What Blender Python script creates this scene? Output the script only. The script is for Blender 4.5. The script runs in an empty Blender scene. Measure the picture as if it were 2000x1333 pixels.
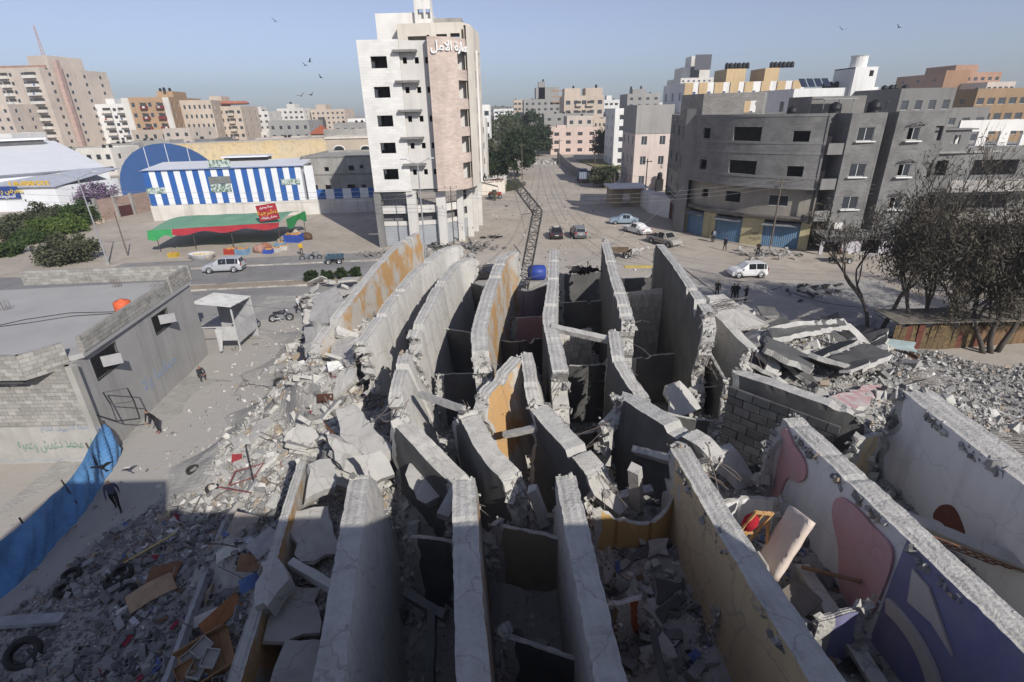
import bpy, bmesh, math, random
import numpy as np
from mathutils import Vector, Matrix, noise as mnoise

# ------------------------------------------------------------------ scene, camera, sky, sun
scene = bpy.context.scene
COL = scene.collection
R = math.radians
CAM_H = 16.5; PITCH = R(23.6); ROLL = R(1.3); FPX = 1031.0     # solved from the photograph (2000 px wide)
cam_d = bpy.data.cameras.new('camera'); cam = bpy.data.objects.new('camera', cam_d); COL.objects.link(cam)
cam_d.sensor_width = 36.0; cam_d.lens = 36.0*FPX/2000.0; cam_d.clip_start = 0.1; cam_d.clip_end = 6000
cam.matrix_world = Matrix.Translation((0, 0, CAM_H)) @ Matrix.Rotation(R(90)-PITCH, 4, 'X') @ Matrix.Rotation(-ROLL, 4, 'Z')
scene.camera = cam
SUN_EL = R(33.5); SUN_H = Vector((0.527, -0.85, 0)).normalized()    # horizontal direction towards the sun
to_sun = Vector((SUN_H.x*math.cos(SUN_EL), SUN_H.y*math.cos(SUN_EL), math.sin(SUN_EL)))
world = bpy.data.worlds.new('World'); scene.world = world; world.use_nodes = True
_wn = world.node_tree.nodes; _wl = world.node_tree.links
sky = _wn.new('ShaderNodeTexSky'); sky.sky_type = 'NISHITA'; sky.sun_disc = False
sky.sun_elevation = SUN_EL; sky.sun_rotation = math.atan2(to_sun.x, to_sun.y)
sky.air_density = 1.0; sky.dust_density = 0.55; sky.ozone_density = 10.0; sky.altitude = 20
_hs = _wn.new('ShaderNodeHueSaturation'); _hs.inputs['Saturation'].default_value = 0.62; _hs.inputs['Hue'].default_value = 0.512; _wl.new(sky.outputs['Color'], _hs.inputs['Color']); _wl.new(_hs.outputs['Color'], _wn['Background'].inputs['Color']); _wn['Background'].inputs['Strength'].default_value = 0.108
sun_d = bpy.data.lights.new('sun', 'SUN'); sun_d.energy = 4.6; sun_d.angle = R(0.5); sun_d.color = (1.0, 0.955, 0.89)
sun = bpy.data.objects.new('sun', sun_d); COL.objects.link(sun); sun.rotation_euler = to_sun.to_track_quat('Z', 'Y').to_euler()
sun.location = (30, -30, 60)
vs = scene.view_settings; vs.view_transform = 'Standard'; vs.look = 'None'; vs.exposure = 0.1; vs.gamma = 1.0; vs.use_curve_mapping = False
scene.render.engine = 'CYCLES'
scene.cycles.max_bounces = 5; scene.cycles.diffuse_bounces = 3; scene.cycles.glossy_bounces = 2; scene.cycles.transparent_max_bounces = 6

# ------------------------------------------------------------------ pixel of the photograph -> point in the place
def ray(u, v):
    x = (u-1000)/FPX; y = (666.5-v)/FPX
    c, s = math.cos(-ROLL), math.sin(-ROLL)
    x, y = c*x-s*y, s*x+c*y
    return Vector((x, y*math.sin(PITCH)+math.cos(PITCH), y*math.cos(PITCH)-math.sin(PITCH)))
def P(u, v, z=0.0):
    d = ray(u, v); t = (z-CAM_H)/d.z
    return Vector((d.x*t, d.y*t, z))
def PY(u, v, Y):
    d = ray(u, v); t = Y/d.y
    return Vector((d.x*t, Y, CAM_H+d.z*t))

# ------------------------------------------------------------------ materials
MATS = {}
def lin(c): return tuple(((x/12.92) if x <= 0.04045 else ((x+0.055)/1.055)**2.4) for x in c)
def M(name, col, col2=None, rough=0.9, scale=0.8, bump=0.25, bscale=9.0, metal=0.0, spec=0.25, rnd=0.0, detail=8.0, kind=None, contrast=0.32, dist=0.02, stain=0.0, crack=0.0):
    """Procedural material. Colours are linear base colours; noise runs in world space so copies differ."""
    if name in MATS: return MATS[name]
    m = bpy.data.materials.new(name); m.use_nodes = True; MATS[name] = m
    n = m.node_tree.nodes; l = m.node_tree.links
    b = n['Principled BSDF']; b.inputs['Roughness'].default_value = rough; b.inputs['Metallic'].default_value = metal
    b.inputs['Specular IOR Level'].default_value = spec
    geo = n.new('ShaderNodeNewGeometry'); pos = geo.outputs['Position']
    if kind == 'obj':
        tc = n.new('ShaderNodeTexCoord'); pos = tc.outputs['Object']
    col2 = col2 or tuple(c*0.72 for c in col)
    nz = n.new('ShaderNodeTexNoise'); nz.inputs['Scale'].default_value = scale; nz.inputs['Detail'].default_value = detail; nz.inputs['Roughness'].default_value = 0.62
    l.new(pos, nz.inputs['Vector'])
    rp = n.new('ShaderNodeValToRGB'); rp.color_ramp.elements[0].position = 0.5-contrast/2; rp.color_ramp.elements[1].position = 0.5+contrast/2
    rp.color_ramp.elements[0].color = (*col2, 1); rp.color_ramp.elements[1].color = (*col, 1)
    l.new(nz.outputs['Fac'], rp.inputs['Fac']); out = rp.outputs['Color']
    if stain > 0:      # vertical streaks of dirt, stretched along z
        mp = n.new('ShaderNodeMapping'); mp.inputs['Scale'].default_value = (1.6, 1.6, 0.12); l.new(pos, mp.inputs['Vector'])
        n2 = n.new('ShaderNodeTexNoise'); n2.inputs['Scale'].default_value = 1.0; n2.inputs['Detail'].default_value = 5; l.new(mp.outputs['Vector'], n2.inputs['Vector'])
        r2 = n.new('ShaderNodeMapRange'); r2.inputs['From Min'].default_value = 0.5; r2.inputs['From Max'].default_value = 0.72; r2.inputs['To Max'].default_value = stain
        l.new(n2.outputs['Fac'], r2.inputs['Value'])
        mx = n.new('ShaderNodeMix'); mx.data_type = 'RGBA'; l.new(r2.outputs['Result'], mx.inputs['Factor']); l.new(out, mx.inputs['A'])
        mx.inputs['B'].default_value = (col2[0]*0.5, col2[1]*0.48, col2[2]*0.45, 1); out = mx.outputs['Result']
    if crack > 0:      # hairline cracks and chipped patches
        wn = n.new('ShaderNodeTexNoise'); wn.inputs['Scale'].default_value = 1.3; wn.inputs['Detail'].default_value = 6; l.new(pos, wn.inputs['Vector'])
        va = n.new('ShaderNodeVectorMath'); va.operation = 'MULTIPLY_ADD'; l.new(wn.outputs['Color'], va.inputs[0]); va.inputs[1].default_value = (1.1, 1.1, 1.1); l.new(pos, va.inputs[2])
        vo = n.new('ShaderNodeTexVoronoi'); vo.feature = 'DISTANCE_TO_EDGE'; vo.inputs['Scale'].default_value = 0.55; l.new(va.outputs['Vector'], vo.inputs['Vector'])
        r3 = n.new('ShaderNodeMapRange'); r3.inputs['From Min'].default_value = 0.004; r3.inputs['From Max'].default_value = 0.016; r3.inputs['To Min'].default_value = crack; r3.inputs['To Max'].default_value = 0.0; l.new(vo.outputs['Distance'], r3.inputs['Value'])
        n4 = n.new('ShaderNodeTexNoise'); n4.inputs['Scale'].default_value = 2.6; n4.inputs['Detail'].default_value = 9; n4.inputs['Roughness'].default_value = 0.75; l.new(pos, n4.inputs['Vector'])
        r4 = n.new('ShaderNodeMapRange'); r4.inputs['From Min'].default_value = 0.56; r4.inputs['From Max'].default_value = 0.66; r4.inputs['To Max'].default_value = crack*0.6; l.new(n4.outputs['Fac'], r4.inputs['Value'])
        ma = n.new('ShaderNodeMath'); ma.operation = 'MAXIMUM'; l.new(r3.outputs['Result'], ma.inputs[0]); l.new(r4.outputs['Result'], ma.inputs[1])
        mc = n.new('ShaderNodeMix'); mc.data_type = 'RGBA'; l.new(ma.outputs[0], mc.inputs['Factor']); l.new(out, mc.inputs['A']); mc.inputs['B'].default_value = (0.2, 0.19, 0.175, 1); out = mc.outputs['Result']
    if rnd > 0:
        oi = n.new('ShaderNodeObjectInfo'); mr = n.new('ShaderNodeMapRange'); mr.inputs['To Min'].default_value = 1-rnd; mr.inputs['To Max'].default_value = 1+rnd*0.6
        l.new(oi.outputs['Random'], mr.inputs['Value'])
        hv = n.new('ShaderNodeHueSaturation'); l.new(mr.outputs['Result'], hv.inputs['Value']); l.new(out, hv.inputs['Color']); out = hv.outputs['Color']
    l.new(out, b.inputs['Base Color'])
    if bump > 0:
        nb = n.new('ShaderNodeTexNoise'); nb.inputs['Scale'].default_value = bscale; nb.inputs['Detail'].default_value = 6; l.new(pos, nb.inputs['Vector'])
        bp = n.new('ShaderNodeBump'); bp.inputs['Strength'].default_value = bump; bp.inputs['Distance'].default_value = dist
        l.new(nb.outputs['Fac'], bp.inputs['Height']); l.new(bp.outputs['Normal'], b.inputs['Normal'])
    return m
def BRICK(name, c1, c2, mortar, bw, bh, ms=0.01, rough=0.9, bump=0.5, var=0.5, scale=0.6):
    """Courses too small to be told apart one by one, laid along the UVs (metres) of a wall."""
    if name in MATS: return MATS[name]
    m = bpy.data.materials.new(name); m.use_nodes = True; MATS[name] = m
    n = m.node_tree.nodes; l = m.node_tree.links; b = n['Principled BSDF']; b.inputs['Roughness'].default_value = rough; b.inputs['Specular IOR Level'].default_value = 0.25
    uv = n.new('ShaderNodeUVMap'); br = n.new('ShaderNodeTexBrick'); l.new(uv.outputs['UV'], br.inputs['Vector'])
    br.inputs['Scale'].default_value = 1.0; br.inputs['Brick Width'].default_value = bw; br.inputs['Row Height'].default_value = bh
    br.inputs['Mortar Size'].default_value = ms; br.inputs['Mortar Smooth'].default_value = 0.2
    br.inputs['Color1'].default_value = (*c1, 1); br.inputs['Color2'].default_value = (*c2, 1); br.inputs['Mortar'].default_value = (*mortar, 1)
    geo = n.new('ShaderNodeNewGeometry'); nz = n.new('ShaderNodeTexNoise'); nz.inputs['Scale'].default_value = scale; nz.inputs['Detail'].default_value = 7; l.new(geo.outputs['Position'], nz.inputs['Vector'])
    mr = n.new('ShaderNodeMapRange'); mr.inputs['From Min'].default_value = 0.3; mr.inputs['From Max'].default_value = 0.7; mr.inputs['To Min'].default_value = 1-var*0.45; mr.inputs['To Max'].default_value = 1.06
    l.new(nz.outputs['Fac'], mr.inputs['Value'])
    hv = n.new('ShaderNodeHueSaturation'); l.new(br.outputs['Color'], hv.inputs['Color']); l.new(mr.outputs['Result'], hv.inputs['Value']); l.new(hv.outputs['Color'], b.inputs['Base Color'])
    bp = n.new('ShaderNodeBump'); bp.inputs['Strength'].default_value = bump; bp.inputs['Distance'].default_value = 0.02; bp.invert = True
    l.new(br.outputs['Fac'], bp.inputs['Height']); l.new(bp.outputs['Normal'], b.inputs['Normal'])
    return m
def GLASS(name='dark_glass', col=(0.02, 0.025, 0.03), rough=0.12):
    return M(name, col, tuple(c*1.8 for c in col), rough=rough, bump=0, spec=0.5, scale=0.3)

# ------------------------------------------------------------------ mesh builder
class MB:
    def __init__(s): s.v = []; s.f = []; s.mi = []; s.uv = {}
    def vert(s, p): s.v.append((p[0], p[1], p[2])); return len(s.v)-1
    def face(s, idx, m=0, uv=None):
        s.f.append(tuple(idx)); s.mi.append(m)
        if uv: s.uv[len(s.f)-1] = uv
    def quad(s, a, b, c, d, m=0, uv=None): s.face([s.vert(a), s.vert(b), s.vert(c), s.vert(d)], m, uv); return s
    def box(s, x0, x1, y0, y1, z0, z1, m=0, mat=None):
        c = [Vector((x, y, z)) for z in (z0, z1) for y in (y0, y1) for x in (x0, x1)]
        if mat is not None: c = [mat @ p for p in c]
        i = [s.vert(p) for p in c]
        for q in ((0, 2, 3, 1), (4, 5, 7, 6), (0, 1, 5, 4), (1, 3, 7, 5), (3, 2, 6, 7), (2, 0, 4, 6)): s.face([i[k] for k in q], m)
        return s
    def cbox(s, c, size, rot=(0, 0, 0), m=0):
        from mathutils import Euler
        mt = Matrix.Translation(c) @ Euler(rot).to_matrix().to_4x4()
        return s.box(-size[0]/2, size[0]/2, -size[1]/2, size[1]/2, -size[2]/2, size[2]/2, m, mt)
    def tube(s, p0, p1, r0, r1=None, n=8, m=0, cap=True):
        p0 = Vector(p0); p1 = Vector(p1); r1 = r0 if r1 is None else r1
        d = (p1-p0); d = d.normalized() if d.length > 1e-9 else Vector((0, 0, 1))
        a = d.orthogonal().normalized(); b = d.cross(a)
        i0 = len(s.v)
        for p, r in ((p0, r0), (p1, r1)):
            for k in range(n):
                t = 2*math.pi*k/n; s.vert(p+a*(r*math.cos(t))+b*(r*math.sin(t)))
        for k in range(n): s.face((i0+k, i0+(k+1) % n, i0+n+(k+1) % n, i0+n+k), m)
        if cap:
            s.face([i0+k for k in reversed(range(n))], m); s.face([i0+n+k for k in range(n)], m)
        return s
    def path(s, pts, r, n=6, m=0, taper=None):
        pts = [Vector(p) for p in pts]; i0 = len(s.v); up = None
        for j, p in enumerate(pts):
            d = (pts[min(j+1, len(pts)-1)]-pts[max(j-1, 0)]).normalized()
            if up is None: up = d.orthogonal().normalized()
            a = (up-d*up.dot(d))
            a = a.normalized() if a.length > 1e-6 else d.orthogonal().normalized()
            up = a; b = d.cross(a); rr = r if taper is None else r+(taper-r)*j/(len(pts)-1)
            for k in range(n):
                t = 2*math.pi*k/n; s.vert(p+a*(rr*math.cos(t))+b*(rr*math.sin(t)))
        for j in range(len(pts)-1):
            for k in range(n): s.face((i0+j*n+k, i0+j*n+(k+1) % n, i0+(j+1)*n+(k+1) % n, i0+(j+1)*n+k), m)
        s.face([i0+k for k in reversed(range(n))], m); e = i0+(len(pts)-1)*n; s.face([e+k for k in range(n)], m)
        return s
    def lathe(s, prof, c=(0, 0, 0), axis='z', n=16, m=0, closed=False):
        i0 = len(s.v); c = Vector(c)
        for (r, h) in prof:
            for k in range(n):
                t = 2*math.pi*k/n; a, b = r*math.cos(t), r*math.sin(t)
                s.vert(c+(Vector((a, b, h)) if axis == 'z' else Vector((h, a, b)) if axis == 'x' else Vector((a, h, b))))
        L = len(prof)
        for j in range(L if closed else L-1):
            j2 = (j+1) % L
            for k in range(n): s.face((i0+j*n+k, i0+j*n+(k+1) % n, i0+j2*n+(k+1) % n, i0+j2*n+k), m)
        if not closed:
            s.face([i0+k for k in reversed(range(n))], m); s.face([i0+(L-1)*n+k for k in range(n)], m)
        return s
    def prism(s, poly, z0, z1, m=0, mtop=None):
        n = len(poly); a = [s.vert((p[0], p[1], z0)) for p in poly]; b = [s.vert((p[0], p[1], z1)) for p in poly]
        for k in range(n): s.face((a[k], a[(k+1) % n], b[(k+1) % n], b[k]), m)
        s.face(list(reversed(a)), m); s.face(b, m if mtop is None else mtop)
        return s
    def xform(s, mat, i0=0):
        for k in range(i0, len(s.v)): s.v[k] = tuple(mat @ Vector(s.v[k]))
        return s
    def mesh(s, name, mats, smooth=False, normals=True):
        me = bpy.data.meshes.new(name); me.from_pydata(s.v, [], s.f)
        mats = mats if isinstance(mats, (list, tuple)) else [mats]
        for m in mats: me.materials.append(m)
        if len(mats) > 1: me.polygons.foreach_set('material_index', s.mi)
        if s.uv:
            ul = me.uv_layers.new(name='UVMap')
            for fi, uv in s.uv.items():
                st = me.polygons[fi].loop_start
                for k, t in enumerate(uv): ul.data[st+k].uv = t
        if normals:
            bm = bmesh.new(); bm.from_mesh(me); bmesh.ops.recalc_face_normals(bm, faces=bm.faces); bm.to_mesh(me); bm.free()
        if smooth: me.polygons.foreach_set('use_smooth', [True]*len(me.polygons))
        me.update()
        return me
    def build(s, name, mats, parent=None, smooth=False, normals=True):
        return link(name, s.mesh(name, mats, smooth, normals), parent)
def link(name, me, parent=None, loc=None, rot=None, scl=None):
    o = bpy.data.objects.new(name, me); COL.objects.link(o)
    if parent: o.parent = parent
    if loc is not None: o.location = loc
    if rot is not None: o.rotation_euler = rot
    if scl is not None: o.scale = scl if hasattr(scl, '__len__') else (scl, scl, scl)
    return o
def np_mesh(name, V, F, mats, mi=None, smooth=False):
    """V (n,3), F (m,k) with constant k."""
    me = bpy.data.meshes.new(name); V = np.asarray(V, np.float32); F = np.asarray(F, np.int32); k = F.shape[1]
    me.vertices.add(len(V)); me.vertices.foreach_set('co', V.ravel())
    me.loops.add(F.size); me.loops.foreach_set('vertex_index', F.ravel())
    me.polygons.add(len(F)); me.polygons.foreach_set('loop_start', np.arange(len(F), dtype=np.int32)*k)
    for m in (mats if isinstance(mats, (list, tuple)) else [mats]): me.materials.append(m)
    if mi is not None: me.polygons.foreach_set('material_index', np.asarray(mi, np.int32))
    me.polygons.foreach_set('use_smooth', np.full(len(F), bool(smooth)))
    me.update(calc_edges=True); me.validate()
    return me
def tag(o, label, cat, group=None):
    o['label'] = label; o['category'] = cat
    if group: o['group'] = group
    return o
def thing(name, label, cat, loc=(0, 0, 0), rz=0.0, group=None):
    o = bpy.data.objects.new(name, None); COL.objects.link(o); o.location = loc; o.rotation_euler = (0, 0, rz); o.empty_display_size = 0.3
    return tag(o, label, cat, group)
def struct(o): o['kind'] = 'structure'; return o
def stuff(o): o['kind'] = 'stuff'; return o
def copy_tree(o, parent=None):
    c = o.copy(); COL.objects.link(c); c.parent = parent
    for ch in list(o.children): copy_tree(ch, c)
    return c

# ------------------------------------------------------------------ walls with openings
def path_len(path):
    out = [0.0]
    for a, b in zip(path[:-1], path[1:]): out.append(out[-1]+math.hypot(b[0]-a[0], b[1]-a[1]))
    return out
def path_at(path, cum, s):
    """point, tangent, outward normal (right of travel)"""
    s = min(max(s, 0), cum[-1])
    for k in range(len(cum)-1):
        if s <= cum[k+1]+1e-9 or k == len(cum)-2:
            L = cum[k+1]-cum[k]; t = (s-cum[k])/L if L > 0 else 0
            a, b = path[k], path[k+1]; tx, ty = (b[0]-a[0])/L, (b[1]-a[1])/L
            return (a[0]+(b[0]-a[0])*t, a[1]+(b[1]-a[1])*t), (tx, ty), (ty, -tx)
def facade(mb, path, z0, z1, ops=(), th=0.25, m=0, mrev=None, caps=False):
    cum = path_len(path); L = cum[-1]; mrev = m if mrev is None else mrev
    ss = set(round(c, 4) for c in cum); zs = {round(z0, 4), round(z1, 4)}
    for o in ops:
        for s in o[:2]: ss.add(round(min(max(s, 0), L), 4))
        for z in o[2:4]: zs.add(round(min(max(z, z0), z1), 4))
    ss = sorted(ss); zs = sorted(zs)
    def nrm(s):      # averaged normal at the vertices of a bent wall
        _, _, n1 = path_at(path, cum, max(s-0.01, 0)); _, _, n2 = path_at(path, cum, min(s+0.01, L))
        n = Vector((n1[0]+n2[0], n1[1]+n2[1])); return n.normalized() if n.length > 1e-6 else Vector(n1)
    base = []
    for s in ss:
        p, _, _ = path_at(path, cum, s); n = nrm(s); base.append((p, n))
    def pt(i, j, inn):
        p, n = base[i]; d = -th if inn else 0.0
        return (p[0]+n[0]*d, p[1]+n[1]*d, zs[j])
    fill = [[not any(o[0]-1e-3 <= (ss[i]+ss[i+1])/2 <= o[1]+1e-3 and o[2]-1e-3 <= (zs[j]+zs[j+1])/2 <= o[3]+1e-3 for o in ops) for j in range(len(zs)-1)] for i in range(len(ss)-1)]
    ni, nj = len(ss)-1, len(zs)-1
    for i in range(ni):
        for j in range(nj):
            if not fill[i][j]: continue
            uv = [(ss[i], zs[j]), (ss[i+1], zs[j]), (ss[i+1], zs[j+1]), (ss[i], zs[j+1])]
            mb.quad(pt(i, j, 0), pt(i+1, j, 0), pt(i+1, j+1, 0), pt(i, j+1, 0), m, uv)
            mb.quad(pt(i+1, j, 1), pt(i, j, 1), pt(i, j+1, 1), pt(i+1, j+1, 1), mrev, uv)
            def F(ii, jj): return 0 <= ii < ni and 0 <= jj < nj and fill[ii][jj]
            u2 = [(0, zs[j]), (th, zs[j]), (th, zs[j+1]), (0, zs[j+1])]
            if not F(i-1, j) and (caps or i > 0): mb.quad(pt(i, j, 1), pt(i, j, 0), pt(i, j+1, 0), pt(i, j+1, 1), mrev, u2)
            if not F(i+1, j) and (caps or i < ni-1): mb.quad(pt(i+1, j, 0), pt(i+1, j, 1), pt(i+1, j+1, 1), pt(i+1, j+1, 0), mrev, u2)
            u3 = [(ss[i], 0), (ss[i+1], 0), (ss[i+1], th), (ss[i], th)]
            if not F(i, j-1): mb.quad(pt(i, j, 1), pt(i+1, j, 1), pt(i+1, j, 0), pt(i, j, 0), mrev, u3)
            if not F(i, j+1): mb.quad(pt(i, j+1, 0), pt(i+1, j+1, 0), pt(i+1, j+1, 1), pt(i, j+1, 1), mrev, u3)
    return mb
WIN = {}
def window_mesh(w, h, style, fm, gm):
    key = (round(w, 2), round(h, 2), style, fm.name, gm.name)
    if key in WIN: return WIN[key]
    mb = MB(); t = 0.06; d = 0.05
    mb.box(-w/2, w/2, -d, d, 0, t); mb.box(-w/2, w/2, -d, d, h-t, h); mb.box(-w/2, -w/2+t, -d, d, t, h-t); mb.box(w/2-t, w/2, -d, d, t, h-t)
    if style == 'two': mb.box(-t/2, t/2, -d*0.8, d*0.8, t, h-t)
    if style == 'four': mb.box(-t/2, t/2, -d*0.8, d*0.8, t, h-t); mb.box(-w/2+t, w/2-t, -d*0.7, d*0.7, h*0.62, h*0.62+t*0.8)
    if style == 'half': mb.box(-t/2, t/2, -d*0.8, d*0.8, t, h-t); mb.quad((0, 0.02, t), (w/2-t, 0.02, t), (w/2-t, 0.02, h-t), (0, 0.02, h-t), 1)
    else: mb.quad((-w/2+t, 0.01, t), (w/2-t, 0.01, t), (w/2-t, 0.01, h-t), (-w/2+t, 0.01, h-t), 1)
    WIN[key] = mb.mesh('window', [fm, gm], normals=False)
    return WIN[key]
def put_window(parent, path, o, style, fm, gm, recess=0.14, name='window'):
    cum = path_len(path); p, t, n = path_at(path, cum, (o[0]+o[1])/2)
    me = window_mesh(o[1]-o[0], o[3]-o[2], style, fm, gm)
    return link(name, me, parent, (p[0]-n[0]*recess, p[1]-n[1]*recess, o[2]), (0, 0, math.atan2(t[1], t[0])))

def building(name, label, cat, A, B, depth, h, wall, rows=(), front=(), left=(), right=(), group=None, parapet=0.7, roof=None, style='two', fm=None, gm=None,
             z0=0.0, th=0.25, tanks=0, house=None, slab=True, back=(), balc=(), sill=None, seed=0):
    """A box of a building: front edge A->B as seen from outside, left to right; windows are openings in the wall with a frame and pane set in.
    rows: [(sill, head)], front/left/right: [(centre fraction, width, style or None)]; balc: [(fraction0, fraction1, row)]."""
    A = Vector((A[0], A[1])); B = Vector((B[0], B[1])); t = (B-A).normalized(); bk = Vector((-t.y, t.x))
    C = B+bk*depth; D = A+bk*depth
    root = thing(name, label, cat, (0, 0, 0), 0, group)
    fm = fm or M('white_frame', (0.6, 0.6, 0.58)); gm = gm or GLASS(); roof = roof or M('roof_grey', (0.34, 0.33, 0.31), (0.24, 0.23, 0.22), scale=0.3)
    mb = MB(); sides = [((A, B), front), ((B, C), right), ((C, D), back), ((D, A), left)]
    wins = []
    for (a, b), cols in sides:
        pth = [tuple(a), tuple(b)]; L = (b-a).length; ops = []
        for (fr, w, st) in cols:
            for (s0, s1) in rows:
                o = (fr*L-w/2, fr*L+w/2, z0+s0, z0+s1); ops.append(o)
                if st != 'none': wins.append((pth, o, st or style))
        facade(mb, pth, z0, z0+h, ops, th)
    wo = mb.build('wall', wall, root, normals=False)
    rb = MB(); e = th*0.5
    pin = [A+(t+bk)*e, B+(-t+bk)*e, C+(-t-bk)*e, D+(t-bk)*e]
    rb.prism([tuple(p) for p in pin], z0+h-parapet-0.25, z0+h-parapet)
    rb.build('roof', roof, root)
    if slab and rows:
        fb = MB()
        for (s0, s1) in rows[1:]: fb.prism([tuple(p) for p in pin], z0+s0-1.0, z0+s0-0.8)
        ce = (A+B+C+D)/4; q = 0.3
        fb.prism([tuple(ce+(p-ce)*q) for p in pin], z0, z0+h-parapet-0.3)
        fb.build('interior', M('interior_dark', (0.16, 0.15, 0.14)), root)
    for (pth, o, st) in wins: put_window(root, pth, o, st, fm, gm)
    for (f0, f1, r) in balc:
        L = (B-A).length; s0, s1 = rows[r]; bb = MB(); dpt = 1.1; zf = z0+s0-0.25
        mt = Matrix(((t.x, bk.x, 0, A.x), (t.y, bk.y, 0, A.y), (0, 0, 1, 0), (0, 0, 0, 1)))
        bb.box(f0*L, f1*L, -dpt, -0.003, zf-0.18, zf, 0, mt); bb.box(f0*L, f1*L, -dpt, -dpt+0.12, zf, zf+0.9, 0, mt)
        bb.box(f0*L, f0*L+0.12, -dpt+0.12, -0.003, zf, zf+0.9, 0, mt); bb.box(f1*L-0.12, f1*L, -dpt+0.12, -0.003, zf, zf+0.9, 0, mt)
        bb.build('balcony', wall, root)
    rg = random.Random(seed+len(label))
    if house:
        for (f0, f1, g0, g1, hh) in house:
            hb = MB(); pts = [A+t*((B-A).length*f)+bk*(depth*g) for f, g in ((f0, g0), (f1, g0), (f1, g1), (f0, g1))]
            hb.prism([tuple(p) for p in pts], z0+h-parapet, z0+h-parapet+hh); hb.build('roof_house', wall, root)
    for k in range(tanks):
        f = rg.uniform(0.15, 0.85); g = rg.uniform(0.1, 0.6); p = A+t*((B-A).length*f)+bk*(depth*g)
        zb = z0+h-parapet
        if house:
            for (f0, f1, g0, g1, hh) in house:
                if f0-0.05 < f < f1+0.05 and g0-0.05 < g < g1+0.05: zb = z0+h-parapet+hh
        link('water_tank', TANK(), root, (p.x, p.y, zb))
    return root
_T = []
def TANK():
    if not _T:
        mb = MB(); mb.lathe([(0.0, 0), (0.52, 0), (0.55, 0.1), (0.52, 0.4), (0.56, 0.45), (0.52, 0.5), (0.52, 0.85), (0.56, 0.9), (0.52, 0.95), (0.5, 1.2), (0.3, 1.36), (0.16, 1.38), (0.16, 1.46), (0, 1.46)], n=12)
        _T.append(mb.mesh('water_tank', M('black_plastic', (0.018, 0.018, 0.02), rough=0.5, bump=0), True))
    return _T[0]
def text_mesh(s, size, mat, extrude=0.0, bold=0.0):
    cu = bpy.data.curves.new('lettering', 'FONT'); cu.body = s; cu.size = size; cu.extrude = extrude; cu.offset = bold; cu.align_x = 'CENTER'; cu.align_y = 'CENTER'; cu.resolution_u = 3
    o = bpy.data.objects.new('lettering', cu); COL.objects.link(o); bpy.context.view_layer.update()
    me = bpy.data.meshes.new_from_object(o.evaluated_get(bpy.context.evaluated_depsgraph_get()))
    bpy.data.objects.remove(o); bpy.data.curves.remove(cu)
    me.materials.clear(); me.materials.append(mat)
    return me
# joined Arabic letter shapes: (isolated, final, initial, medial) code points
_AR = dict(zip('ابةتثجحخدذرزسشصضطظعغفقكلمنهوي', [(0xFE8D,0xFE8E,0,0),(0xFE8F,0xFE90,0xFE91,0xFE92),(0xFE93,0xFE94,0,0),(0xFE95,0xFE96,0xFE97,0xFE98),(0xFE99,0xFE9A,0xFE9B,0xFE9C),(0xFE9D,0xFE9E,0xFE9F,0xFEA0),(0xFEA1,0xFEA2,0xFEA3,0xFEA4),(0xFEA5,0xFEA6,0xFEA7,0xFEA8),(0xFEA9,0xFEAA,0,0),(0xFEAB,0xFEAC,0,0),(0xFEAD,0xFEAE,0,0),(0xFEAF,0xFEB0,0,0),(0xFEB1,0xFEB2,0xFEB3,0xFEB4),(0xFEB5,0xFEB6,0xFEB7,0xFEB8),(0xFEB9,0xFEBA,0xFEBB,0xFEBC),(0xFEBD,0xFEBE,0xFEBF,0xFEC0),(0xFEC1,0xFEC2,0xFEC3,0xFEC4),(0xFEC5,0xFEC6,0xFEC7,0xFEC8),(0xFEC9,0xFECA,0xFECB,0xFECC),(0xFECD,0xFECE,0xFECF,0xFED0),(0xFED1,0xFED2,0xFED3,0xFED4),(0xFED5,0xFED6,0xFED7,0xFED8),(0xFED9,0xFEDA,0xFEDB,0xFEDC),(0xFEDD,0xFEDE,0xFEDF,0xFEE0),(0xFEE1,0xFEE2,0xFEE3,0xFEE4),(0xFEE5,0xFEE6,0xFEE7,0xFEE8),(0xFEE9,0xFEEA,0xFEEB,0xFEEC),(0xFEED,0xFEEE,0,0),(0xFEF1,0xFEF2,0xFEF3,0xFEF4)]))
def arabic(s):
    out = []; i = 0; prev = False
    while i < len(s):
        c = s[i]
        if c not in _AR: out.append(c); prev = False; i += 1; continue
        if c == 'ل' and i+1 < len(s) and s[i+1] == 'ا':
            out.append(chr(0xFEFC if prev else 0xFEFB)); prev = False; i += 2; continue
        iso, fin, ini, med = _AR[c]; nxt = i+1 < len(s) and s[i+1] in _AR
        if ini and nxt: out.append(chr(med if prev else ini)); prev = True
        else: out.append(chr(fin if prev else iso)); prev = False
        i += 1
    return ''.join(reversed(out))
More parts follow.
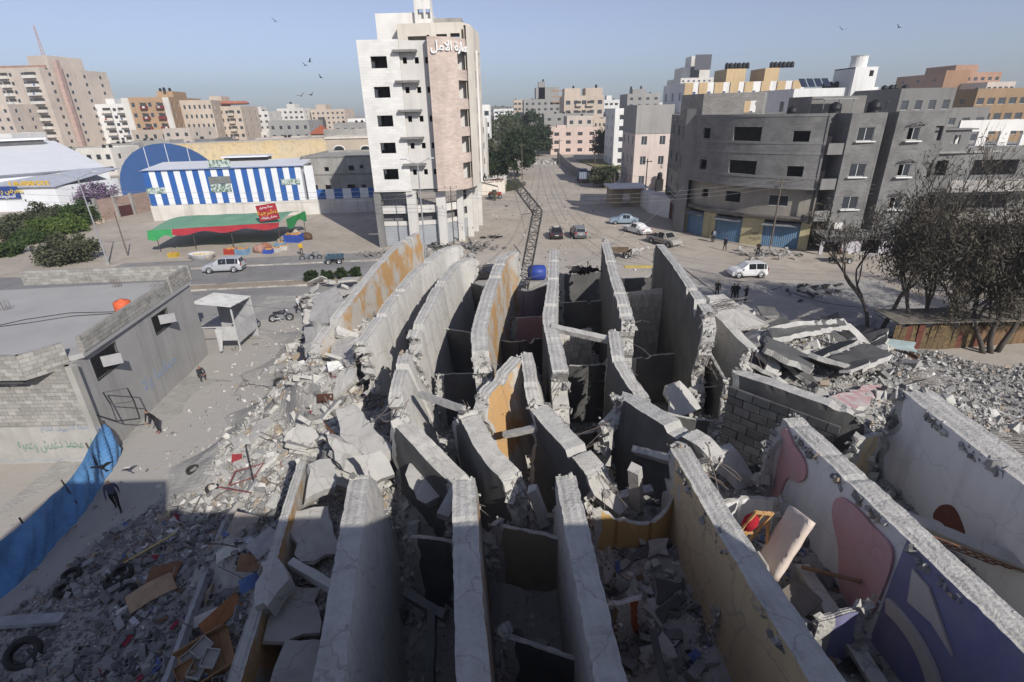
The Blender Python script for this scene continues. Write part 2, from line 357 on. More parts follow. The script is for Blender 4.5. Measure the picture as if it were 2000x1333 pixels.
# ------------------------------------------------------------------ ground, road, kerbs
def ground_material(name, c1, c2, c3, dusty=0.0):
    m = bpy.data.materials.new(name); m.use_nodes = True; n = m.node_tree.nodes; l = m.node_tree.links
    b = n['Principled BSDF']; b.inputs['Roughness'].default_value = 0.95; b.inputs['Specular IOR Level'].default_value = 0.15
    g = n.new('ShaderNodeNewGeometry')
    def nz(sc, det=8, ro=0.6):
        t = n.new('ShaderNodeTexNoise'); t.inputs['Scale'].default_value = sc; t.inputs['Detail'].default_value = det; t.inputs['Roughness'].default_value = ro; l.new(g.outputs['Position'], t.inputs['Vector']); return t.outputs['Fac']
    def mr(x, a, b_, c=0.0, d=1.0):
        t = n.new('ShaderNodeMapRange'); t.inputs['From Min'].default_value = a; t.inputs['From Max'].default_value = b_; t.inputs['To Min'].default_value = c; t.inputs['To Max'].default_value = d; l.new(x, t.inputs['Value']); return t.outputs['Result']
    def mix(f, a, b_):
        t = n.new('ShaderNodeMix'); t.data_type = 'RGBA'; l.new(f, t.inputs['Factor'])
        for k, x in (('A', a), ('B', b_)):
            if isinstance(x, tuple): t.inputs[k].default_value = (*x, 1)
            else: l.new(x, t.inputs[k])
        return t.outputs['Result']
    c = mix(mr(nz(0.09), 0.38, 0.62), c1, c2)
    c = mix(mr(nz(0.9), 0.5, 0.7, 0, 0.7), c, c3)
    c = mix(mr(nz(0.28, 4), 0.5, 0.66, 0, 0.5), c, c3)
    # grey cement dust lying around the collapsed building, thinning out with distance
    sp = n.new('ShaderNodeVectorMath'); sp.operation = 'DISTANCE'; l.new(g.outputs['Position'], sp.inputs[0]); sp.inputs[1].default_value = (1, 28, 0)
    ad = n.new('ShaderNodeMath'); ad.operation = 'MULTIPLY_ADD'; l.new(nz(0.16), ad.inputs[0]); ad.inputs[1].default_value = 26.0; l.new(sp.outputs['Value'], ad.inputs[2])
    c = mix(mr(ad.outputs[0], 34, 54, 0.85, dusty), c, (0.36, 0.345, 0.32))
    c = mix(mr(nz(6.0, 3), 0.62, 0.75, 0, 0.35), c, (0.42, 0.39, 0.34))       # pale pebbles
    c = mix(mr(nz(3.1, 3), 0.66, 0.74, 0, 0.5), c, (0.10, 0.09, 0.08))       # dark scraps
    l.new(c, b.inputs['Base Color'])
    bp = n.new('ShaderNodeBump'); bp.inputs['Strength'].default_value = 0.5; bp.inputs['Distance'].default_value = 0.06; l.new(nz(3.5, 10, 0.7), bp.inputs['Height']); l.new(bp.outputs['Normal'], b.inputs['Normal'])
    return m
G_DIRT = ground_material('sandy_ground', (0.445, 0.393, 0.33), (0.372, 0.328, 0.275), (0.295, 0.258, 0.215))
G_ASPH = ground_material('dusty_asphalt', (0.205, 0.20, 0.196), (0.235, 0.228, 0.22), (0.16, 0.157, 0.155), 0.0)
mb = MB()
xs = [-2500, -400, -150, -60, -25, 0, 25, 60, 150, 400, 2500]; ys = [-400, -60, 0, 20, 45, 70, 110, 180, 320, 700, 4500]
idx = {(i, j): mb.vert((x, y, 0)) for i, x in enumerate(xs) for j, y in enumerate(ys)}
for i in range(len(xs)-1):
    for j in range(len(ys)-1): mb.face((idx[i, j], idx[i+1, j], idx[i+1, j+1], idx[i, j+1]))
struct(mb.build('ground', G_DIRT))
def yr(x, off): return 57.5+0.095*(x+25)+off          # the main road runs slightly askew to the view
def strip(name, x0, x1, o0, o1, z, mat, n=12, jag=0.0):
    mb = MB(); rg = random.Random(3); pa = []; pb = []
    for k in range(n+1):
        x = x0+(x1-x0)*k/n; pa.append(mb.vert((x, yr(x, o0)+rg.uniform(-jag, jag), z))); pb.append(mb.vert((x, yr(x, o1)+rg.uniform(-jag, jag), z)))
    for k in range(n): mb.face((pa[k], pa[k+1], pb[k+1], pb[k]))
    return struct(mb.build(name, mat))
strip('road', -160, -2, -14.0, -4.2, 0.004, G_ASPH, 40, 0.5)
strip('road', -160, -6, -2.2, 5.0, 0.004, G_ASPH, 40, 0.4)
strip('pavement', -48, -15, 5.2, 9.0, 0.10, M('pavement_grey', (0.27, 0.26, 0.245), (0.2, 0.19, 0.18), scale=0.5), 10, 0.0)
med = strip('median', -160, -12, -4.0, -2.4, 0.12, M('median_dirt', (0.33, 0.27, 0.2), (0.24, 0.2, 0.16), scale=0.7), 30)
kw = MB().box(-0.48, 0.48, -0.09, 0.09, 0, 0.16).mesh('kerb_stone', M('kerb_pale', (0.46, 0.44, 0.40), (0.3, 0.28, 0.25), rnd=0.25, scale=2))
rg = random.Random(11)
for off, x0, x1 in ((-4.1, -60, -12), (-2.3, -60, -12), (5.1, -48, -15)):
    x = x0
    while x < x1:
        if rg.random() > 0.12: link('kerb_stone', kw, med if off < 0 else None, (x, yr(x, off)+rg.uniform(-.03, .03), rg.uniform(-0.03, 0)), (0, 0, 0.095+rg.uniform(-.02, .02)))
        x += 1.0
pv = [o for o in COL.objects if o.name == 'pavement'][0]
for o in COL.objects:
    if o.name.startswith('kerb_stone') and o.parent is None: o.parent = pv

# wheel ruts worn into the sandy street, each a thin ribbon
TR = M('rut_dirt', (0.33, 0.30, 0.262), (0.27, 0.245, 0.215), scale=1.5, bump=0.5, bscale=6)
def rut(px, off):
    pts = [P(u, v) for u, v in px]; mb = MB(); L = []; Rr = []; n = 14; fine = [pts[i].lerp(pts[i+1], k/n) for i in range(len(pts)-1) for k in range(n)]+[pts[-1]]
    for _ in range(8): fine = [fine[0]]+[(fine[i-1]+fine[i]*2+fine[i+1])/4 for i in range(1, len(fine)-1)]+[fine[-1]]
    for i, p in enumerate(fine):
        d = (fine[min(i+1, len(fine)-1)]-fine[max(i-1, 0)]).normalized(); nn = Vector((d.y, -d.x, 0)); w = 0.13+0.06*mnoise.noise(p*0.7); L.append(mb.vert(p+nn*(off-w)+Vector((0, 0, .006)))); Rr.append(mb.vert(p+nn*(off+w)+Vector((0, 0, .006))))
    for i in range(len(fine)-1): mb.face((L[i], Rr[i], Rr[i+1], L[i+1]))
    struct(mb.build('wheel_rut', TR))
for px in ([(1058, 322), (1072, 380), (1100, 440), (1190, 510), (1400, 545), (1700, 556), (2050, 562)], [(1075, 330), (1105, 400), (1150, 450), (1330, 530), (1650, 575)], [(1050, 330), (1040, 400), (1010, 470), (960, 520), (880, 530)], [(1250, 470), (1320, 505), (1500, 530), (1800, 540)]):
    for off in (-.75, .75): rut(px, off)
# ------------------------------------------------------------------ buildings around the crossing
CONC = M('concrete_block_grey', (0.235, 0.23, 0.22), (0.16, 0.157, 0.15), scale=0.35, stain=0.35, contrast=0.5)
CONC_L = M('concrete_light', (0.36, 0.345, 0.32), (0.25, 0.24, 0.22), scale=0.5, stain=0.3)
CREAM = M('cream_plaster', (0.66, 0.61, 0.53), (0.55, 0.50, 0.43), scale=0.25, stain=0.25)
WHITE = M('white_plaster', (0.74, 0.72, 0.68), (0.62, 0.60, 0.56), scale=0.25, stain=0.2)
METAL_G = M('galvanised_metal', (0.32, 0.33, 0.34), (0.25, 0.26, 0.27), rough=0.55, metal=0.4, scale=1, bump=0)
DARKM = M('dark_metal', (0.05, 0.05, 0.05), rough=0.5, metal=0.5, bump=0)
BLOCKS = BRICK('block_courses', (0.34, 0.325, 0.295), (0.27, 0.258, 0.235), (0.20, 0.19, 0.175), 0.42, 0.21, 0.012)
BLOCKS_D = BRICK('block_courses_grey', (0.225, 0.22, 0.21), (0.185, 0.18, 0.172), (0.15, 0.147, 0.14), 0.42, 0.21, 0.010, var=0.7)

def tower():
    root = thing('apartment_tower', 'tall white stone unfinished tower with curved pinkish stone corner and empty windows', 'building')
    stone_w = BRICK('white_stone', (0.70, 0.685, 0.65), (0.63, 0.615, 0.58), (0.56, 0.54, 0.5), 0.9, 0.32, 0.012, bump=0.3, var=0.25)
    stone_r = BRICK('pink_stone', (0.56, 0.455, 0.39), (0.45, 0.365, 0.315), (0.50, 0.42, 0.37), 0.55, 0.2, 0.012, bump=0.4, var=0.3)
    plaster = M('pale_plaster', (0.60, 0.58, 0.54), (0.52, 0.50, 0.47), scale=0.3, stain=0.15)
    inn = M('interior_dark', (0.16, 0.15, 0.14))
    z0, z1 = 7.25, 24.3
    rows = [(8.75, 10.05), (11.9, 13.15), (15.0, 16.25), (18.2, 19.4), (21.35, 22.6)]
    # white stone facade
    mb = MB(); pa = [(-17.2, 84.0), (-17.2, 69.8)]; facade(mb, pa, z0, z1, [(3+4*k, 4.4+4*k, r[0], r[1]) for r in rows for k in range(2)], 0.3)
    pf = [(-17.2, 69.8), (-12.4, 69.8)]; facade(mb, pf, z0, z1, [(1.42, 3.32, *r) for r in rows], 0.3); mb.build('stone_facade', stone_w, root, normals=False)
    # recessed plaster strip with two small windows and a narrow one on each floor, stepped
    mb = MB(); ps = [(-12.4, 70.25), (-10.9, 70.25), (-10.9, 70.45), (-9.0, 70.45)]
    o = [(s, s+w, r[0]+0.45, r[0]+1.12) for r in rows for s, w in ((0.28, 0.5), (1.85, 0.5), (3.1, 0.42))]
    facade(mb, ps, z0+0.2, z1-0.1, o, 0.3); facade(mb, [(-12.42, 70.12), (-12.42, 70.6)], z0, z1, (), 0.2); mb.build('window_bay', plaster, root, normals=False)
    for r in rows:
        MB().box(-13.1, -10.3, 69.25, 70.2, r[1]+0.35, r[1]+0.6).build('canopy', CONC, root)
        # window frame boards inside the opening, partly bricked edges
    # curved stone corner
    cv = [(-9.0, 69.35)]
    for k in range(1, 9):
        a = R(-90+k*9.5); cv.append((-9.0+0.3+4.1*math.cos(a)*1.0+0.0, 69.35+4.6+4.6*math.sin(a)))
    mb = MB(); facade(mb, [(-9.0, 70.5), (-9.0, 69.35)], z0, 24.6, (), 0.3)
    cum = path_len(cv); L = cum[-1]
    facade(mb, cv, z0, 24.45, [(L*0.62, L+0.1, r[0]-0.25, r[0]+1.75) for r in rows], 0.35); mb.build('curved_stone_corner', stone_r, root, normals=False)
    ex = cv[-1]
    mb = MB(); bp_ = [path_at(cv, cum, L*f) for f in (.5, .62, .75, .88, 1)]; facade(mb, [(p[0]-n[0]*1.3, p[1]-n[1]*1.3) for p, t, n in bp_]+[(ex[0]-.4, ex[1]+.6)], z0, 24.2, (), 0.15); mb.build('balcony_back', plaster, root, normals=False)
    # side facade along the street, seen edge on
    mb = MB(); sd = [(ex[0]+0.05, ex[1]-0.3), (ex[0]+0.75, ex[1]+2.5), (ex[0]+0.9, 90.0)]
    facade(mb, sd, z0, 25.9, [(s, s+1.1, r[0], r[1]) for r in rows for s in (4.5, 9.5, 13.5)], 0.3)
    facade(mb, [(ex[0]+0.9, 90.0), (-17.2, 90.0), (-17.2, 84.0)], z0, z1, (), 0.3); mb.build('side_wall', CREAM, root, normals=False)
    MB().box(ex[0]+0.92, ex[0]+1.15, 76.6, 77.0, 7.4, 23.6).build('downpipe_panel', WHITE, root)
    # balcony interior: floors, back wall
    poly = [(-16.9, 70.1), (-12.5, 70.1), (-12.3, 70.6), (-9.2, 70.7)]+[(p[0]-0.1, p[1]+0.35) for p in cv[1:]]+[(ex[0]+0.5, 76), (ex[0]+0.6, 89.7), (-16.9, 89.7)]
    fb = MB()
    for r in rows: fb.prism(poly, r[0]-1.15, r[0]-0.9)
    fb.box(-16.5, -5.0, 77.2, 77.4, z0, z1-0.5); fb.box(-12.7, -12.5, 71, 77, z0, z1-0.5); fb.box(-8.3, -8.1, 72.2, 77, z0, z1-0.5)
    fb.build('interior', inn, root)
    rb = MB(); rb.prism(poly, z1-0.75, z1-0.5); rb.build('roof', CONC_L, root)
    for r in rows:       # low balcony walls in the openings of the curved corner
        p, t, n = path_at(cv, cum, L*0.82); mb = MB(); facade(mb, [path_at(cv, cum, L*0.63)[0], p, path_at(cv, cum, L)[0]], r[0]-0.95, r[0]-0.25, (), 0.12)
        mb.xform(Matrix.Translation((-n[0]*0.12, -n[1]*0.12, 0))); mb.build('balcony_parapet', stone_r, root, normals=False)
    # penthouse, stair tower
    h = MB(); facade(h, [(-15.8, 82), (-15.8, 75), (-8.9, 75), (-8.9, 82)], z1-0.5, 27.65, [], 0.25); h.prism([(-15.7, 75.1), (-9, 75.1), (-9, 82), (-15.7, 82)], 27.3, 27.5); h.build('penthouse', WHITE, root, normals=False)
    h = MB(); facade(h, [(-10.9, 77), (-10.9, 74.4), (-8.95, 74.4), (-8.95, 77)], 26.0, 29.0, [(3.0, 3.7, 26.9, 27.9), (3.95, 4.5, 26.9, 27.9)], 0.2); h.prism([(-10.8, 74.5), (-9.05, 74.5), (-9.05, 77), (-10.8, 77)], 28.8, 28.95); h.build('stair_head', WHITE, root, normals=False)
    h = MB(); facade(h, [(-13.0, 80), (-13.0, 73.4), (-5.3, 73.0), (-4.3, 75.2), (-3.6, 84)], z1-0.5, 26.3, [(7.8, 10.6, 24.3, 24.95), (11.3, 12.6, 24.25, 25.1), (13.0, 14.15, 24.2, 25.15)], 0.25)
    h.prism([(-12.9, 73.6), (-5.4, 73.2), (-4.5, 75.2), (-3.8, 84), (-12.9, 84)], 26.0, 26.2); h.build('top_storey', CREAM, root, normals=False)
    MB().box(-11.8, -5.4, 76.4, 82, 26.2, 27.2).build('roof_block', CONC_L, root)
    # podium: columns, slabs, shutters, guard rails
    base = [(-17.2, 70.6), (-12.6, 70.6), (-9.0, 71.3), (-6.6, 73.6), (-5.4, 77.2), (-4.6, 86)]
    cols = [(-17.0, 70.4), (-12.6, 70.3), (-8.9, 71.0), (-6.6, 73.3), (-5.5, 76.0), (-5.0, 79.5), (-4.6, 84)]
    for k, (x, y) in enumerate(cols):
        w = 0.62 if k in (1, 2) else 0.42
        MB().box(x-w, x+w, y-0.35, y+0.35, 0, 7.26).build('column', CONC if k == 0 else plaster, root)
    for zz, hh in ((2.75, 0.55), (4.35, 0.95)):
        mb = MB(); facade(mb, base, zz, zz+hh, (), 0.35); mb.build('band', plaster, root, normals=False)
    mb = MB(); facade(mb, [(x-0.05, y+1.0) for x, y in base], 0, 7.2, [(0.6, 4.0, 5.3, 7.0), (5.3, 8.2, 5.3, 7.0), (9, 12, 5.3, 7)], 0.2); mb.build('podium_wall', M('podium_grey', (0.2, 0.2, 0.2)), root, normals=False)
    mb = MB(); mb.prism([(-17.1, 70.2), (-9, 70.5), (-4.6, 76), (-4.2, 89), (-17.1, 89)], 7.0, 7.24); mb.build('soffit', CONC, root)
    sh = M('shutter_metal', (0.42, 0.44, 0.46), (0.36, 0.38, 0.40), rough=0.5, metal=0.3, bump=0)
    for a, b in zip(base[:4], base[1:5]):
        n = 9; d = Vector((b[0]-a[0], b[1]-a[1])); mb = MB()
        for k in range(n):
            z = 0.05+k*0.3; p0 = (a[0]+d.x*0.12, a[1]+d.y*0.12); p1 = (b[0]-d.x*0.12, b[1]-d.y*0.12); off = 0.12
            mb.quad((p0[0], p0[1]+off, z), (p1[0], p1[1]+off, z), (p1[0], p1[1]+off-0.03, z+0.27), (p0[0], p0[1]+off-0.03, z+0.27))
            mb.quad((p0[0], p0[1]+off-0.03, z+0.27), (p1[0], p1[1]+off-0.03, z+0.27), (p1[0], p1[1]+off, z+0.3), (p0[0], p0[1]+off, z+0.3))
        mb.build('shutter', sh, root, normals=False)
        mb = MB()
        for k in range(9):
            q = 0.1+0.8*k/8; mb.tube((a[0]+d.x*q, a[1]+d.y*q+0.1, 5.3), (a[0]+d.x*q, a[1]+d.y*q+0.1, 6.1), 0.025, n=4)
        mb.tube((a[0]+d.x*.1, a[1]+d.y*.1+0.1, 6.1), (a[0]+d.x*.9, a[1]+d.y*.9+0.1, 6.1), 0.03, n=4); mb.build('guard_rail', DARKM, root)
    # raised white letters on the curved corner, each line bent with the wall by segments
    me = text_mesh(arabic('عمارة الامل'), 1.35, M('white_letters', (0.85, 0.85, 0.84), bump=0), 0.09, 0.012)
    lo = bpy.data.objects.new('lettering', me); COL.objects.link(lo); lo.parent = root
    for v in me.vertices:
        s = L*0.52+v.co.x*0.92; p, t, n = path_at(cv, cum, s); off = 0.12+v.co.z
        v.co = Vector((p[0]+n[0]*off, p[1]+n[1]*off, 23.45+v.co.y))
    return root
tower()

def curved_block():
    root = thing('concrete_apartment_block', 'bare grey concrete block of flats with a rounded corner above blue shop shutters', 'building')
    inn = M('interior_dark', (0.16, 0.15, 0.14)); fw = M('white_frame', (0.6, 0.6, 0.58))
    gl = GLASS()
    Z = [4.0, 7.6, 11.4, 15.4]
    cv = [(24.8, 75.2), (25.6, 72.4), (27.0, 69.8), (28.9, 67.4), (31.0, 65.4), (33.3, 63.7), (35.6, 62.6)]
    def crv(i, f): a, b, c, d = (cv[max(i-1, 0)], cv[i], cv[i+1], cv[min(i+2, len(cv)-1)]); return tuple(.5*(2*b[q]+(c[q]-a[q])*f+(2*a[q]-5*b[q]+4*c[q]-d[q])*f*f+(3*b[q]-a[q]-3*c[q]+d[q])*f**3) for q in (0, 1))
    cv = [crv(i, k/4) for i in range(len(cv)-1) for k in range(4)]+[cv[-1]]
    cum = path_len(cv); L = cum[-1]
    wall = BLOCKS_D
    # two overhanging upper floors
    ops = []
    for zf in (7.6, 11.4):
        ops += [(L*0.12, L*0.20, zf+1.3, zf+2.5), (L*0.40, L*0.60, zf+1.0, zf+2.7), (L*0.80, L*0.90, zf+1.1, zf+2.3), ]
    mb = MB(); facade(mb, cv, 7.3, 15.45, ops, 0.3)
    mb.build('rounded_wall', wall, root, normals=False); mb = MB(); facade(mb, [(27.4, 95), (24.9, 78.2)], 7.3, 15.3, [(s, s+w, zf+1.1, zf+2.4) for zf in (7.6, 11.4) for s, w in ((3, 1.2), (8.5, 1.5), (13, 0.9), (15.5, 0.5))], 0.3)
    mb.build('flank_wall', wall, root, normals=False)
    mb = MB(); facade(mb, [(24.9, 78.2), (23.9, 77.4), (23.9, 76.0), (24.8, 75.2)], 0, 16.2, [(1.5, 1.7, z, z+1.7) for z in (5, 8.6, 12.4)]+[(1.95, 2.15, z, z+1.7) for z in (5, 8.6, 12.4)], 0.2); mb.build('stair_shaft', CONC, root, normals=False)
    # slab bands
    for zz in (7.3, 8.45, 11.15, 12.25, 15.2):
        mb = MB(); facade(mb, [(p[0]-0.0, p[1]) for p in cv], zz, zz+0.28, (), 0.4); 
        mb.v = [(x+(-0.035 if x < 30 else -0.02), y-0.035, z) for x, y, z in mb.v]; mb.build('slab_band', CONC, root, normals=False)
    # first floor, set back under the overhang
    c1 = [(x+0.75, y+0.95) for x, y in cv]; mb = MB(); facade(mb, c1, 3.4, 7.35, [(L*0.15, L*0.22, 5.2, 6.3), (L*0.38, L*0.5, 5.1, 6.4), (L*0.7, L*0.83, 5.1, 6.4)], 0.3)
    facade(mb, [(27.6, 95), (25.2, 78.0)], 3.4, 7.35, [(4, 5.2, 5, 6.2), (10, 11.4, 5, 6.2)], 0.3); mb.build('first_floor_wall', M('beige_concrete', (0.33, 0.30, 0.25), (0.24, 0.22, 0.19), scale=0.4, stain=0.3), root, normals=False)
    put_window(root, c1, (L*0.7, L*0.83, 5.1, 6.4), 'two', fw, gl)
    # end recess with balconies, then two flat-fronted bays with a shadow gap
    zf = (4.0, 7.6, 11.4)
    mb = MB(); facade(mb, [(35.6, 62.6), (35.6, 65.0), (37.5, 65.0), (37.5, 62.0)], 3.4, 15.45, [(0.3, 1.9, z+0.3, z+2.7) for z in zf]+[(2.7, 3.9, z+0.3, z+2.6) for z in zf], 0.25)
    b1 = [(37.5, 62.0), (41.2, 61.75)]; b2 = [(42.3, 61.6), (47.6, 61.2)]
    o1 = [(1.0, 2.7, z+1.2, z+2.6) for z in zf]; facade(mb, b1, 2.6, 15.45, o1, 0.25)
    facade(mb, [(41.2, 61.75), (41.2, 63.8), (42.3, 63.8), (42.3, 61.6)], 2.6, 15.45, (), 0.25)
    o2 = [(1.4, 2.6, z+1.2, z+2.5) for z in zf]; o3 = [(4.2, 5.0, z+1.1, z+2.6) for z in zf]; facade(mb, b2, 2.6, 15.5, o2+o3, 0.25)
    facade(mb, [(47.6, 61.2), (47.6, 92), (27.4, 95)], 0, 15.4, [(0.7, 2.0, z+0.9, z+2.4) for z in zf], 0.25); mb.build('bay_wall', wall, root, normals=False)
    for o in o1: put_window(root, b1, o, 'two', fw, gl); MB().box(38.3, 40.5, 61.6, 62.0, o[2]-0.14, o[2]-0.02).build('sill', WHITE, root)
    for k, o in enumerate(o2):
        put_window(root, b2, o, 'half', fw, gl); MB().box(43.4, 45.2, 61.05, 61.55, o[2]-0.18, o[2]-0.04).build('sill', WHITE, root)
        hb = MB()          # broken canopy frame over the window
        for q in range(5): hb.tube((43.4+0.4*q, 61.45, o[3]+0.25+0.1*(q % 2)), (43.6+0.42*q, 60.95, o[3]+0.35-0.12*((q+k) % 3)), 0.03, n=4)
        hb.tube((43.3, 61.4, o[3]+0.1), (44.3, 60.9, o[3]+0.55), 0.04, n=4); hb.tube((44.3, 60.9, o[3]+0.55), (45.3, 61.4, o[3]+0.15), 0.04, n=4); hb.build('canopy_frame', DARKM, root)
    for z in zf:
        bb = MB(); bb.box(35.7, 37.4, 62.3, 64.8, z-0.2, z); bb.box(35.7, 37.4, 62.15, 62.3, z-0.2, z+1.0); bb.build('balcony', CONC, root)
        MB().box(36.3, 37.3, 64.5, 64.7, z+0.1, z+1.6).build('hanging_cloth', M('washed_cloth', (0.45, 0.33, 0.26)), root)
    # floors and roof
    poly = [(27.2, 94.5), (25.2, 78.2), (25.1, 75.4)]+[(x+0.3, y+0.35) for x, y in cv[1:]]+[(35.8, 65.2), (37.6, 65.2), (37.8, 62.3), (41, 62.1), (41, 64), (42.5, 64), (42.6, 61.9), (47.3, 61.5), (47.3, 91.5)]
    fb = MB()
    for z in (4.0, 7.5, 11.3): fb.prism(poly, z-0.2, z+0.02)
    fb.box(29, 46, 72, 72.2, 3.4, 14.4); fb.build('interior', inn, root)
    fb = MB(); fb.prism(poly, 14.5, 14.7); fb.build('roof', CONC_L, root)
    # roof house of lighter blocks and clutter
    mb = MB(); facade(mb, [(25.4, 84), (26.2, 77), (33.0, 74.0), (36, 80)], 14.7, 18.0, [(12.2, 13.6, 14.8, 17.0)], 0.25); mb.build('roof_house', BLOCKS, root, normals=False)
    mb = MB(); mb.prism([(25.6, 84), (26.4, 77.2), (32.8, 74.3), (35.6, 80)], 17.4, 17.6); mb.build('roof_house_slab', CONC_L, root)
    for x, y, s in ((33.6, 67.5, 1.0), (38.9, 68.0, 1.2), (42.6, 66.5, 1.3), (44.5, 69.0, 1.0)): link('water_tank', TANK(), root, (x, y, 14.7), None, s*1.1)
    for (x, y) in ((38, 69), (41.5, 69), (38, 72), (41.5, 72)): MB().tube((x, y, 14.7), (x, y, 16.9), 0.05, n=5).build('shelter_post', METAL_G, root)
    MB().box(37.7, 41.9, 68.7, 72.3, 16.9, 17.0).build('roof_shelter', METAL_G, root)
    MB().box(38.6, 45.5, 73, 79, 14.7, 17.3).build('roof_house', BLOCKS, root)
    # ground floor: shops with tall blue doors between painted piers
    y0 = (24.9, 76.4); y1 = (36.4, 63.6); d = Vector((y1[0]-y0[0], y1[1]-y0[1])); Ld = d.length; t = d/Ld; nn = Vector((t.y, -t.x))
    yel = M('yellow_wash', (0.48, 0.42, 0.24), (0.38, 0.34, 0.22), scale=1.2, stain=0.5); blue = M('blue_steel', (0.10, 0.20, 0.33), (0.14, 0.22, 0.30), rough=0.6, bump=0.1, scale=1.3, stain=0.4)
    segs = [('p', 0, 1.0), ('d', 1.0, 3.9), ('p', 3.9, 5.9), ('d', 5.9, 9.6), ('p', 9.6, 12.2), ('d', 12.2, 16.2), ('p', 16.2, Ld)]
    bow = lambda s: Vector((y0[0], y0[1]))+t*s+nn*(1.9*math.sin(math.pi*s/Ld))
    for kd, a, b in segs:
        if kd == 'p':
            mb = MB(); facade(mb, [tuple(bow(a)), tuple(bow((a+b)/2)), tuple(bow(b))], 0, 3.35, (), 0.4); mb.build('pier', yel, root, normals=False)
        else:
            n = int((b-a)/0.22); mb = MB()
            for k in range(n):
                s0 = a+(b-a)*k/n; s1 = a+(b-a)*(k+1)/n; p0 = bow(s0)-nn*0.12; p1 = bow(s1)-nn*0.12; pm0 = p0+(p1-p0)*0.3-nn*0.04; pm1 = p0+(p1-p0)*0.7-nn*0.04
                for q0, q1 in ((p0, pm0), (pm0, pm1), (pm1, p1)): mb.quad((q0.x, q0.y, 0.03), (q1.x, q1.y, 0.03), (q1.x, q1.y, 3.1), (q0.x, q0.y, 3.1))
            mb.build('shop_door', blue, root, normals=False)
            p0 = bow(a); p1 = bow(b); mb = MB(); mb.quad((p0.x, p0.y, 3.05), (p1.x, p1.y, 3.05), (p1.x+nn.x*0.9, p1.y+nn.y*0.9, 2.8), (p0.x+nn.x*0.9, p0.y+nn.y*0.9, 2.75)); mb.quad((p0.x, p0.y, 3.09), (p1.x, p1.y, 3.09), (p1.x+nn.x*0.9, p1.y+nn.y*0.9, 2.84), (p0.x+nn.x*0.9, p0.y+nn.y*0.9, 2.79)); mb.build('awning', METAL_G, root)
    me = text_mesh(arabic('الله اكبر'), 0.55, M('black_paint', (0.04, 0.04, 0.04), bump=0)); p = bow(10.9)+nn*0.012
    link('lettering', me, root, (p.x, p.y, 1.5), (R(90), 0, math.atan2(t.y, t.x)+0.05))
    me = text_mesh(arabic('للبيع محلات'), 0.5, M('black_paint', (0.04, 0.04, 0.04), bump=0)); link('lettering', me, root, (p.x, p.y, 0.95), (R(90), 0, math.atan2(t.y, t.x)+0.05))
    mb = MB(); rg = random.Random(4)       # clutter over the shops
    for k in range(26):
        s = rg.uniform(1, Ld-1); p = bow(s)-nn*0.4; mb.cbox((p.x, p.y, 3.5+rg.uniform(0, 0.5)), (rg.uniform(0.3, 1.2), rg.uniform(0.2, 0.5), rg.uniform(0.1, 0.6)), (rg.uniform(-.3, .3), rg.uniform(-.4, .4), rg.uniform(0, 3)))
    stuff(mb.build('stored_scrap', M('scrap_dark', (0.12, 0.11, 0.10), (0.3, 0.28, 0.24), scale=3), root))
    # low lean-to under the flat bays
    mb = MB(); facade(mb, [(36.6, 61.2), (48.5, 60.0)], 0, 2.2, [(0.4, 2.4, 0, 1.6), (4.6, 6.6, 0.2, 1.8)], 0.2); mb.build('lean_to_wall', M('white_lilac_wash', (0.5, 0.48, 0.5), (0.4, 0.38, 0.4), scale=0.8, stain=0.5), root, normals=False)
    mb = MB(); mb.quad((36.2, 60.5, 2.3), (48.8, 59.3, 2.3), (48.8, 61.8, 2.75), (36.2, 62.6, 2.75)); mb.quad((36.2, 60.5, 2.22), (48.8, 59.3, 2.22), (48.8, 61.8, 2.67), (36.2, 62.6, 2.67)); mb.build('lean_to_roof', CONC, root)
    b = MB(); b.box(38.0, 38.9, 61.6, 61.95, 3.0, 3.65); ac = b.build('air_conditioner', WHITE, root)
    return root
curved_block()

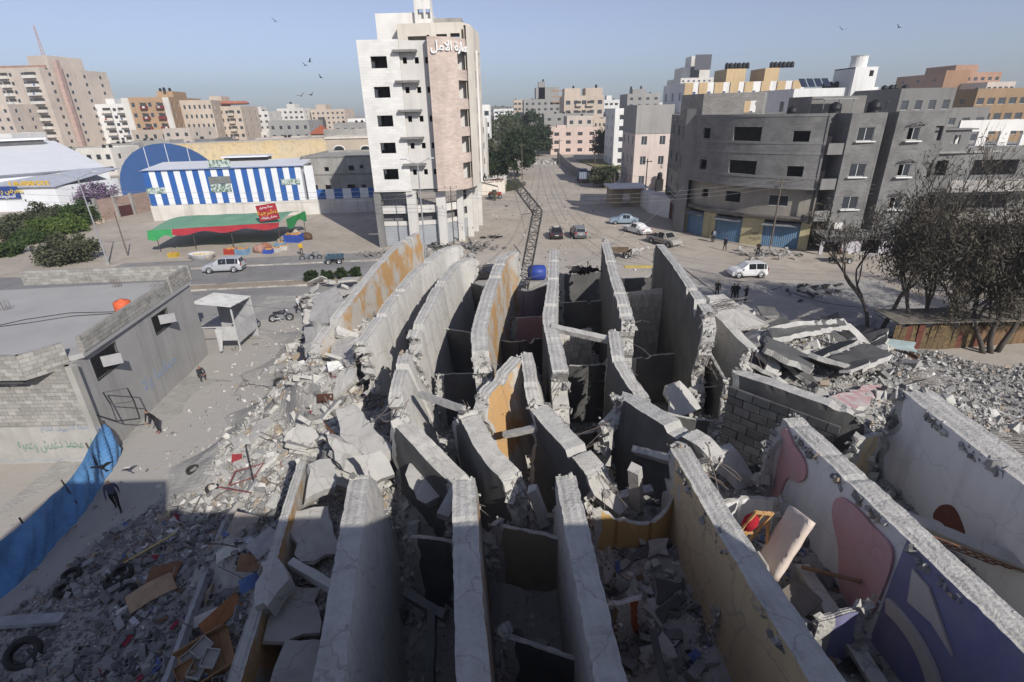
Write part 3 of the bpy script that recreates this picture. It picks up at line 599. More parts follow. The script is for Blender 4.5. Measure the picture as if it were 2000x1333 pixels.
def hall():
    bl = M('blue_sheet', (0.035, 0.12, 0.36), (0.03, 0.10, 0.31), rough=0.5, bump=0, scale=0.5); wh = M('white_sheet', (0.72, 0.73, 0.74), (0.64, 0.65, 0.66), rough=0.5, bump=0, scale=0.5)
    root = thing('striped_hall', 'warehouse clad in vertical blue and white sheet stripes behind the green market tent', 'warehouse')
    a = P(305, 432); b = Vector((PY(598, 395, 97.0).x, 97.0, 0)); a = Vector((a.x, a.y, 0)); d = (b-a); L = d.length; t = d/L; bk = Vector((-t.y, t.x, 0))
    zb = 2.6; zt = 8.4
    mb = MB(); facade(mb, [tuple((a-t*0.3)[:2]), tuple((a+t*(L+13.6))[:2])], 0, zb, (), 0.4); mb.build('plinth', M('white_rendered_wall', (0.62, 0.6, 0.55), (0.5, 0.47, 0.42), scale=0.3, stain=0.5), root, normals=False)
    n = 26; w = L/n
    pm = {}
    for k in range(n):
        key = k % 2
        if key not in pm:
            mb = MB(); st = 6
            for q in range(st):
                x0 = w*q/st; x1 = w*(q+1)/st; mb.box(x0, x0+(x1-x0)*0.7, -0.05, 0, zb, zt); mb.box(x0+(x1-x0)*0.7, x1, -0.03, 0, zb, zt)
            pm[key] = mb.mesh('panel', bl if key == 0 else wh, normals=False)
        p = a+t*(w*k); link('panel', pm[key], root, p, (0, 0, math.atan2(t.y, t.x)))
    pb = MB().box(0, 1.3, -0.05, 0, zb, 4.4)
    for k in range(8):
        p = a+t*(L+0.6+1.5*k); q = MB(); q.box(0, 1.48, -0.05, 0.05, zb, 4.3 if k else zt); link('panel', q.mesh('panel', wh if k % 2 == 0 else bl), root, p, (0, 0, math.atan2(t.y, t.x)))
    # body behind the panels and pitched roof with a ridge vent
    c = b+bk*18; dd = a+bk*18; mb = MB(); mb.prism([tuple((p)[:2]) for p in (a+bk*0.02, b+bk*0.02, c, dd)], 0.0, zt-0.02); mb.build('body', wh, root)
    r0 = a+bk*9-t*0.4; r1 = b+bk*9+t*0.4; e0 = a-bk*0.4-t*0.4; e1 = b-bk*0.4+t*0.4; g0 = dd+bk*0.4-t*0.4; g1 = c+bk*0.4+t*0.4; zr = zt+0.7
    mb = MB(); roof = M('white_roof_sheet', (0.68, 0.69, 0.70), (0.6, 0.61, 0.62), rough=0.45, bump=0, scale=0.3)
    for p0, p1 in ((e0, e1), (g1, g0)):
        q0, q1 = (r0, r1) if p0 is e0 else (r1, r0)
        mb.quad((p0.x, p0.y, zt), (p1.x, p1.y, zt), (q1.x, q1.y, zr), (q0.x, q0.y, zr))
    mb.face([mb.vert((p.x, p.y, z)) for p, z in ((e0, zt), (r0, zr), (g0, zt))]); mb.face([mb.vert((p.x, p.y, z)) for p, z in ((e1, zt), (g1, zt), (r1, zr))]); mb.build('roof', roof, root)
    mb = MB(); v = a+t*(L*0.42)+bk*7.5; mt = Matrix.Translation((v.x, v.y, 0)) @ Matrix.Rotation(math.atan2(t.y, t.x), 4, 'Z')
    mb.box(0, 7.5, 0, 3, zt+0.3, zr+0.5, 1, mt); mb.box(-0.3, 7.8, -0.5, 3.5, zr+0.5, zr+0.75, 0, mt); mb.build('roof_vent', [roof, DARKM], root)
    mb = MB(); mb.box(-0.3, L+0.3, -0.14, -0.06, zt-0.12, zt+0.08, 0, Matrix.Translation(a) @ Matrix.Rotation(math.atan2(t.y, t.x), 4, 'Z')); mb.build('eaves_trim', bl, root)
    sg = M('signboard', (0.5, 0.55, 0.52), (0.10, 0.16, 0.12), scale=2.5, bump=0, contrast=0.1)
    for fr, z, wd, hh in ((0.0, 4.6, 3.0, 1.0), (0.40, 4.5, 3.4, 1.3), (0.40, 5.9, 3.6, 1.2), (0.42, 8.6, 3.6, 1.2), (0.86, 5.3, 3.2, 1.0)):
        mb = MB(); p = a+t*(L*fr); mb.box(0, wd, -0.13, -0.07, z, z+hh, 0, Matrix.Translation(p) @ Matrix.Rotation(math.atan2(t.y, t.x), 4, 'Z')); mb.build('sign_panel', sg if z != 5.9 else M('grey_panel', (0.2, 0.21, 0.2)), root)
    # barrel-vault hall behind
    root = thing('barrel_vault_hall', 'hall with a long rounded roof, blue with a faded yellow sheet band', 'warehouse')
    A = PY(229, 345, 120); B = PY(436, 345, 120); L2 = B.x-A.x; dirv = Vector((0.93, 0.42, 0)).normalized(); ln = 42; prof = []
    cx = (A.x+B.x)/2; hw = L2/2; yl = M('yellow_sheet', (0.50, 0.38, 0.20), (0.44, 0.37, 0.26), rough=0.6, scale=0.2, bump=0.05, stain=0.5); blue = M('blue_vault', (0.06, 0.12, 0.28), (0.05, 0.10, 0.23), rough=0.6, scale=0.3, bump=0.05)
    nseg = 18; zc = 2.5; hh = PY(330, 280, 120).z-zc
    for k in range(nseg+1):
        an = math.pi*k/nseg; prof.append((cx-hw*math.cos(an), zc+hh*math.sin(an)))
    for k in range(nseg):
        m = blue if k < 11 or k > 15 else yl
        if k < 8: m = M('grey_blue_sheet', (0.30, 0.34, 0.42), (0.25, 0.29, 0.37), rough=0.5, bump=0)
        if 8 <= k < 10: m = M('grey_blue_sheet', (0.30, 0.34, 0.42))
        if 10 <= k < 15: m = yl
        if k >= 15: m = blue
        (xa, za), (xb, zb_) = prof[k], prof[k+1]; mb = MB(); e = dirv*ln
        mb.quad((xa, 120, za), (xb, 120, zb_), (xb+e.x, 120+e.y, zb_), (xa+e.x, 120+e.y, za)); mb.build('roof_sheet', m, root)
    mb = MB(); mb.face([mb.vert((x, 120.02, z)) for x, z in prof]); mb.quad((cx-hw, 120.02, 0), (cx+hw, 120.02, 0), (cx+hw, 120.02, zc), (cx-hw, 120.02, zc)); mb.quad((cx+hw, 120.02, 0), (cx+hw+dirv.x*ln, 120+dirv.y*ln, 0), (cx+hw+dirv.x*ln, 120+dirv.y*ln, zc), (cx+hw, 120.02, zc)); mb.build('end_wall', M('blue_end_wall', (0.045, 0.10, 0.25), (0.04, 0.09, 0.22), rough=0.6, bump=0.05, scale=0.6), root)
    for fx in (-0.35, 0.05, 0.45): MB().box(cx+hw*fx-0.05, cx+hw*fx+0.05, 119.9, 120, 0, zc+hh*math.sqrt(max(0, 1-fx*fx))-0.1).build('seam', wh, root)
    # long white shed behind the vault, and the small striped gable
    A = PY(470, 272, 165); B = PY(612, 268, 150)
    root = thing('striped_shed', 'distant white-roofed shed with a blue and white striped gable behind the yellow vault', 'warehouse')
    gx0, gx1 = PY(540, 300, 150).x, PY(612, 300, 150).x; n = 15; w = (gx1-gx0)/n; mid = (gx0+gx1)/2
    for k in range(n):
        x0 = gx0+w*k; x1 = x0+w; zz = lambda x: 6.2+2.6*(1-abs(x-mid)/((gx1-gx0)/2)); mb = MB(); xm = (x0+x1)/2
        mb.quad((x0, 150, 0), (x1, 150, 0), (x1, 150, zz(x1)), (x0, 150, zz(x0))); mb.quad((x0, 150.2, 0), (x1, 150.2, 0), (x1, 150.2, zz(x1)), (x0, 150.2, zz(x0))); mb.build('panel', bl if k % 2 else wh, root)
    mb = MB(); e = Vector((-0.45, 0.9, 0))*55
    mb.quad((gx0-.3, 149.6, 6.1), (mid, 149.6, 8.9), (mid+e.x, 149.6+e.y, 8.9), (gx0+e.x, 149.6+e.y, 6.1)); mb.quad((mid, 149.6, 8.9), (gx1+.3, 149.6, 6.1), (gx1+e.x, 149.6+e.y, 6.1), (mid+e.x, 149.6+e.y, 8.9))
    mb.quad((gx0, 150, 0), (gx0+e.x, 150+e.y, 0), (gx0+e.x, 150+e.y, 6.1), (gx0, 150, 6.1)); mb.build('roof', roof, root)
hall()

def factory():
    wh = M('factory_white', (0.70, 0.71, 0.72), (0.62, 0.63, 0.65), rough=0.5, bump=0.03, scale=0.3); roof = M('factory_roof', (0.74, 0.75, 0.76), (0.68, 0.69, 0.70), rough=0.4, bump=0.03, scale=0.3)
    root = thing('white_factory', 'large white sheet-metal factory with a long dark roof vent beside the barrel hall', 'factory')
    b = Vector((PY(213, 340, 128).x, 128, 0)); a = b-Vector((.62, .78, 0))*80; t = (b-a).normalized(); bk = Vector((-t.y, t.x, 0)); zt = PY(204, 327, 128).z
    mb = MB(); facade(mb, [tuple(a[:2]), tuple(b[:2]), tuple((b+bk*60)[:2])], 1.6, zt, (), 0.3); mb.build('wall', wh, root, normals=False)
    mb = MB(); facade(mb, [tuple(a[:2]), tuple((b+t*0.05)[:2]), tuple((b+bk*60)[:2])], 0, 1.62, (), 0.36); mb.build('plinth', CONC_L, root, normals=False)
    rz = zt+5.2; r0 = a+bk*36; r1 = b+bk*36; mb = MB(); b2 = b+bk*72; a2 = a+bk*72
    mb.quad((a.x, a.y-0.4, zt), (b.x+0.4, b.y-0.4, zt), (r1.x+.4, r1.y, rz), (r0.x, r0.y, rz)); mb.quad((r0.x, r0.y, rz), (r1.x+.4, r1.y, rz), (b2.x+.4, b2.y, zt), (a2.x, a2.y, zt)); mb.face([mb.vert((b.x+.02, b.y, zt)), mb.vert((b2.x+.02, b2.y, zt)), mb.vert((r1.x+.02, r1.y, rz))]); mb.build('roof', roof, root)
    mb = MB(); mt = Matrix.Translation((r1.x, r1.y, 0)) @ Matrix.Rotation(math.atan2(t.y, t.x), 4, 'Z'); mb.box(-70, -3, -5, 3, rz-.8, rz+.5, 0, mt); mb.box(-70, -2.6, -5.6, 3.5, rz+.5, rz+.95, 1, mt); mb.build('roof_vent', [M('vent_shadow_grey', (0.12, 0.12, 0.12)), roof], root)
    MB().box(0, 80.3, -.55, -.4, zt-0.25, zt+0.05, 0, Matrix.Translation(a) @ Matrix.Rotation(math.atan2(t.y, t.x), 4, 'Z')).build('eaves_gutter', M('gutter_grey', (0.22, 0.24, 0.26)), root)
    # lower shop front with sign
    root = thing('shop_with_signs', 'low white shop with yellow lettering on its roof and a blue signboard', 'shop')
    fx0 = PY(-60, 420, 108).x; fx1 = PY(118, 400, 108).x
    mb = MB(); facade(mb, [(fx0, 108), (fx1, 108), (fx1+3, 122)], 0, 4.6, (), 0.3); mb.build('wall', wh, root, normals=False)
    mb = MB(); mb.quad((fx0, 107.6, 4.6), (fx1+.3, 107.6, 4.6), (fx1+3, 124, 6.6), (fx0, 124, 6.6)); mb.quad((fx0, 107.6, 4.5), (fx1+.3, 107.6, 4.5), (fx1+3, 124, 6.5), (fx0, 124, 6.5)); mb.build('roof', M('ribbed_grey_roof', (0.5, 0.52, 0.56), (0.36, 0.38, 0.44), scale=1.2, rough=0.5, bump=0), root)
    p = PY(20, 402, 107.8); mb = MB(); mb.box(fx0, PY(48, 402, 107.8).x, 107.6, 107.75, 2.6, 4.9); bd = mb.build('signboard', M('sign_blue', (0.03, 0.06, 0.22), (0.02, 0.05, 0.18), bump=0), root)
    me = text_mesh(arabic('معرض رمضان'), 1.3, M('sign_yellow', (0.7, 0.5, 0.08), bump=0), 0.03, 0.02); link('lettering', me, root, (p.x, 107.55, 4.1), (R(90), 0, 0))
    me = text_mesh(arabic('للمفروشات'), 0.9, M('white_letters', (0.85, 0.85, 0.84)), 0.03); link('lettering', me, root, (p.x, 107.55, 3.1), (R(90), 0, 0))
    p = PY(58, 362, 109.5); me = text_mesh('UNIPRESS', 1.9, M('sign_gold', (0.62, 0.40, 0.05), (0.5, 0.33, 0.05), bump=0), 0.1, 0.03); link('lettering', me, root, (p.x, 109.5, p.z), (R(90), 0, 0))
    mb = MB()
    for k in range(7): x = p.x-4+1.3*k; mb.tube((x, 109.6, 4.9), (x, 109.6, p.z-0.5), 0.06, n=4)
    mb.build('sign_frame', DARKM, root)
factory()
# ------------------------------------------------------------------ left house, market tent, walls
def block_wall_pieces(parent, p0, p1, z0, z1, bw=0.4, bh=0.2, proud=0.025, mat=None, skip=0.03, seed=0, limit=300, name='concrete_block', jag=None):
    """single blocks laid proud of a wall, each an object sharing one mesh; returns how many were laid"""
    mat = mat or M('cement_block', (0.36, 0.345, 0.315), (0.27, 0.258, 0.235), scale=2.2, rnd=0.22, bump=0.4, bscale=30)
    rg = random.Random(seed); p0 = Vector(p0); p1 = Vector(p1); d = p1-p0; L = d.length; t = d/L; ang = math.atan2(t.y, t.x)
    key = ('blk', bw, bh, mat.name, proud)
    if key not in WIN:
        mb = MB(); g = 0.007; e = 0.014
        mb.box(g+e, bw-g-e, -proud, -proud*0.5, g+e, bh-g-e); mb.box(g, bw-g, -proud*0.5, 0.05, g, bh-g); WIN[key] = mb.mesh('concrete_block', mat, normals=False)
    me = WIN[key]; c = 0; z = z0; row = 0
    while z+bh <= z1+1e-3:
        s = -(row % 2)*bw/2
        while s < L-0.02:
            a = max(s, 0); b = min(s+bw, L)
            if b-a > 0.06 and rg.random() > skip and (jag is None or z+bh < jag((a+b)/2)) and c < limit:
                o = link(name, me, parent, (p0.x+t.x*a, p0.y+t.y*a, z), (0, 0, ang)); c += 1
                o.scale = ((b-a)/bw, 1+rg.uniform(-.2, .3), 1)
            s += bw
        z += bh; row += 1
    return c
def left_house():
    root = thing('low_block_house', 'low grey concrete-block house with flat roof, barred windows and painted writing', 'house')
    A = Vector((-21.64, 23.2)); B = Vector((-23.1, 36.6)); W = 15.0
    zt = 5.55
    grey = M('cement_render', (0.36, 0.352, 0.338), (0.28, 0.275, 0.265), scale=0.5, stain=0.4, contrast=0.5)
    roofm = M('roof_cement', (0.39, 0.385, 0.372), (0.31, 0.305, 0.298), scale=0.35, contrast=0.5, stain=0)
    d = (B-A).normalized(); L = (B-A).length; lf = Vector((-d.y, d.x))        # lf points into the house (left)
    # side wall with two barred windows
    ops = [(1.6, 3.9, 3.9, 5.2), (7.8, 9.8, 3.9, 5.1)]
    mb = MB(); facade(mb, [tuple(A), tuple(B)], 0, zt, ops, 0.2); facade(mb, [tuple(B), tuple(B+lf*W)], 0, zt, (), 0.2); mb.build('side_wall', grey, root, normals=False)
    for o in ops:
        g = MB(); n = 13
        for k in range(n):
            s = o[0]+(o[1]-o[0])*(k+0.5)/n; p = A+d*s+Vector((d.y, -d.x))*0.01; g.tube((p.x, p.y, o[2]), (p.x, p.y, o[3]), 0.018, n=4)
        for z in (o[2]+0.03, (o[2]+o[3])/2, o[3]-0.03):
            p = A+d*o[0]; q = A+d*o[1]; g.tube((p.x+.02, p.y, z), (q.x+.02, q.y, z), 0.02, n=4)
        g.build('window_grille', DARKM, root)
        p = A+d*(o[0]+0.7); g = MB(); g.box(0, 0.04, 0, 0.9, 0, 0.6, 0, Matrix.Translation((p.x+0.05, p.y, o[2]+0.5)) @ Matrix.Rotation(-1.0, 4, 'Z')); g.build('shutter_leaf', M('shutter_grey', (0.4, 0.4, 0.4)), root)
    # front wall of blocks, then the smooth painted base
    F0 = A+Vector((-W, 0.2)); mb = MB(); facade(mb, [tuple(F0), tuple(A)], 0, zt, (), 0.22); mb.build('front_wall', BLOCKS, root, normals=False)
    n = block_wall_pieces(root, (A.x-6.6, A.y-0.003, 0), (A.x-0.02, A.y-0.003, 0), 2.25, 4.6, 0.42, 0.21, 0.02, seed=2, skip=0.02, limit=190)
    mb = MB(); mb.box(A.x-6.9, A.x-0.03, A.y-0.09, A.y-0.004, 0, 2.22); mb.build('painted_base', M('pale_render', (0.40, 0.385, 0.35), (0.31, 0.3, 0.275), scale=0.8, stain=0.3), root)
    MB().box(A.x-0.02, A.x+0.28, A.y-0.12, A.y+0.25, 0, zt).build('corner_column', M('pale_render', (0.4, 0.385, 0.35)), root)
    MB().box(A.x-7.3, A.x-6.9, A.y-0.16, A.y+0.2, 0, 4.7).build('pier', CONC, root)
    gp = M('green_paint', (0.16, 0.26, 0.19), (0.24, 0.30, 0.24), bump=0, scale=3); bp = M('blue_paint', (0.20, 0.25, 0.36), (0.3, 0.32, 0.37), bump=0, scale=3)
    # sagging hand-painted letters
    me = text_mesh(arabic('ابو محمد دغمش وعميه'), 0.98, gp, 0.003, 0.012)
    def fit(me, w, h):
        xs_ = [v.co.x for v in me.vertices]; ys_ = [v.co.y for v in me.vertices]; sx = w/(max(xs_)-min(xs_)); sy = h/(max(ys_)-min(ys_))
        for v in me.vertices: v.co.x = (v.co.x-(max(xs_)+min(xs_))/2)*sx; v.co.y = (v.co.y-(max(ys_)+min(ys_))/2)*sy+.05*math.sin(v.co.x*2.3)
    fit(me, 3.9, .85); q = PY(108, 870, A.y-.1); link('lettering', me, root, q, (R(90), 0, 0))
    me = text_mesh(arabic('احلا وسهلا الضيوف الكرام'), 0.55, bp, 0.003, 0.004)
    fit(me, 3.1, .45); q = PY(138, 838, A.y-.1); link('lettering', me, root, q, (R(90), 0, 0))
    g = MB(); g.path([(A.x-6.3+0.12*k, A.y-0.1, 0.22+0.07*math.sin(k*0.9)+0.04*math.sin(k*0.37)) for k in range(46)], 0.018, n=4); g.build('painted_scroll', bp, root)
    me = text_mesh(arabic('حماسا ولا'), 1.1, M('blue_spray', (0.22, 0.30, 0.42), (0.26, 0.3, 0.36), bump=0, scale=2), 0.003, 0.01)
    p = A+d*7.0+Vector((d.y, -d.x))*0.012; link('lettering', me, root, (p.x, p.y, 1.8), (R(90), 0, math.atan2(d.y, d.x)))
    # roof slab, overhanging at the front, low block parapets
    O = 0.9; rb = MB(); poly = [A+Vector((-W, -O)), A+Vector((-1.3, -O)), A+Vector((-0.35, 0.6)), A+Vector((0.12, 1.0)), B+Vector((0.12, 0.1)), B+lf*W]
    rb.prism([tuple(p) for p in poly], zt, zt+0.25); rb.build('roof_slab', roofm, root)
    par = M('parapet_block', (0.37, 0.355, 0.325), (0.29, 0.28, 0.255), scale=1.5, stain=0.2)
    def parapet(p, q, h, th=0.2, blocks=True, seed=0):
        p = Vector(p); q = Vector(q); t = (q-p).normalized(); mb = MB(); z0 = zt+0.25
        facade(mb, [tuple(p), tuple(q)], z0-0.5 if h > 1.2 else z0, z0-0.5+h if h > 1.2 else z0+h, (), th, caps=True); mb.build('parapet', BLOCKS, root, normals=False)
        if blocks: block_wall_pieces(root, (p.x, p.y, 0), (q.x, q.y, 0), z0-0.5 if h > 1.2 else z0, z0-0.5+h if h > 1.2 else z0+h, 0.42, 0.21, 0.02, seed=seed)
    f0 = A+Vector((-W, -O-0.01)); f1 = A+Vector((-1.3, -O-0.01)); f2 = A+Vector((-0.3, 0.55))
    parapet(f0, f1, 1.26, seed=5); parapet(f1, f2, 1.26, seed=6)
    parapet(A+Vector((0.14, 1.1)), A+d*(L*0.78)+Vector((0.14, 0)), 0.84, seed=7)
    parapet(A+d*(L*0.80)+Vector((0.14, 0)), B+Vector((0.14, 0.0)), 1.05, seed=8)
    parapet(B+Vector((-11.5, -0.3)), B+Vector((0.1, 0.3)), 1.05, seed=9); parapet(B+lf*W+Vector((0.5, -1.5)), B+lf*(W-1.8)+Vector((0, -1.0)), 0.84, seed=10)
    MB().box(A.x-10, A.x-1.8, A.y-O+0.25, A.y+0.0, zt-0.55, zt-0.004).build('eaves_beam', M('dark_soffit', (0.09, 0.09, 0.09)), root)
    # rebar stubs
    for (x, y) in ((-33.2, 27.6), (-31.5, 31.0), (-27.5, 35.3), (-23.9, 33.9), (-23.4, 34.8), (-30.2, 36.5)):
        rb = MB(); rg = random.Random(int(x*10))
        for k in range(8): rb.tube((x+0.12*(k % 3)-0.1+0.05*k, y+0.1*(k//3), zt+0.25), (x+0.12*(k % 3)-0.1+0.05*k+rg.uniform(-.06, .06), y+0.1*(k//3)+rg.uniform(-.06, .06), zt+0.25+rg.uniform(0.55, 0.8)), 0.012, n=4)
        rb.build('rebar_stub', M('rebar', (0.14, 0.11, 0.095), (0.2, 0.17, 0.15), rough=0.7, bump=0), root)
    g = MB(); pts = [(-36, 26.2), (-33.5, 27.3), (-30, 27.8), (-28, 28.6), (-26.2, 29.6), (-23.4, 30.0)]; g.path([(x, y, zt+0.28) for x, y in pts], 0.025, n=5); pts = [(-30, 27.6), (-28.6, 29.2), (-26.7, 30.2), (-23.5, 30.2)]; g.path([(x, y, zt+0.28) for x, y in pts], 0.02, n=5); stuff(g.build('roof_cable', DARKM, root))
    g = MB(); g.path([(-33, 25.0, zt+.27), (-31.6, 24.9, zt+.27), (-30, 24.3, zt+.27), (-28.6, 23.7, zt+.27)], 0.02, n=4); g.build('roof_cable', DARKM, root)
    o = MB().lathe([(0.0, 0), (0.40, 0), (0.46, 0.15), (0.46, 0.62), (0.38, 0.72), (0.14, 0.76), (0.14, 0.82), (0, 0.82)], n=16).build('water_barrel', M('orange_plastic', (0.62, 0.13, 0.05), (0.55, 0.1, 0.04), rough=0.5, bump=0), None, True)
    o.location = (-23.4, 30.2, zt+0.25); tag(o, 'orange plastic barrel on the flat roof of the block house', 'barrel')
    # bent metal frame hung on the side wall near the corner
    f = MB(); p = Vector((-21.45, 24.6, 2.6))
    for a, b in (((0, 0, 0), (0.9, 0.5, -0.1)), ((0.9, 0.5, -0.1), (1.3, 0.0, -0.9)), ((1.3, 0, -0.9), (0.35, -0.4, -0.8)), ((0.35, -0.4, -0.8), (0, 0, 0)), ((0, 0, 0), (0.1, -0.3, 0.9)), ((0.1, -0.3, 0.9), (0.95, 0.3, 0.8)), ((0.95, 0.3, 0.8), (0.9, 0.5, -0.1)), ((-0.4, -1.2, 0.3), (0.35, -0.4, -0.8))): f.tube(p+Vector(a), p+Vector(b), 0.035, n=5)
    f.build('window_frame', DARKM, root)
    # lean-to with corrugated white roof at the far end
    root2 = thing('sheet_metal_kiosk', 'white corrugated-roof kiosk stuck on the end of the block house by the road', 'kiosk')
    wm = M('white_corrugated', (0.48, 0.48, 0.475), (0.38, 0.38, 0.375), rough=0.5, scale=1.5, bump=0, stain=0.4)
    x0, x1, y0, y1 = -23.6, -20.7, 36.9, 40.2; mb = MB(); n = 22
    for k in range(n):
        ya = y0+(y1-y0)*k/n; yb = ya+(y1-y0)/n*0.5; yc = ya+(y1-y0)/n
        za = 3.6-0.28*k/n
        for p, q, e, f_ in ((ya, yb, 0, 0.07), (yb, yc, 0.07, 0)): mb.quad((x0, p, za+e+0.35), (x1, p, za+e), (x1, q, za+f_), (x0, q, za+f_+0.35))
    mb.build('roof', wm, root2, normals=False)
    for (x, y) in ((x1-.1, y0+.1), (x1-.1, y1-.1), (x0+.2, y1-.1), (x0+.2, y0+.1)): MB().box(x-.05, x+.05, y-.05, y+.05, 0, 3.4).build('post', wm, root2)
    MB().box(x0+1.4, x1-.04, y0+0.0, y0+0.05, 0.95, 2.0).build('counter_panel', wm, root2)
    MB().box(x1-.1, x1-.04, y0+.1, y1, 0.7, 2.0).build('side_panel', wm, root2)
    MB().box(x0, x1-.1, y1-.1, y1-.04, 0, 3.3).build('back_panel', M('kiosk_grey', (0.4, 0.4, 0.41), scale=0.7), root2)
    MB().box(x0, x1-.1, y0, y0+.06, 2.0, 2.08).build('rail', wm, root2)
    MB().quad((x0+1.3, y0-.05, 1.9), (x0+1.9, y0-.05, 1.9), (x0+1.75, y0-.5, 0.3), (x0+1.5, y0-.45, 0.25)).build('hanging_cloth', wm, root2)
left_house()

def tarp():
    root = thing('blue_tarp_screen', 'long blue plastic tarp screen strung on poles beside the path', 'tarpaulin')
    m = M('blue_tarp', (0.14, 0.31, 0.55), (0.09, 0.23, 0.46), rough=0.5, scale=1.2, bump=0.5, bscale=3.5, dist=0.08, stain=.3)
    # top and bottom edges read from the photograph; the bottom stands on the ground
    bot = [P(236, 888), P(196, 958), P(150, 1020), P(80, 1100), P(10, 1165), P(-60, 1225)]
    mb = MB(); rows = []; cum = [0]
    for a, b in zip(bot[:-1], bot[1:]): cum.append(cum[-1]+(b-a).length)
    N = 90; nz = 12
    for k in range(N+1):
        s = cum[-1]*k/N; j = max(i for i in range(len(bot)-1) if cum[i] <= s+1e-6); f = (s-cum[j])/(cum[j+1]-cum[j]); p = bot[j].lerp(bot[j+1], f)
        h = 1.95+0.2*math.sin(s*0.9)-0.3*abs(math.sin(s*0.55)); r = []
        for q in range(nz+1):
            z = h*q/nz; bul = 0.16*math.sin(s*1.7+q*0.25)+0.08*math.sin(s*7.3+q*0.8+2*math.sin(s*1.1))+0.05*math.sin(s*13+q*1.4)+0.04*mnoise.noise(Vector((s*2.5, q*.9, 0))); bul *= math.sin(math.pi*min(1, q/nz*0.9+0.1))
            r.append(mb.vert((p.x-0.25*q/nz+bul*0.9, p.y+bul*0.5, z+0.02)))
        rows.append(r)
    for k in range(N):
        for q in range(nz): mb.face((rows[k][q], rows[k+1][q], rows[k+1][q+1], rows[k][q+1]))
    mb.build('sheet', m, root, True, normals=False)
    for k, i in enumerate((0, 18, 40, 62, 84)):
        v = Vector(mb.v[rows[i][-1]]); b = Vector(mb.v[rows[i][0]]); t = MB().tube((b.x-.08, b.y-0.03, -0.05), (v.x-.08, v.y-0.03, v.z+0.25), 0.035, n=6); t.build('pole', M('pole_rust', (0.10, 0.08, 0.07)), root)
tarp()

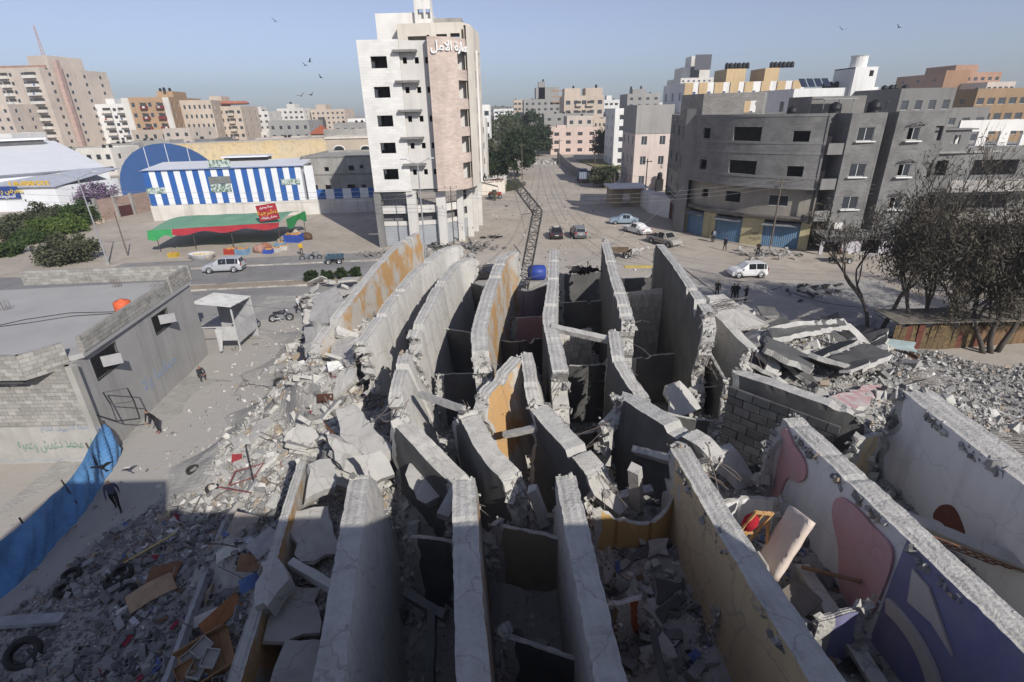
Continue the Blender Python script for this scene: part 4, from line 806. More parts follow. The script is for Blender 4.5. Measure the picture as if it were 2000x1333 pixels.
def tent():
    root = thing('market_tent', 'long low market stall under a patched green tarpaulin with a red front strip', 'market stall')
    gm = M('green_tarp', (0.13, 0.30, 0.19), (0.20, 0.36, 0.25), rough=0.7, scale=0.5, bump=0.25, bscale=1.5, dist=0.1, contrast=0.5); rm = M('red_tarp', (0.34, 0.03, 0.04), (0.26, 0.02, 0.03), rough=0.7, scale=0.8, bump=0.2, bscale=2); g2 = M('bright_green_tarp', (0.04, 0.28, 0.09), (0.03, 0.22, 0.07), rough=0.6, scale=0.8)
    FL = PY(300, 470, 70.0); FR = PY(548, 455, 72.5); BR = PY(598, 425, 82); BL = PY(375, 440, 83)
    FL.z = 3.0; FR.z = 3.2; BR.z = 3.1; BL.z = 2.6
    nu, nv = 26, 12; mb = MB(); g = {}
    for i in range(nu+1):
        for j in range(nv+1):
            u = i/nu; v = j/nv; p = FL.lerp(FR, u).lerp(BL.lerp(BR, u), v)
            p.z += -0.25*math.sin(math.pi*u*4)**2*math.sin(math.pi*v)+0.18*math.sin(u*23)*math.sin(v*9)*0.4+0.5*math.sin(math.pi*v); g[i, j] = mb.vert(p)
    for i in range(nu):
        for j in range(nv): mb.face((g[i, j], g[i+1, j], g[i+1, j+1], g[i, j+1]))
    mb.build('tarpaulin', gm, root, True, normals=False)
    def flap(a, b, name, mat, drop, n=20, out=0.25):
        m2 = MB(); rr = []
        for k in range(n+1):
            p = a.lerp(b, k/n); r = []
            for q in range(5): r.append(m2.vert((p.x+0.05*math.sin(k*1.3+q), p.y-out*q/4-0.06*math.sin(k*0.9), p.z-drop*q/4*(0.8+0.25*math.sin(k*0.8)))))
            rr.append(r)
        for k in range(n):
            for q in range(4): m2.face((rr[k][q], rr[k+1][q], rr[k+1][q+1], rr[k][q+1]))
        m2.build(name, mat, root, True, normals=False)
    flap(FL.lerp(FR, 0.16), FR, 'red_strip', rm, 0.85)
    flap(FL.lerp(FR, -0.03), FL.lerp(FR, 0.16), 'green_flap', g2, 1.3, 8)
    flap(BR.lerp(FR, 0.75), BR, 'green_flap', g2, 1.5, 10, -0.1); flap(BL, FL, 'green_flap', g2, 1.2, 10, 0)
    for u in (0.02, 0.3, 0.6, 0.98):
        for v in (0.02, 0.97):
            p = FL.lerp(FR, u).lerp(BL.lerp(BR, u), v); MB().tube((p.x, p.y+.05, 0), (p.x, p.y+.05, p.z), 0.05, n=6).build('post', M('pole_rust', (0.10, 0.08, 0.07)), root)
    p = FR+Vector((-0.9, -0.35, 0.4)); sg = MB(); sg.box(-1.3, 1.3, -0.03, 0.03, 0, 2.1); so = sg.build('signboard', rm, root); so.location = p; so.rotation_euler = (0, -0.12, 0.12)
    ym = M('sign_yellow', (0.7, 0.5, 0.08), bump=0)
    for s, z, sz, mm in (('بنشرجية', 1.1, 0.85, ym), ('خضار وفواكه', 0.4, 0.42, M('white_letters', (0.85, 0.85, 0.84))), ('جملة ومفرق', 1.75, 0.36, M('white_letters', (0.85, 0.85, 0.84)))):
        o = link('lettering', text_mesh(arabic(s), sz, mm, 0.005, 0.004), so, (0, -0.05, z), (R(90), 0, 0))
    # goods in front of the stall: crates, sacks, tubs
    rg = random.Random(8)
    crate = MB(); crate.box(-.55, .55, -.4, .4, 0, .06)
    for x0, x1, y0, y1 in ((-.55, .55, -.4, -.36), (-.55, .55, .36, .4), (-.55, -.51, -.36, .36), (.51, .55, -.36, .36)):
        for z in (0.08, 0.2, 0.32, 0.44): crate.box(x0, x1, y0, y1, z, z+0.09)
    for x in (-.53, .49):
        for y in (-.41, .37): crate.box(x, x+.04, y, y+.04, 0, .55)
    cols = {'blue': (0.05, 0.10, 0.42), 'pale blue': (0.22, 0.36, 0.5), 'yellow': (0.6, 0.42, 0.06), 'red': (0.42, 0.06, 0.04), 'white': (0.6, 0.58, 0.54)}
    cm = {c: crate.mesh('crate', M('crate_'+c.replace(' ', '_'), v, rough=0.6, bump=0)) for c, v in cols.items()}
    spots = [(575, 472, 'blue', 2.0, 'large blue crate stack by the right end of the green tent'), (475, 497, 'pale blue', 1.4, 'pale blue crate of produce beside the red crate'), (452, 496, 'red', 1.3, 'red crate of yellow fruit in front of the tent'), (525, 495, 'blue', 1.0, 'small blue crate before the flowered bundles'), (548, 482, 'pale blue', 1.1, 'pale blue crate heaped with goods under the red sign'), (340, 502, 'yellow', 1.0, 'yellow crate beyond the white tub'), (540, 492, 'white', 1.0, 'white crate standing among the goods under the sign'), (555, 488, 'white', 1.0, 'white crate beside the pale blue one near the tent post')]
    for u, v, c, s, lb in spots:
        p = P(u, v); o = tag(link('market_crate', cm[c], None, (p.x, p.y, 0), (0, 0, rg.uniform(-.3, .3)), s), lb, 'crate', 'crates at the market tent')
        fill = MB()
        for k in range(14): fill.cbox((rg.uniform(-.4, .4), rg.uniform(-.3, .3), 0.42+rg.uniform(0, .12)), (.18, .18, .18), (rg.uniform(0, 3), rg.uniform(0, 3), 0))
        stuff(link('produce', fill.mesh('produce', M('produce_'+c.replace(' ', '_'), (0.5, 0.34, 0.1), (0.4, 0.12, 0.05), scale=4)), o))
    p = P(396, 506); tb = MB(); tb.lathe([(0.0, 0.02), (1.15, 0.02), (1.3, 0.6), (1.38, 0.66), (1.3, 0.68), (1.1, 0.12), (0, 0.12)], n=20); o = tb.build('produce_tub', M('white_tub', (0.62, 0.62, 0.6), rough=0.5, bump=0), None, True); o.location = (p.x, p.y, 0); o.scale = (1.25, 0.75, 1.1); tag(o, 'big oval white tub of produce before the green tent', 'tub')
    f = MB()
    for k in range(40): f.cbox((rg.uniform(-.8, .8), rg.uniform(-.8, .8), 0.3+rg.uniform(0, .15)), (.3, .3, .3), (rg.uniform(0, 3), rg.uniform(0, 3), 0))
    stuff(f.build('produce', M('produce_cream', (0.6, 0.52, 0.35), (0.5, 0.36, 0.15), scale=3), o))
    for u, v, c, lb in ((508, 493, (0.42, 0.25, 0.2), 'pinkish flowered cloth bundle by the blue crates'), (520, 490, (0.4, 0.16, 0.1), 'orange-brown patterned bundle leaning on the pinkish one'), (600, 468, (0.14, 0.08, 0.05), 'dark brown heap of sacking beyond the tent end'), (575, 462, (0.5, 0.44, 0.36), 'pale cabinet box standing behind the blue crate stack')):
        p = P(u, v); b = MB(); b.lathe([(0, 0), (0.7, 0), (0.85, 0.3), (0.75, 0.75), (0.4, 1.0), (0, 1.03)], n=10)
        for k, q in enumerate(b.v): b.v[k] = (q[0]*(1+.15*math.sin(k*2.1)), q[1]*(0.7+.1*math.cos(k*1.7)), q[2])
        o = b.build('goods_bundle', M('bundle_'+str(u), c, tuple(x*0.5 for x in c), scale=3), None, True); o.location = (p.x, p.y, 0); tag(o, lb, 'bundle', 'bundles at the market tent')
tent()

# wall with purple blossom, ruined pink wall and gate beyond the tent
def left_walls():
    a = P(140, 438); b = P(232, 418); c = P(300, 395)
    root = thing('boundary_wall', 'worn pinkish block wall with a dark gateway left of the striped warehouse', 'wall')
    A = P(196, 432); B = P(300, 412); mb = MB(); L = (B-A).length; facade(mb, [tuple(A[:2]), tuple(B[:2])], 0, 3.6, [(L*0.35, L*0.62, 0, 1.9)], 0.3); mb.build('wall', BRICK('pinkish_block', (0.36, 0.26, 0.215), (0.29, 0.21, 0.18), (0.25, 0.19, 0.16), 0.5, 0.25, 0.015), root, normals=False)
    t = (B-A).normalized(); p = A+t*L*0.35; q = A+t*L*0.62; mb = MB(); mb.quad((p.x, p.y+.2, 0), (q.x, q.y+.2, 0), (q.x, q.y+.2, 1.9), (p.x, p.y+.2, 1.9)); mb.build('gate', M('maroon_gate', (0.08, 0.03, 0.03)), root)
    for f in (0.0, 0.33, 0.64, 1.0): x = A+t*L*f; MB().box(x.x-.2, x.x+.2, x.y-.25, x.y+.3, 0, 3.9).build('pier', CONC_L, root)
    root = thing('concrete_ledge', 'low pale concrete wall along the track below the left shrubs', 'wall')
    A = P(-20, 478); B = P(150, 440); mb = MB(); facade(mb, [tuple(A[:2]), tuple(B[:2]), tuple(P(205, 436)[:2])], 0, 0.9, (), 0.4); mb.build('wall', M('pale_sandstone', (0.46, 0.38, 0.29), (0.36, 0.30, 0.23), scale=0.8), root, normals=False)
left_walls()

# half-built house right of the striped hall: grey lower storeys, beige arched storey behind, red-tiled turret
def grey_house():
    root = thing('half_built_house', 'grey unplastered house with dark square windows between striped hall and white tower', 'house')
    Y = 104; x0 = PY(590, 330, Y).x; x1 = PY(738, 330, Y).x; zt = PY(640, 305, Y).z
    ops = []
    for u0, u1, v0, v1 in ((605, 622, 362, 373), (635, 648, 362, 373), (678, 695, 361, 372), (706, 715, 361, 368), (633, 643, 327, 335), (680, 692, 324, 333), (702, 710, 323, 329)):
        p = PY(u0, v0, Y); q = PY(u1, v1, Y); ops.append((p.x-x0, q.x-x0, q.z, p.z))
    mb = MB(); facade(mb, [(x0, Y), (x1, Y), (x1, Y+16), (x0, Y+16), (x0, Y)], 0, zt, ops, 0.3); mb.build('wall', CONC_L, root, normals=False)
    fb = MB(); fb.box(x0+.1, x1-.1, Y+.2, Y+15.8, zt-.6, zt-.35); fb.box(x0+.4, x1-.4, Y+4, Y+4.2, 0, zt-1); fb.build('roof', CONC_L, root)
    for k in range(3): fb = MB(); fb.box(x0-.06, x1+.06, Y-.06, Y+.3, 3.1*k+2.9, 3.1*k+3.15); fb.build('slab_band', CONC, root)
    root = thing('beige_arched_house', 'beige house with two white-rimmed arched windows behind the grey half-built one', 'house')
    Y = 122; x0 = PY(640, 300, Y).x; x1 = PY(760, 300, Y).x; z1 = PY(680, 271, Y).z
    mb = MB(); facade(mb, [(x0, Y+14), (x0, Y), (x1, Y)], 0, z1, (), 0.3); mb.build('wall', M('beige_plaster', (0.50, 0.42, 0.33), (0.42, 0.36, 0.29), scale=0.3, stain=0.2), root, normals=False)
    for u in (663, 715):
        p = PY(u, 296, Y); w = MB(); n = 10; pts = [(-1.1, -0.9), (1.1, -0.9), (1.1, 0.3)]+[(1.1*math.cos(math.pi*k/n), 0.3+0.75*math.sin(math.pi*k/n)) for k in range(1, n)]+[(-1.1, 0.3)]
        w.face([w.vert((p.x+x, Y-0.03, p.z+z)) for x, z in pts]); wo = w.build('arched_window', GLASS(), root)
        r = MB(); r.path([(p.x+x*1.1, Y-0.05, p.z+z*1.1) for x, z in pts[1:]], 0.13, n=5); r.build('rim', WHITE, wo)
    MB().box(x0-.2, x1, Y-.25, Y+13, z1, z1+.4).build('cornice', CREAM, root)
    Y2 = 132; h = MB(); facade(h, [(PY(632, 260, Y2).x, Y2), (PY(760, 260, Y2).x, Y2)], 0, PY(680, 252, Y2).z, [], 0.3); h.build('upper_wall', CONC_L, root, normals=False)
    root = thing('turret_house', 'small house with a pyramid red-tiled turret beside the striped shed gable', 'house')
    Y = 140; x0 = PY(612, 290, Y).x; x1 = PY(640, 290, Y).x; mb = MB(); facade(mb, [(x0, Y+8), (x0, Y), (x1, Y), (x1, Y+8)], 0, PY(625, 262, Y).z, [(9.2, 10, 8, 9)], 0.3); mb.build('wall', M('beige_plaster', (0.5, 0.42, 0.33)), root, normals=False)
    xm = (x0+x1)/2; zz = PY(625, 262, Y).z; mb = MB(); b = [mb.vert(p) for p in ((x0-.4, Y-.4, zz), (x1+.4, Y-.4, zz), (x1+.4, Y+6, zz), (x0-.4, Y+6, zz))]; a = mb.vert((xm, Y+3, zz+2.0))
    for k in range(4): mb.face((b[k], b[(k+1) % 4], a))
    mb.face(b); mb.build('roof', M('red_tile', (0.36, 0.11, 0.06), (0.28, 0.09, 0.05), scale=3), root)
grey_house()
# ------------------------------------------------------------------ the town behind
def pm(name, c, k=0.82, st=0.25): return M(name, c, tuple(x*k for x in c), scale=0.12, bump=0.05, bscale=2, stain=st)
BEIGE = pm('far_beige', (0.55, 0.46, 0.37)); PINKB = pm('far_pink_beige', (0.56, 0.485, 0.415)); OFFW = pm('far_offwhite', (0.68, 0.65, 0.59)); FWHITE = pm('far_white', (0.76, 0.75, 0.72)); FGREY = pm('far_grey', (0.33, 0.32, 0.30)); FTAN = pm('far_tan', (0.42, 0.28, 0.17)); FORANGE = pm('far_orange', (0.54, 0.40, 0.23)); FBROWN = pm('far_brown', (0.34, 0.20, 0.12)); FPINK = pm('far_pink', (0.66, 0.52, 0.45)); FDARK = pm('far_dark_grey', (0.20, 0.195, 0.185)); FRED = pm('far_maroon', (0.20, 0.04, 0.04)); FTERRA = pm('far_terracotta', (0.42, 0.25, 0.17))
DG = GLASS('far_glass', (0.035, 0.04, 0.045), 0.3)
def bpx(name, label, u0, u1, vtop, Y, depth, floors, mat, cols=4, w=1.3, side=2, rot=0.0, base=0.0, cat='building', group='blocks of flats on the skyline', **kw):
    A = PY(u0, vtop, Y); B = PY(u1, vtop, Y); h = PY((u0+u1)/2, vtop, Y).z; Wd = B.x-A.x
    A2 = (A.x, Y); B2 = (B.x, Y+Wd*math.tan(rot))
    st = (h-1.0)/floors; rows = [(k*st+st*0.32, k*st+st*0.75) for k in range(floors)]; wmax = Wd/cols*0.7
    front = [((i+0.5)/cols, min(w, wmax), None) for i in range(cols)]; sd = [((i+0.5)/side, min(w, depth/side*0.6), None) for i in range(side)]
    xm = (A.x+B.x)/2
    left = sd if xm > 5 else (); right = sd if xm < 5 else ()
    kw.setdefault('style', 'plain'); kw.setdefault('gm', DG)
    root = building(name, label, cat, A2, B2, depth, h, mat, rows, front, left, right, group, z0=base, slab=False, **kw)
    # visible storeys only keep their windows where something can be seen
    return root, A2, B2, rows, h
def balcony_stack(root, A, B, f0, f1, rows, mat, dpt=1.2, laundry=True, seed=0):
    A = Vector(A); B = Vector(B); L = (B-A).length; t = (B-A)/L; bk = Vector((-t.y, t.x)); mt = Matrix(((t.x, bk.x, 0, A.x), (t.y, bk.y, 0, A.y), (0, 0, 1, 0), (0, 0, 0, 1))); rg = random.Random(seed)
    for (s0, s1) in rows:
        bb = MB(); zf = s0-0.55; bb.box(f0*L, f1*L, -dpt, -0.003, zf-0.18, zf, 0, mt); bb.box(f0*L, f1*L, -dpt, -dpt+0.12, zf, zf+0.95, 0, mt); bb.box(f0*L, f0*L+.12, -dpt+.12, -.003, zf, zf+.95, 0, mt); bb.box(f1*L-.12, f1*L, -dpt+.12, -.003, zf, zf+.95, 0, mt)
        b = bb.build('balcony', mat, root)
        d = MB(); d.box(f0*L+.3, f1*L-.3, -.03, -.004, zf+.02, zf+2.1, 0, mt); d.build('balcony_door', M('balcony_door_dark', (0.07, 0.065, 0.06)), root)
        if laundry and rg.random() < 0.6:
            c = rg.choice(((0.5, 0.5, 0.5), (0.35, 0.1, 0.1), (0.15, 0.2, 0.35), (0.6, 0.58, 0.5))); x = rg.uniform(f0*L+.3, f1*L-1.2); q = MB(); q.box(x, x+.9, -dpt-.04, -dpt-.01, zf+.1, zf+.9, 0, mt); q.build('laundry', M('laundry_%d' % int(c[0]*100), c), root)
def tanks_row(root, x, y, z, n, dx=1.15, s=1.0):
    for k in range(n): link('water_tank', TANK(), root, (x+dx*k, y+0.2*(k % 2), z), None, s)
# --- left skyline
r, A, B, rows, h = bpx('apartment_tower', 'tall beige tower with stacked white balconies and a rooftop mast', -45, 88, 134, 245, 34, 11, PINKB, 5, 1.4, 4, rot=-0.12, house=[(0.62, 0.95, .2, .7, 5.5)], tanks=0)
balcony_stack(r, A, B, .33, .47, rows, OFFW, seed=1); balcony_stack(r, A, B, .72, .92, rows, OFFW, seed=2)
MB().box(B[0]+1.5, B[0]+3.2, B[1]+6, B[1]+8, 0, h+3).build('pink_pier', M('far_rose', (0.50, 0.36, 0.31)), r)
mb = MB(); x, y = B[0]-4, B[1]+10
for k in range(4):
    a = k*1.57; mb.tube((x+math.cos(a)*.9, y+math.sin(a)*.9, h), (x+math.cos(a)*.2, y+math.sin(a)*.2, h+16), .09, n=4)
for k in range(12):
    z = h+1.3*k; rr = .9-.7*k/12
    for q in range(4): a = q*1.57; b = a+1.57; mb.tube((x+math.cos(a)*rr, y+math.sin(a)*rr, z), (x+math.cos(b)*rr*.95, y+math.sin(b)*rr*.95, z+1.3), .05, n=3)
mb.build('antenna_mast', M('mast_red_white', (0.5, 0.35, 0.32)), r); tanks_row(r, B[0]-16, B[1]+6, h-.7, 5)
MB().box(A[0]-.6, B[0]+.8, 244.2, 245.0, h-.3, h+.9).build('cornice', M('far_rust_band', (0.40, 0.25, 0.18)), r)
r, A, B, rows, h = bpx('apartment_block', 'beige wing with slim windows left of the tall beige tower', -90, 14, 205, 228, 20, 7, PINKB, 6, 1.3, 3)
r, A, B, rows, h = bpx('apartment_block', 'white-fronted block with grey shaded loggias beside the tall tower', 116, 240, 204, 262, 22, 7, FWHITE, 7, 1.5, 3, rot=0.10, house=[(.15, .7, .3, .8, 3)], tanks=4)
balcony_stack(r, A, B, .60, .74, rows[1:], OFFW, seed=3); balcony_stack(r, A, B, .83, .97, rows[1:], OFFW, seed=4)
r, A, B, rows, h = bpx('apartment_block', 'tan block with maroon balcony columns and a pale flank', 247, 322, 190, 235, 36, 6, FTAN, 5, 1.4, 7, rot=0.16, house=[(.55, .95, .2, .6, 3)], tanks=3)
for f0, f1 in ((.28, .44), (.66, .84)): balcony_stack(r, A, B, f0, f1, rows, FRED, seed=int(f0*10))
mb = MB(); mb.box(B[0]+.02, B[0]+.3, B[1]+.3, B[1]+36, 0, h-.1); MB().box(B[0]-2.4, B[0]-.02, B[1]-.6, B[1]-.2, 0, h-.2).build('pale_flank', OFFW, r); MB().box(A[0]-2.4, A[0]+.4, A[1]-.25, A[1]+.4, 0, h-.2).build('pale_flank', OFFW, r)
r, A, B, rows, h = bpx('apartment_block', 'long cream block with narrow upright windows right of the maroon balconies', 322, 402, 196, 246, 26, 6, BEIGE, 9, .9, 3, rot=0.22)
r, A, B, rows, h = bpx('apartment_block', 'cream block with a round red-edged roof terrace', 400, 466, 208, 262, 24, 6, BEIGE, 6, 1.4, 3, rot=0.1, house=[(.05, .4, .2, .6, 5)])
balcony_stack(r, A, B, .18, .32, rows, BEIGE, seed=5); balcony_stack(r, A, B, .62, .78, rows, BEIGE, seed=6); MB().lathe([(0, 0), (7.5, 0), (7.8, .5), (6.5, 1.4), (0, 1.5)], (B[0]-8, B[1]+9, h+.8), n=20).build('roof_terrace', M('far_red_edge', (0.42, 0.16, 0.1)), r)
bpx('apartment_block', 'off-white block with paired balconies below the skyline gap', 463, 521, 218, 318, 24, 6, OFFW, 5, 1.6, 2, rot=.1, tanks=2, house=[(.4, .7, .2, .6, 3)])
bpx('apartment_block', 'low cream annex before the off-white block', 462, 522, 258, 285, 14, 3, OFFW, 5, 1.5, 2)
bpx('concrete_house', 'grey concrete house before the distant white blocks', 522, 602, 236, 230, 18, 4, FGREY, 5, 1.3, 2)
bpx('apartment_block', 'distant white block with arched top windows and a stair head', 540, 592, 212, 400, 24, 6, OFFW, 5, 1.8, 2, tanks=2, house=[(.3, .6, .2, .6, 3.5)])
r, A, B, rows, h = bpx('apartment_block', 'distant cream block with one tall dark arched niche', 606, 672, 214, 410, 26, 6, BEIGE, 7, 1.5, 2, house=[(.1, .4, .2, .7, 4)])
xm = A[0]+(B[0]-A[0])*.28; n_ = MB(); n_.face([n_.vert((xm+x, 409.9, h-11+z)) for x, z in [(-3, -4), (3, -4), (3, 3)]+[(3*math.cos(math.pi*k/8), 3+3*math.sin(math.pi*k/8)) for k in range(1, 8)]+[(-3, 3)]]); n_.build('arched_niche', M('balcony_door_dark', (0.07, 0.065, 0.06)), r)
bpx('concrete_house', 'grey flat-roofed house left of the white tower, far behind', 650, 725, 240, 210, 16, 4, FGREY, 5, 1.4, 2, tanks=3)
bpx('white_house', 'white domed-window house at the border of the white factory roof', -30, 22, 262, 190, 14, 3, FWHITE, 3, 1.4, 2)
for k, (u0, u1, v, Y, m, lb) in enumerate(((60, 150, 292, 185, FGREY, 'grey low house behind the white factory roof vent'), (140, 215, 290, 178, OFFW, 'cream low house with dark doorways beyond the factory'), (205, 262, 281, 200, FGREY, 'grey low house under the maroon-balcony block'), (255, 330, 275, 205, FGREY, 'grey low house left of the barrel vault crest'), (330, 420, 272, 215, FDARK, 'dark low roofs behind the barrel vault'))):
    bpx('low_house', lb, u0, u1, v, Y, 14, 2, m, 4, 1.5, 2, group='low houses behind the warehouses', tanks=2)
# --- centre: blocks along and behind the street
bpx('apartment_block', 'white-and-red roofed house peeping out right of the tower', 930, 956, 205, 190, 14, 5, FWHITE, 2, 1.6, 2)
bpx('white_house', 'narrow pale house hugging the tower flank', 930, 948, 232, 135, 12, 4, OFFW, 1, 1.2, 2)
bpx('apartment_block', 'distant white terrace block above the green trees', 964, 1006, 213, 420, 24, 6, FWHITE, 4, 3, 2, tanks=1)
r, *_ = bpx('apartment_block', 'distant pale block with terracotta roofs above the street', 1003, 1026, 195, 370, 20, 7, BEIGE, 3, 2, 2, tanks=1)
r, A, B, rows, h = bpx('apartment_block', 'grey block stepped up to reddish terraces', 1023, 1095, 194, 330, 26, 7, FGREY, 6, 1.6, 3, tanks=3, house=[(.35, .98, .3, .9, 7), (.42, .6, .3, .6, 10)])
for k in range(3): MB().box(B[0]-5, B[0]+.8, 329.0, 331, h-2+2.9*k, h-1.4+2.9*k).build('terrace_band', FTERRA, r)
r, A, B, rows, h = bpx('apartment_block', 'cream block with arched dark loggias and two roof pavilions', 1102, 1180, 187, 275, 24, 5, BEIGE, 5, 2.2, 2, tanks=2, house=[(.02, .42, .1, .6, 4), (.55, .98, .1, .6, 4)])
balcony_stack(r, A, B, .30, .44, rows[1:], BEIGE, seed=8); balcony_stack(r, A, B, .56, .74, rows[1:], BEIGE, seed=9)
bpx('concrete_house', 'grey concrete block behind the pink house', 1063, 1160, 222, 250, 20, 5, FGREY, 5, 1.6, 3, tanks=4)
r, A, B, rows, h = bpx('pink_house', 'pinkish three-storey house with brown window frames facing the street', 1076, 1168, 249, 222, 15, 3, FPINK, 4, 1.9, 3, fm=M('brown_frame', (0.22, 0.10, 0.05)), style='two', tanks=0, house=[(.15, .35, .3, .6, 1.5)])
for f0, f1 in ((-.06, .06), (.93, 1.07)): balcony_stack(r, A, B, f0, f1, rows[1:], FPINK, seed=3, laundry=False)
bpx('apartment_block', 'small beige house with slit windows right of the pink one', 1160, 1184, 232, 235, 12, 4, BEIGE, 3, .8, 2); bpx('apartment_block', 'narrow balcony house in the shade beside the slit-windowed one', 1180, 1208, 230, 240, 12, 4, OFFW, 2, 1.5, 2)
bpx('apartment_block', 'white hillside block with grey windows behind the cream loggias', 1180, 1228, 195, 330, 20, 7, FWHITE, 5, 1.8, 2, house=[(.15, .35, .2, .5, 3)], tanks=1)
bpx('apartment_block', 'grey-and-white stepped block left of the yellow striped offices', 1226, 1290, 183, 300, 20, 7, FGREY, 4, 1.8, 3, tanks=3, house=[(.2, .6, .2, .6, 3)])
r, A, B, rows, h = bpx('white_house', 'white flat-sided house behind the half-grey pink house', 1202, 1310, 211, 170, 16, 5, FWHITE, 4, 1.3, 2)
r, A, B, rows, h = bpx('half_grey_house', 'tall pale pink house with an unpainted grey top storey', 1245, 1318, 205, 118, 13, 4, pm('pale_pink', (0.66, 0.56, 0.50)), 2, 1.2, 3, style='two')
MB().box(A[0]-.04, B[0]+.04, 117.9, 131, h-5.5, h+.02).build('grey_storey', FGREY, r)
link('water_tank', TANK(), r, (A[0]+5.5, 116.6, 2.4)); MB().box(A[0]+4.8, A[0]+6.2, 116, 117.2, 0, 2.4).build('tank_stand', DARKM, r)
# --- right skyline
r, A, B, rows, h = bpx('apartment_tower', 'distant white stepped tower carrying a dark billboard', 1330, 1412, 152, 480, 40, 12, OFFW, 8, 1.8, 5, house=[(.1, .75, .2, .8, 9), (.28, .5, .2, .6, 17)])
p = PY(1373, 122, 478); bo = MB().box(p.x-6.5, p.x+6.5, 477.5, 478.3, p.z-5.5, p.z+5.5).build('billboard', M('billboard_dark', (0.10, 0.10, 0.11)), r)
r, A, B, rows, h = bpx('office_block', 'yellow and white striped office building with blue windows and rooftop tanks', 1338, 1572, 160, 168, 22, 4, FWHITE, 8, 2.4, 3, gm=GLASS('blue_glass', (0.05, 0.08, 0.16), 0.15), house=[])
for f0, f1 in ((.36, .52), (.68, .8)): MB().box(A[0]+(B[0]-A[0])*f0, A[0]+(B[0]-A[0])*f1, 170, 180, h-.7, h+3.5).build('roof_house', FORANGE, r)
for f in (.0, .12, .25, .38, .5, .64, .77, .9): MB().box(A[0]+(B[0]-A[0])*f, A[0]+(B[0]-A[0])*(f+.07), 167.7, 168.0, 0, h).build('yellow_pier', FORANGE, r)
MB().box(A[0]-.1, A[0]+11, 166.6, 167.7, 0, h-4.2).build('yellow_wing', FORANGE, r)
tanks_row(r, A[0]+13, 172, h+3.6, 6, 1.2, 1.1); tanks_row(r, A[0]+26, 172, h+3.6, 6, 1.2, 1.1)
for k in range(5): link('air_conditioner', MB().box(-.5, .5, -.5, 0, 0, .7).mesh('air_conditioner', M('ac_white', (0.6, 0.6, 0.58))), r, (A[0]+12+3.4*k, 167.6, h-3.4-2.2*(k % 2)))
r, A, B, rows, h = bpx('white_villa', 'white villa with solar panels and a stair tower topped by a white drum', 1552, 1716, 172, 112, 16, 4, FWHITE, 4, 1.8, 2)
tx = PY(1690, 140, 111); zt_ = PY(1690, 131, 111).z; x0 = PY(1668, 150, 111).x; x1 = PY(1712, 150, 111).x
mb = MB(); facade(mb, [(x0, 118), (x0, 111), (x1, 111), (x1, 118)], 0, zt_, [(9.8, 10.6, zt_-1.6, zt_-.6)], .25); mb.prism([(x0, 111.1), (x1, 111.1), (x1, 118), (x0, 118)], zt_-.2, zt_-.02); mb.build('stair_tower', FWHITE, r)
MB().lathe([(0, 0), (1.45, 0), (1.45, 1.9), (1.6, 2.1), (1.4, 2.1), (0, 1.8)], ((x0+x1)/2, 114, zt_), n=18).build('roof_drum', FWHITE, r)
for k in range(4):
    px_ = A[0]+3+1.5*k; s = MB(); s.cbox((px_, 115, h+1.1), (1.2, 2.3, .1), (R(40), 0, 0)); s.build('solar_panel', M('solar_dark', (0.03, 0.04, 0.07), rough=.3, bump=0), r)
tanks_row(r, A[0]+8, 116, h-.2, 5, 1.1, 1.0)
bpx('low_house', 'white roof edge beyond the grey flats, low on the skyline', 1708, 1760, 200, 240, 14, 5, FWHITE, 4, 1.6, 2); bpx('concrete_house', 'grey house with bottle-like rooftop heaters', 1762, 1870, 172, 98, 16, 5, FDARK, 4, 1.2, 3, tanks=5)
r, A, B, rows, h = bpx('apartment_block', 'terracotta and brown stepped block high on the right skyline', 1846, 1958, 142, 250, 30, 8, FTERRA, 8, 1.6, 3, house=[(.35, .75, .2, .8, 4)]); MB().box(A[0]-.3, A[0]+10, 249.0, 249.8, 0, h+1).build('brown_wing', FBROWN, r)
bpx('white_house', 'white terraced house with arched balconies below the terracotta block', 1846, 1948, 183, 160, 16, 6, OFFW, 6, 1.5, 2); bpx('apartment_block', 'rose-white block right of the terracotta one', 1930, 1985, 160, 235, 20, 7, PINKB, 5, 1.5, 2)
bpx('apartment_block', 'ochre-brown block cut by the right picture border', 1912, 2060, 172, 118, 20, 6, FORANGE if False else pm('far_ochre_brown', (0.32, 0.22, 0.135)), 7, 1.5, 3); bpx('concrete_house', 'dark shaded house below the ochre-brown block', 1852, 1935, 210, 104, 12, 5, FDARK, 3, 1.4, 2)
# right neighbour of the rounded concrete block: balconies, white arches on its roof
root = thing('balcony_house', 'grey house with deep balconies behind the big dark tree', 'house')
Y0 = 64.5; xs_ = [48.2, 53.5, 61, 70]; mb = MB(); facade(mb, [(48.2, 80), (48.2, Y0), (70, Y0-1.5)], 0, 11.6, [(16+s, 16+s+w, z, z+1.7) for z in (1.2, 4.6, 8.4) for s, w in ((1.2, 1.5), (5.5, 5), (12.5, 3.5), (17.6, 2))], .3); mb.build('wall', CONC, root, normals=False)
for z in (3.4, 7.1): b = MB(); b.box(50, 62, Y0-2.8, Y0-.9, z-.25, z); b.box(50, 62, Y0-2.95, Y0-2.8, z-.25, z+1.1); b.build('balcony', CONC_L, root)
MB().box(48.4, 69.8, Y0-.6, 80, 10.9, 11.1).build('roof', CONC_L, root); MB().box(49, 69, 66.5, 66.8, 0, 10.8).build('interior', CD if 'CD' in globals() else M('interior_dark', (0.16, 0.15, 0.14)), root)
mb = MB(); facade(mb, [(56, 70), (70, 69)], 11, 14.2, [(s, s+1.5, 11.2, 12.9) for s in (1, 3.6, 6.2, 8.8, 11.4)], .3); mb.build('arcade', WHITE, root, normals=False)
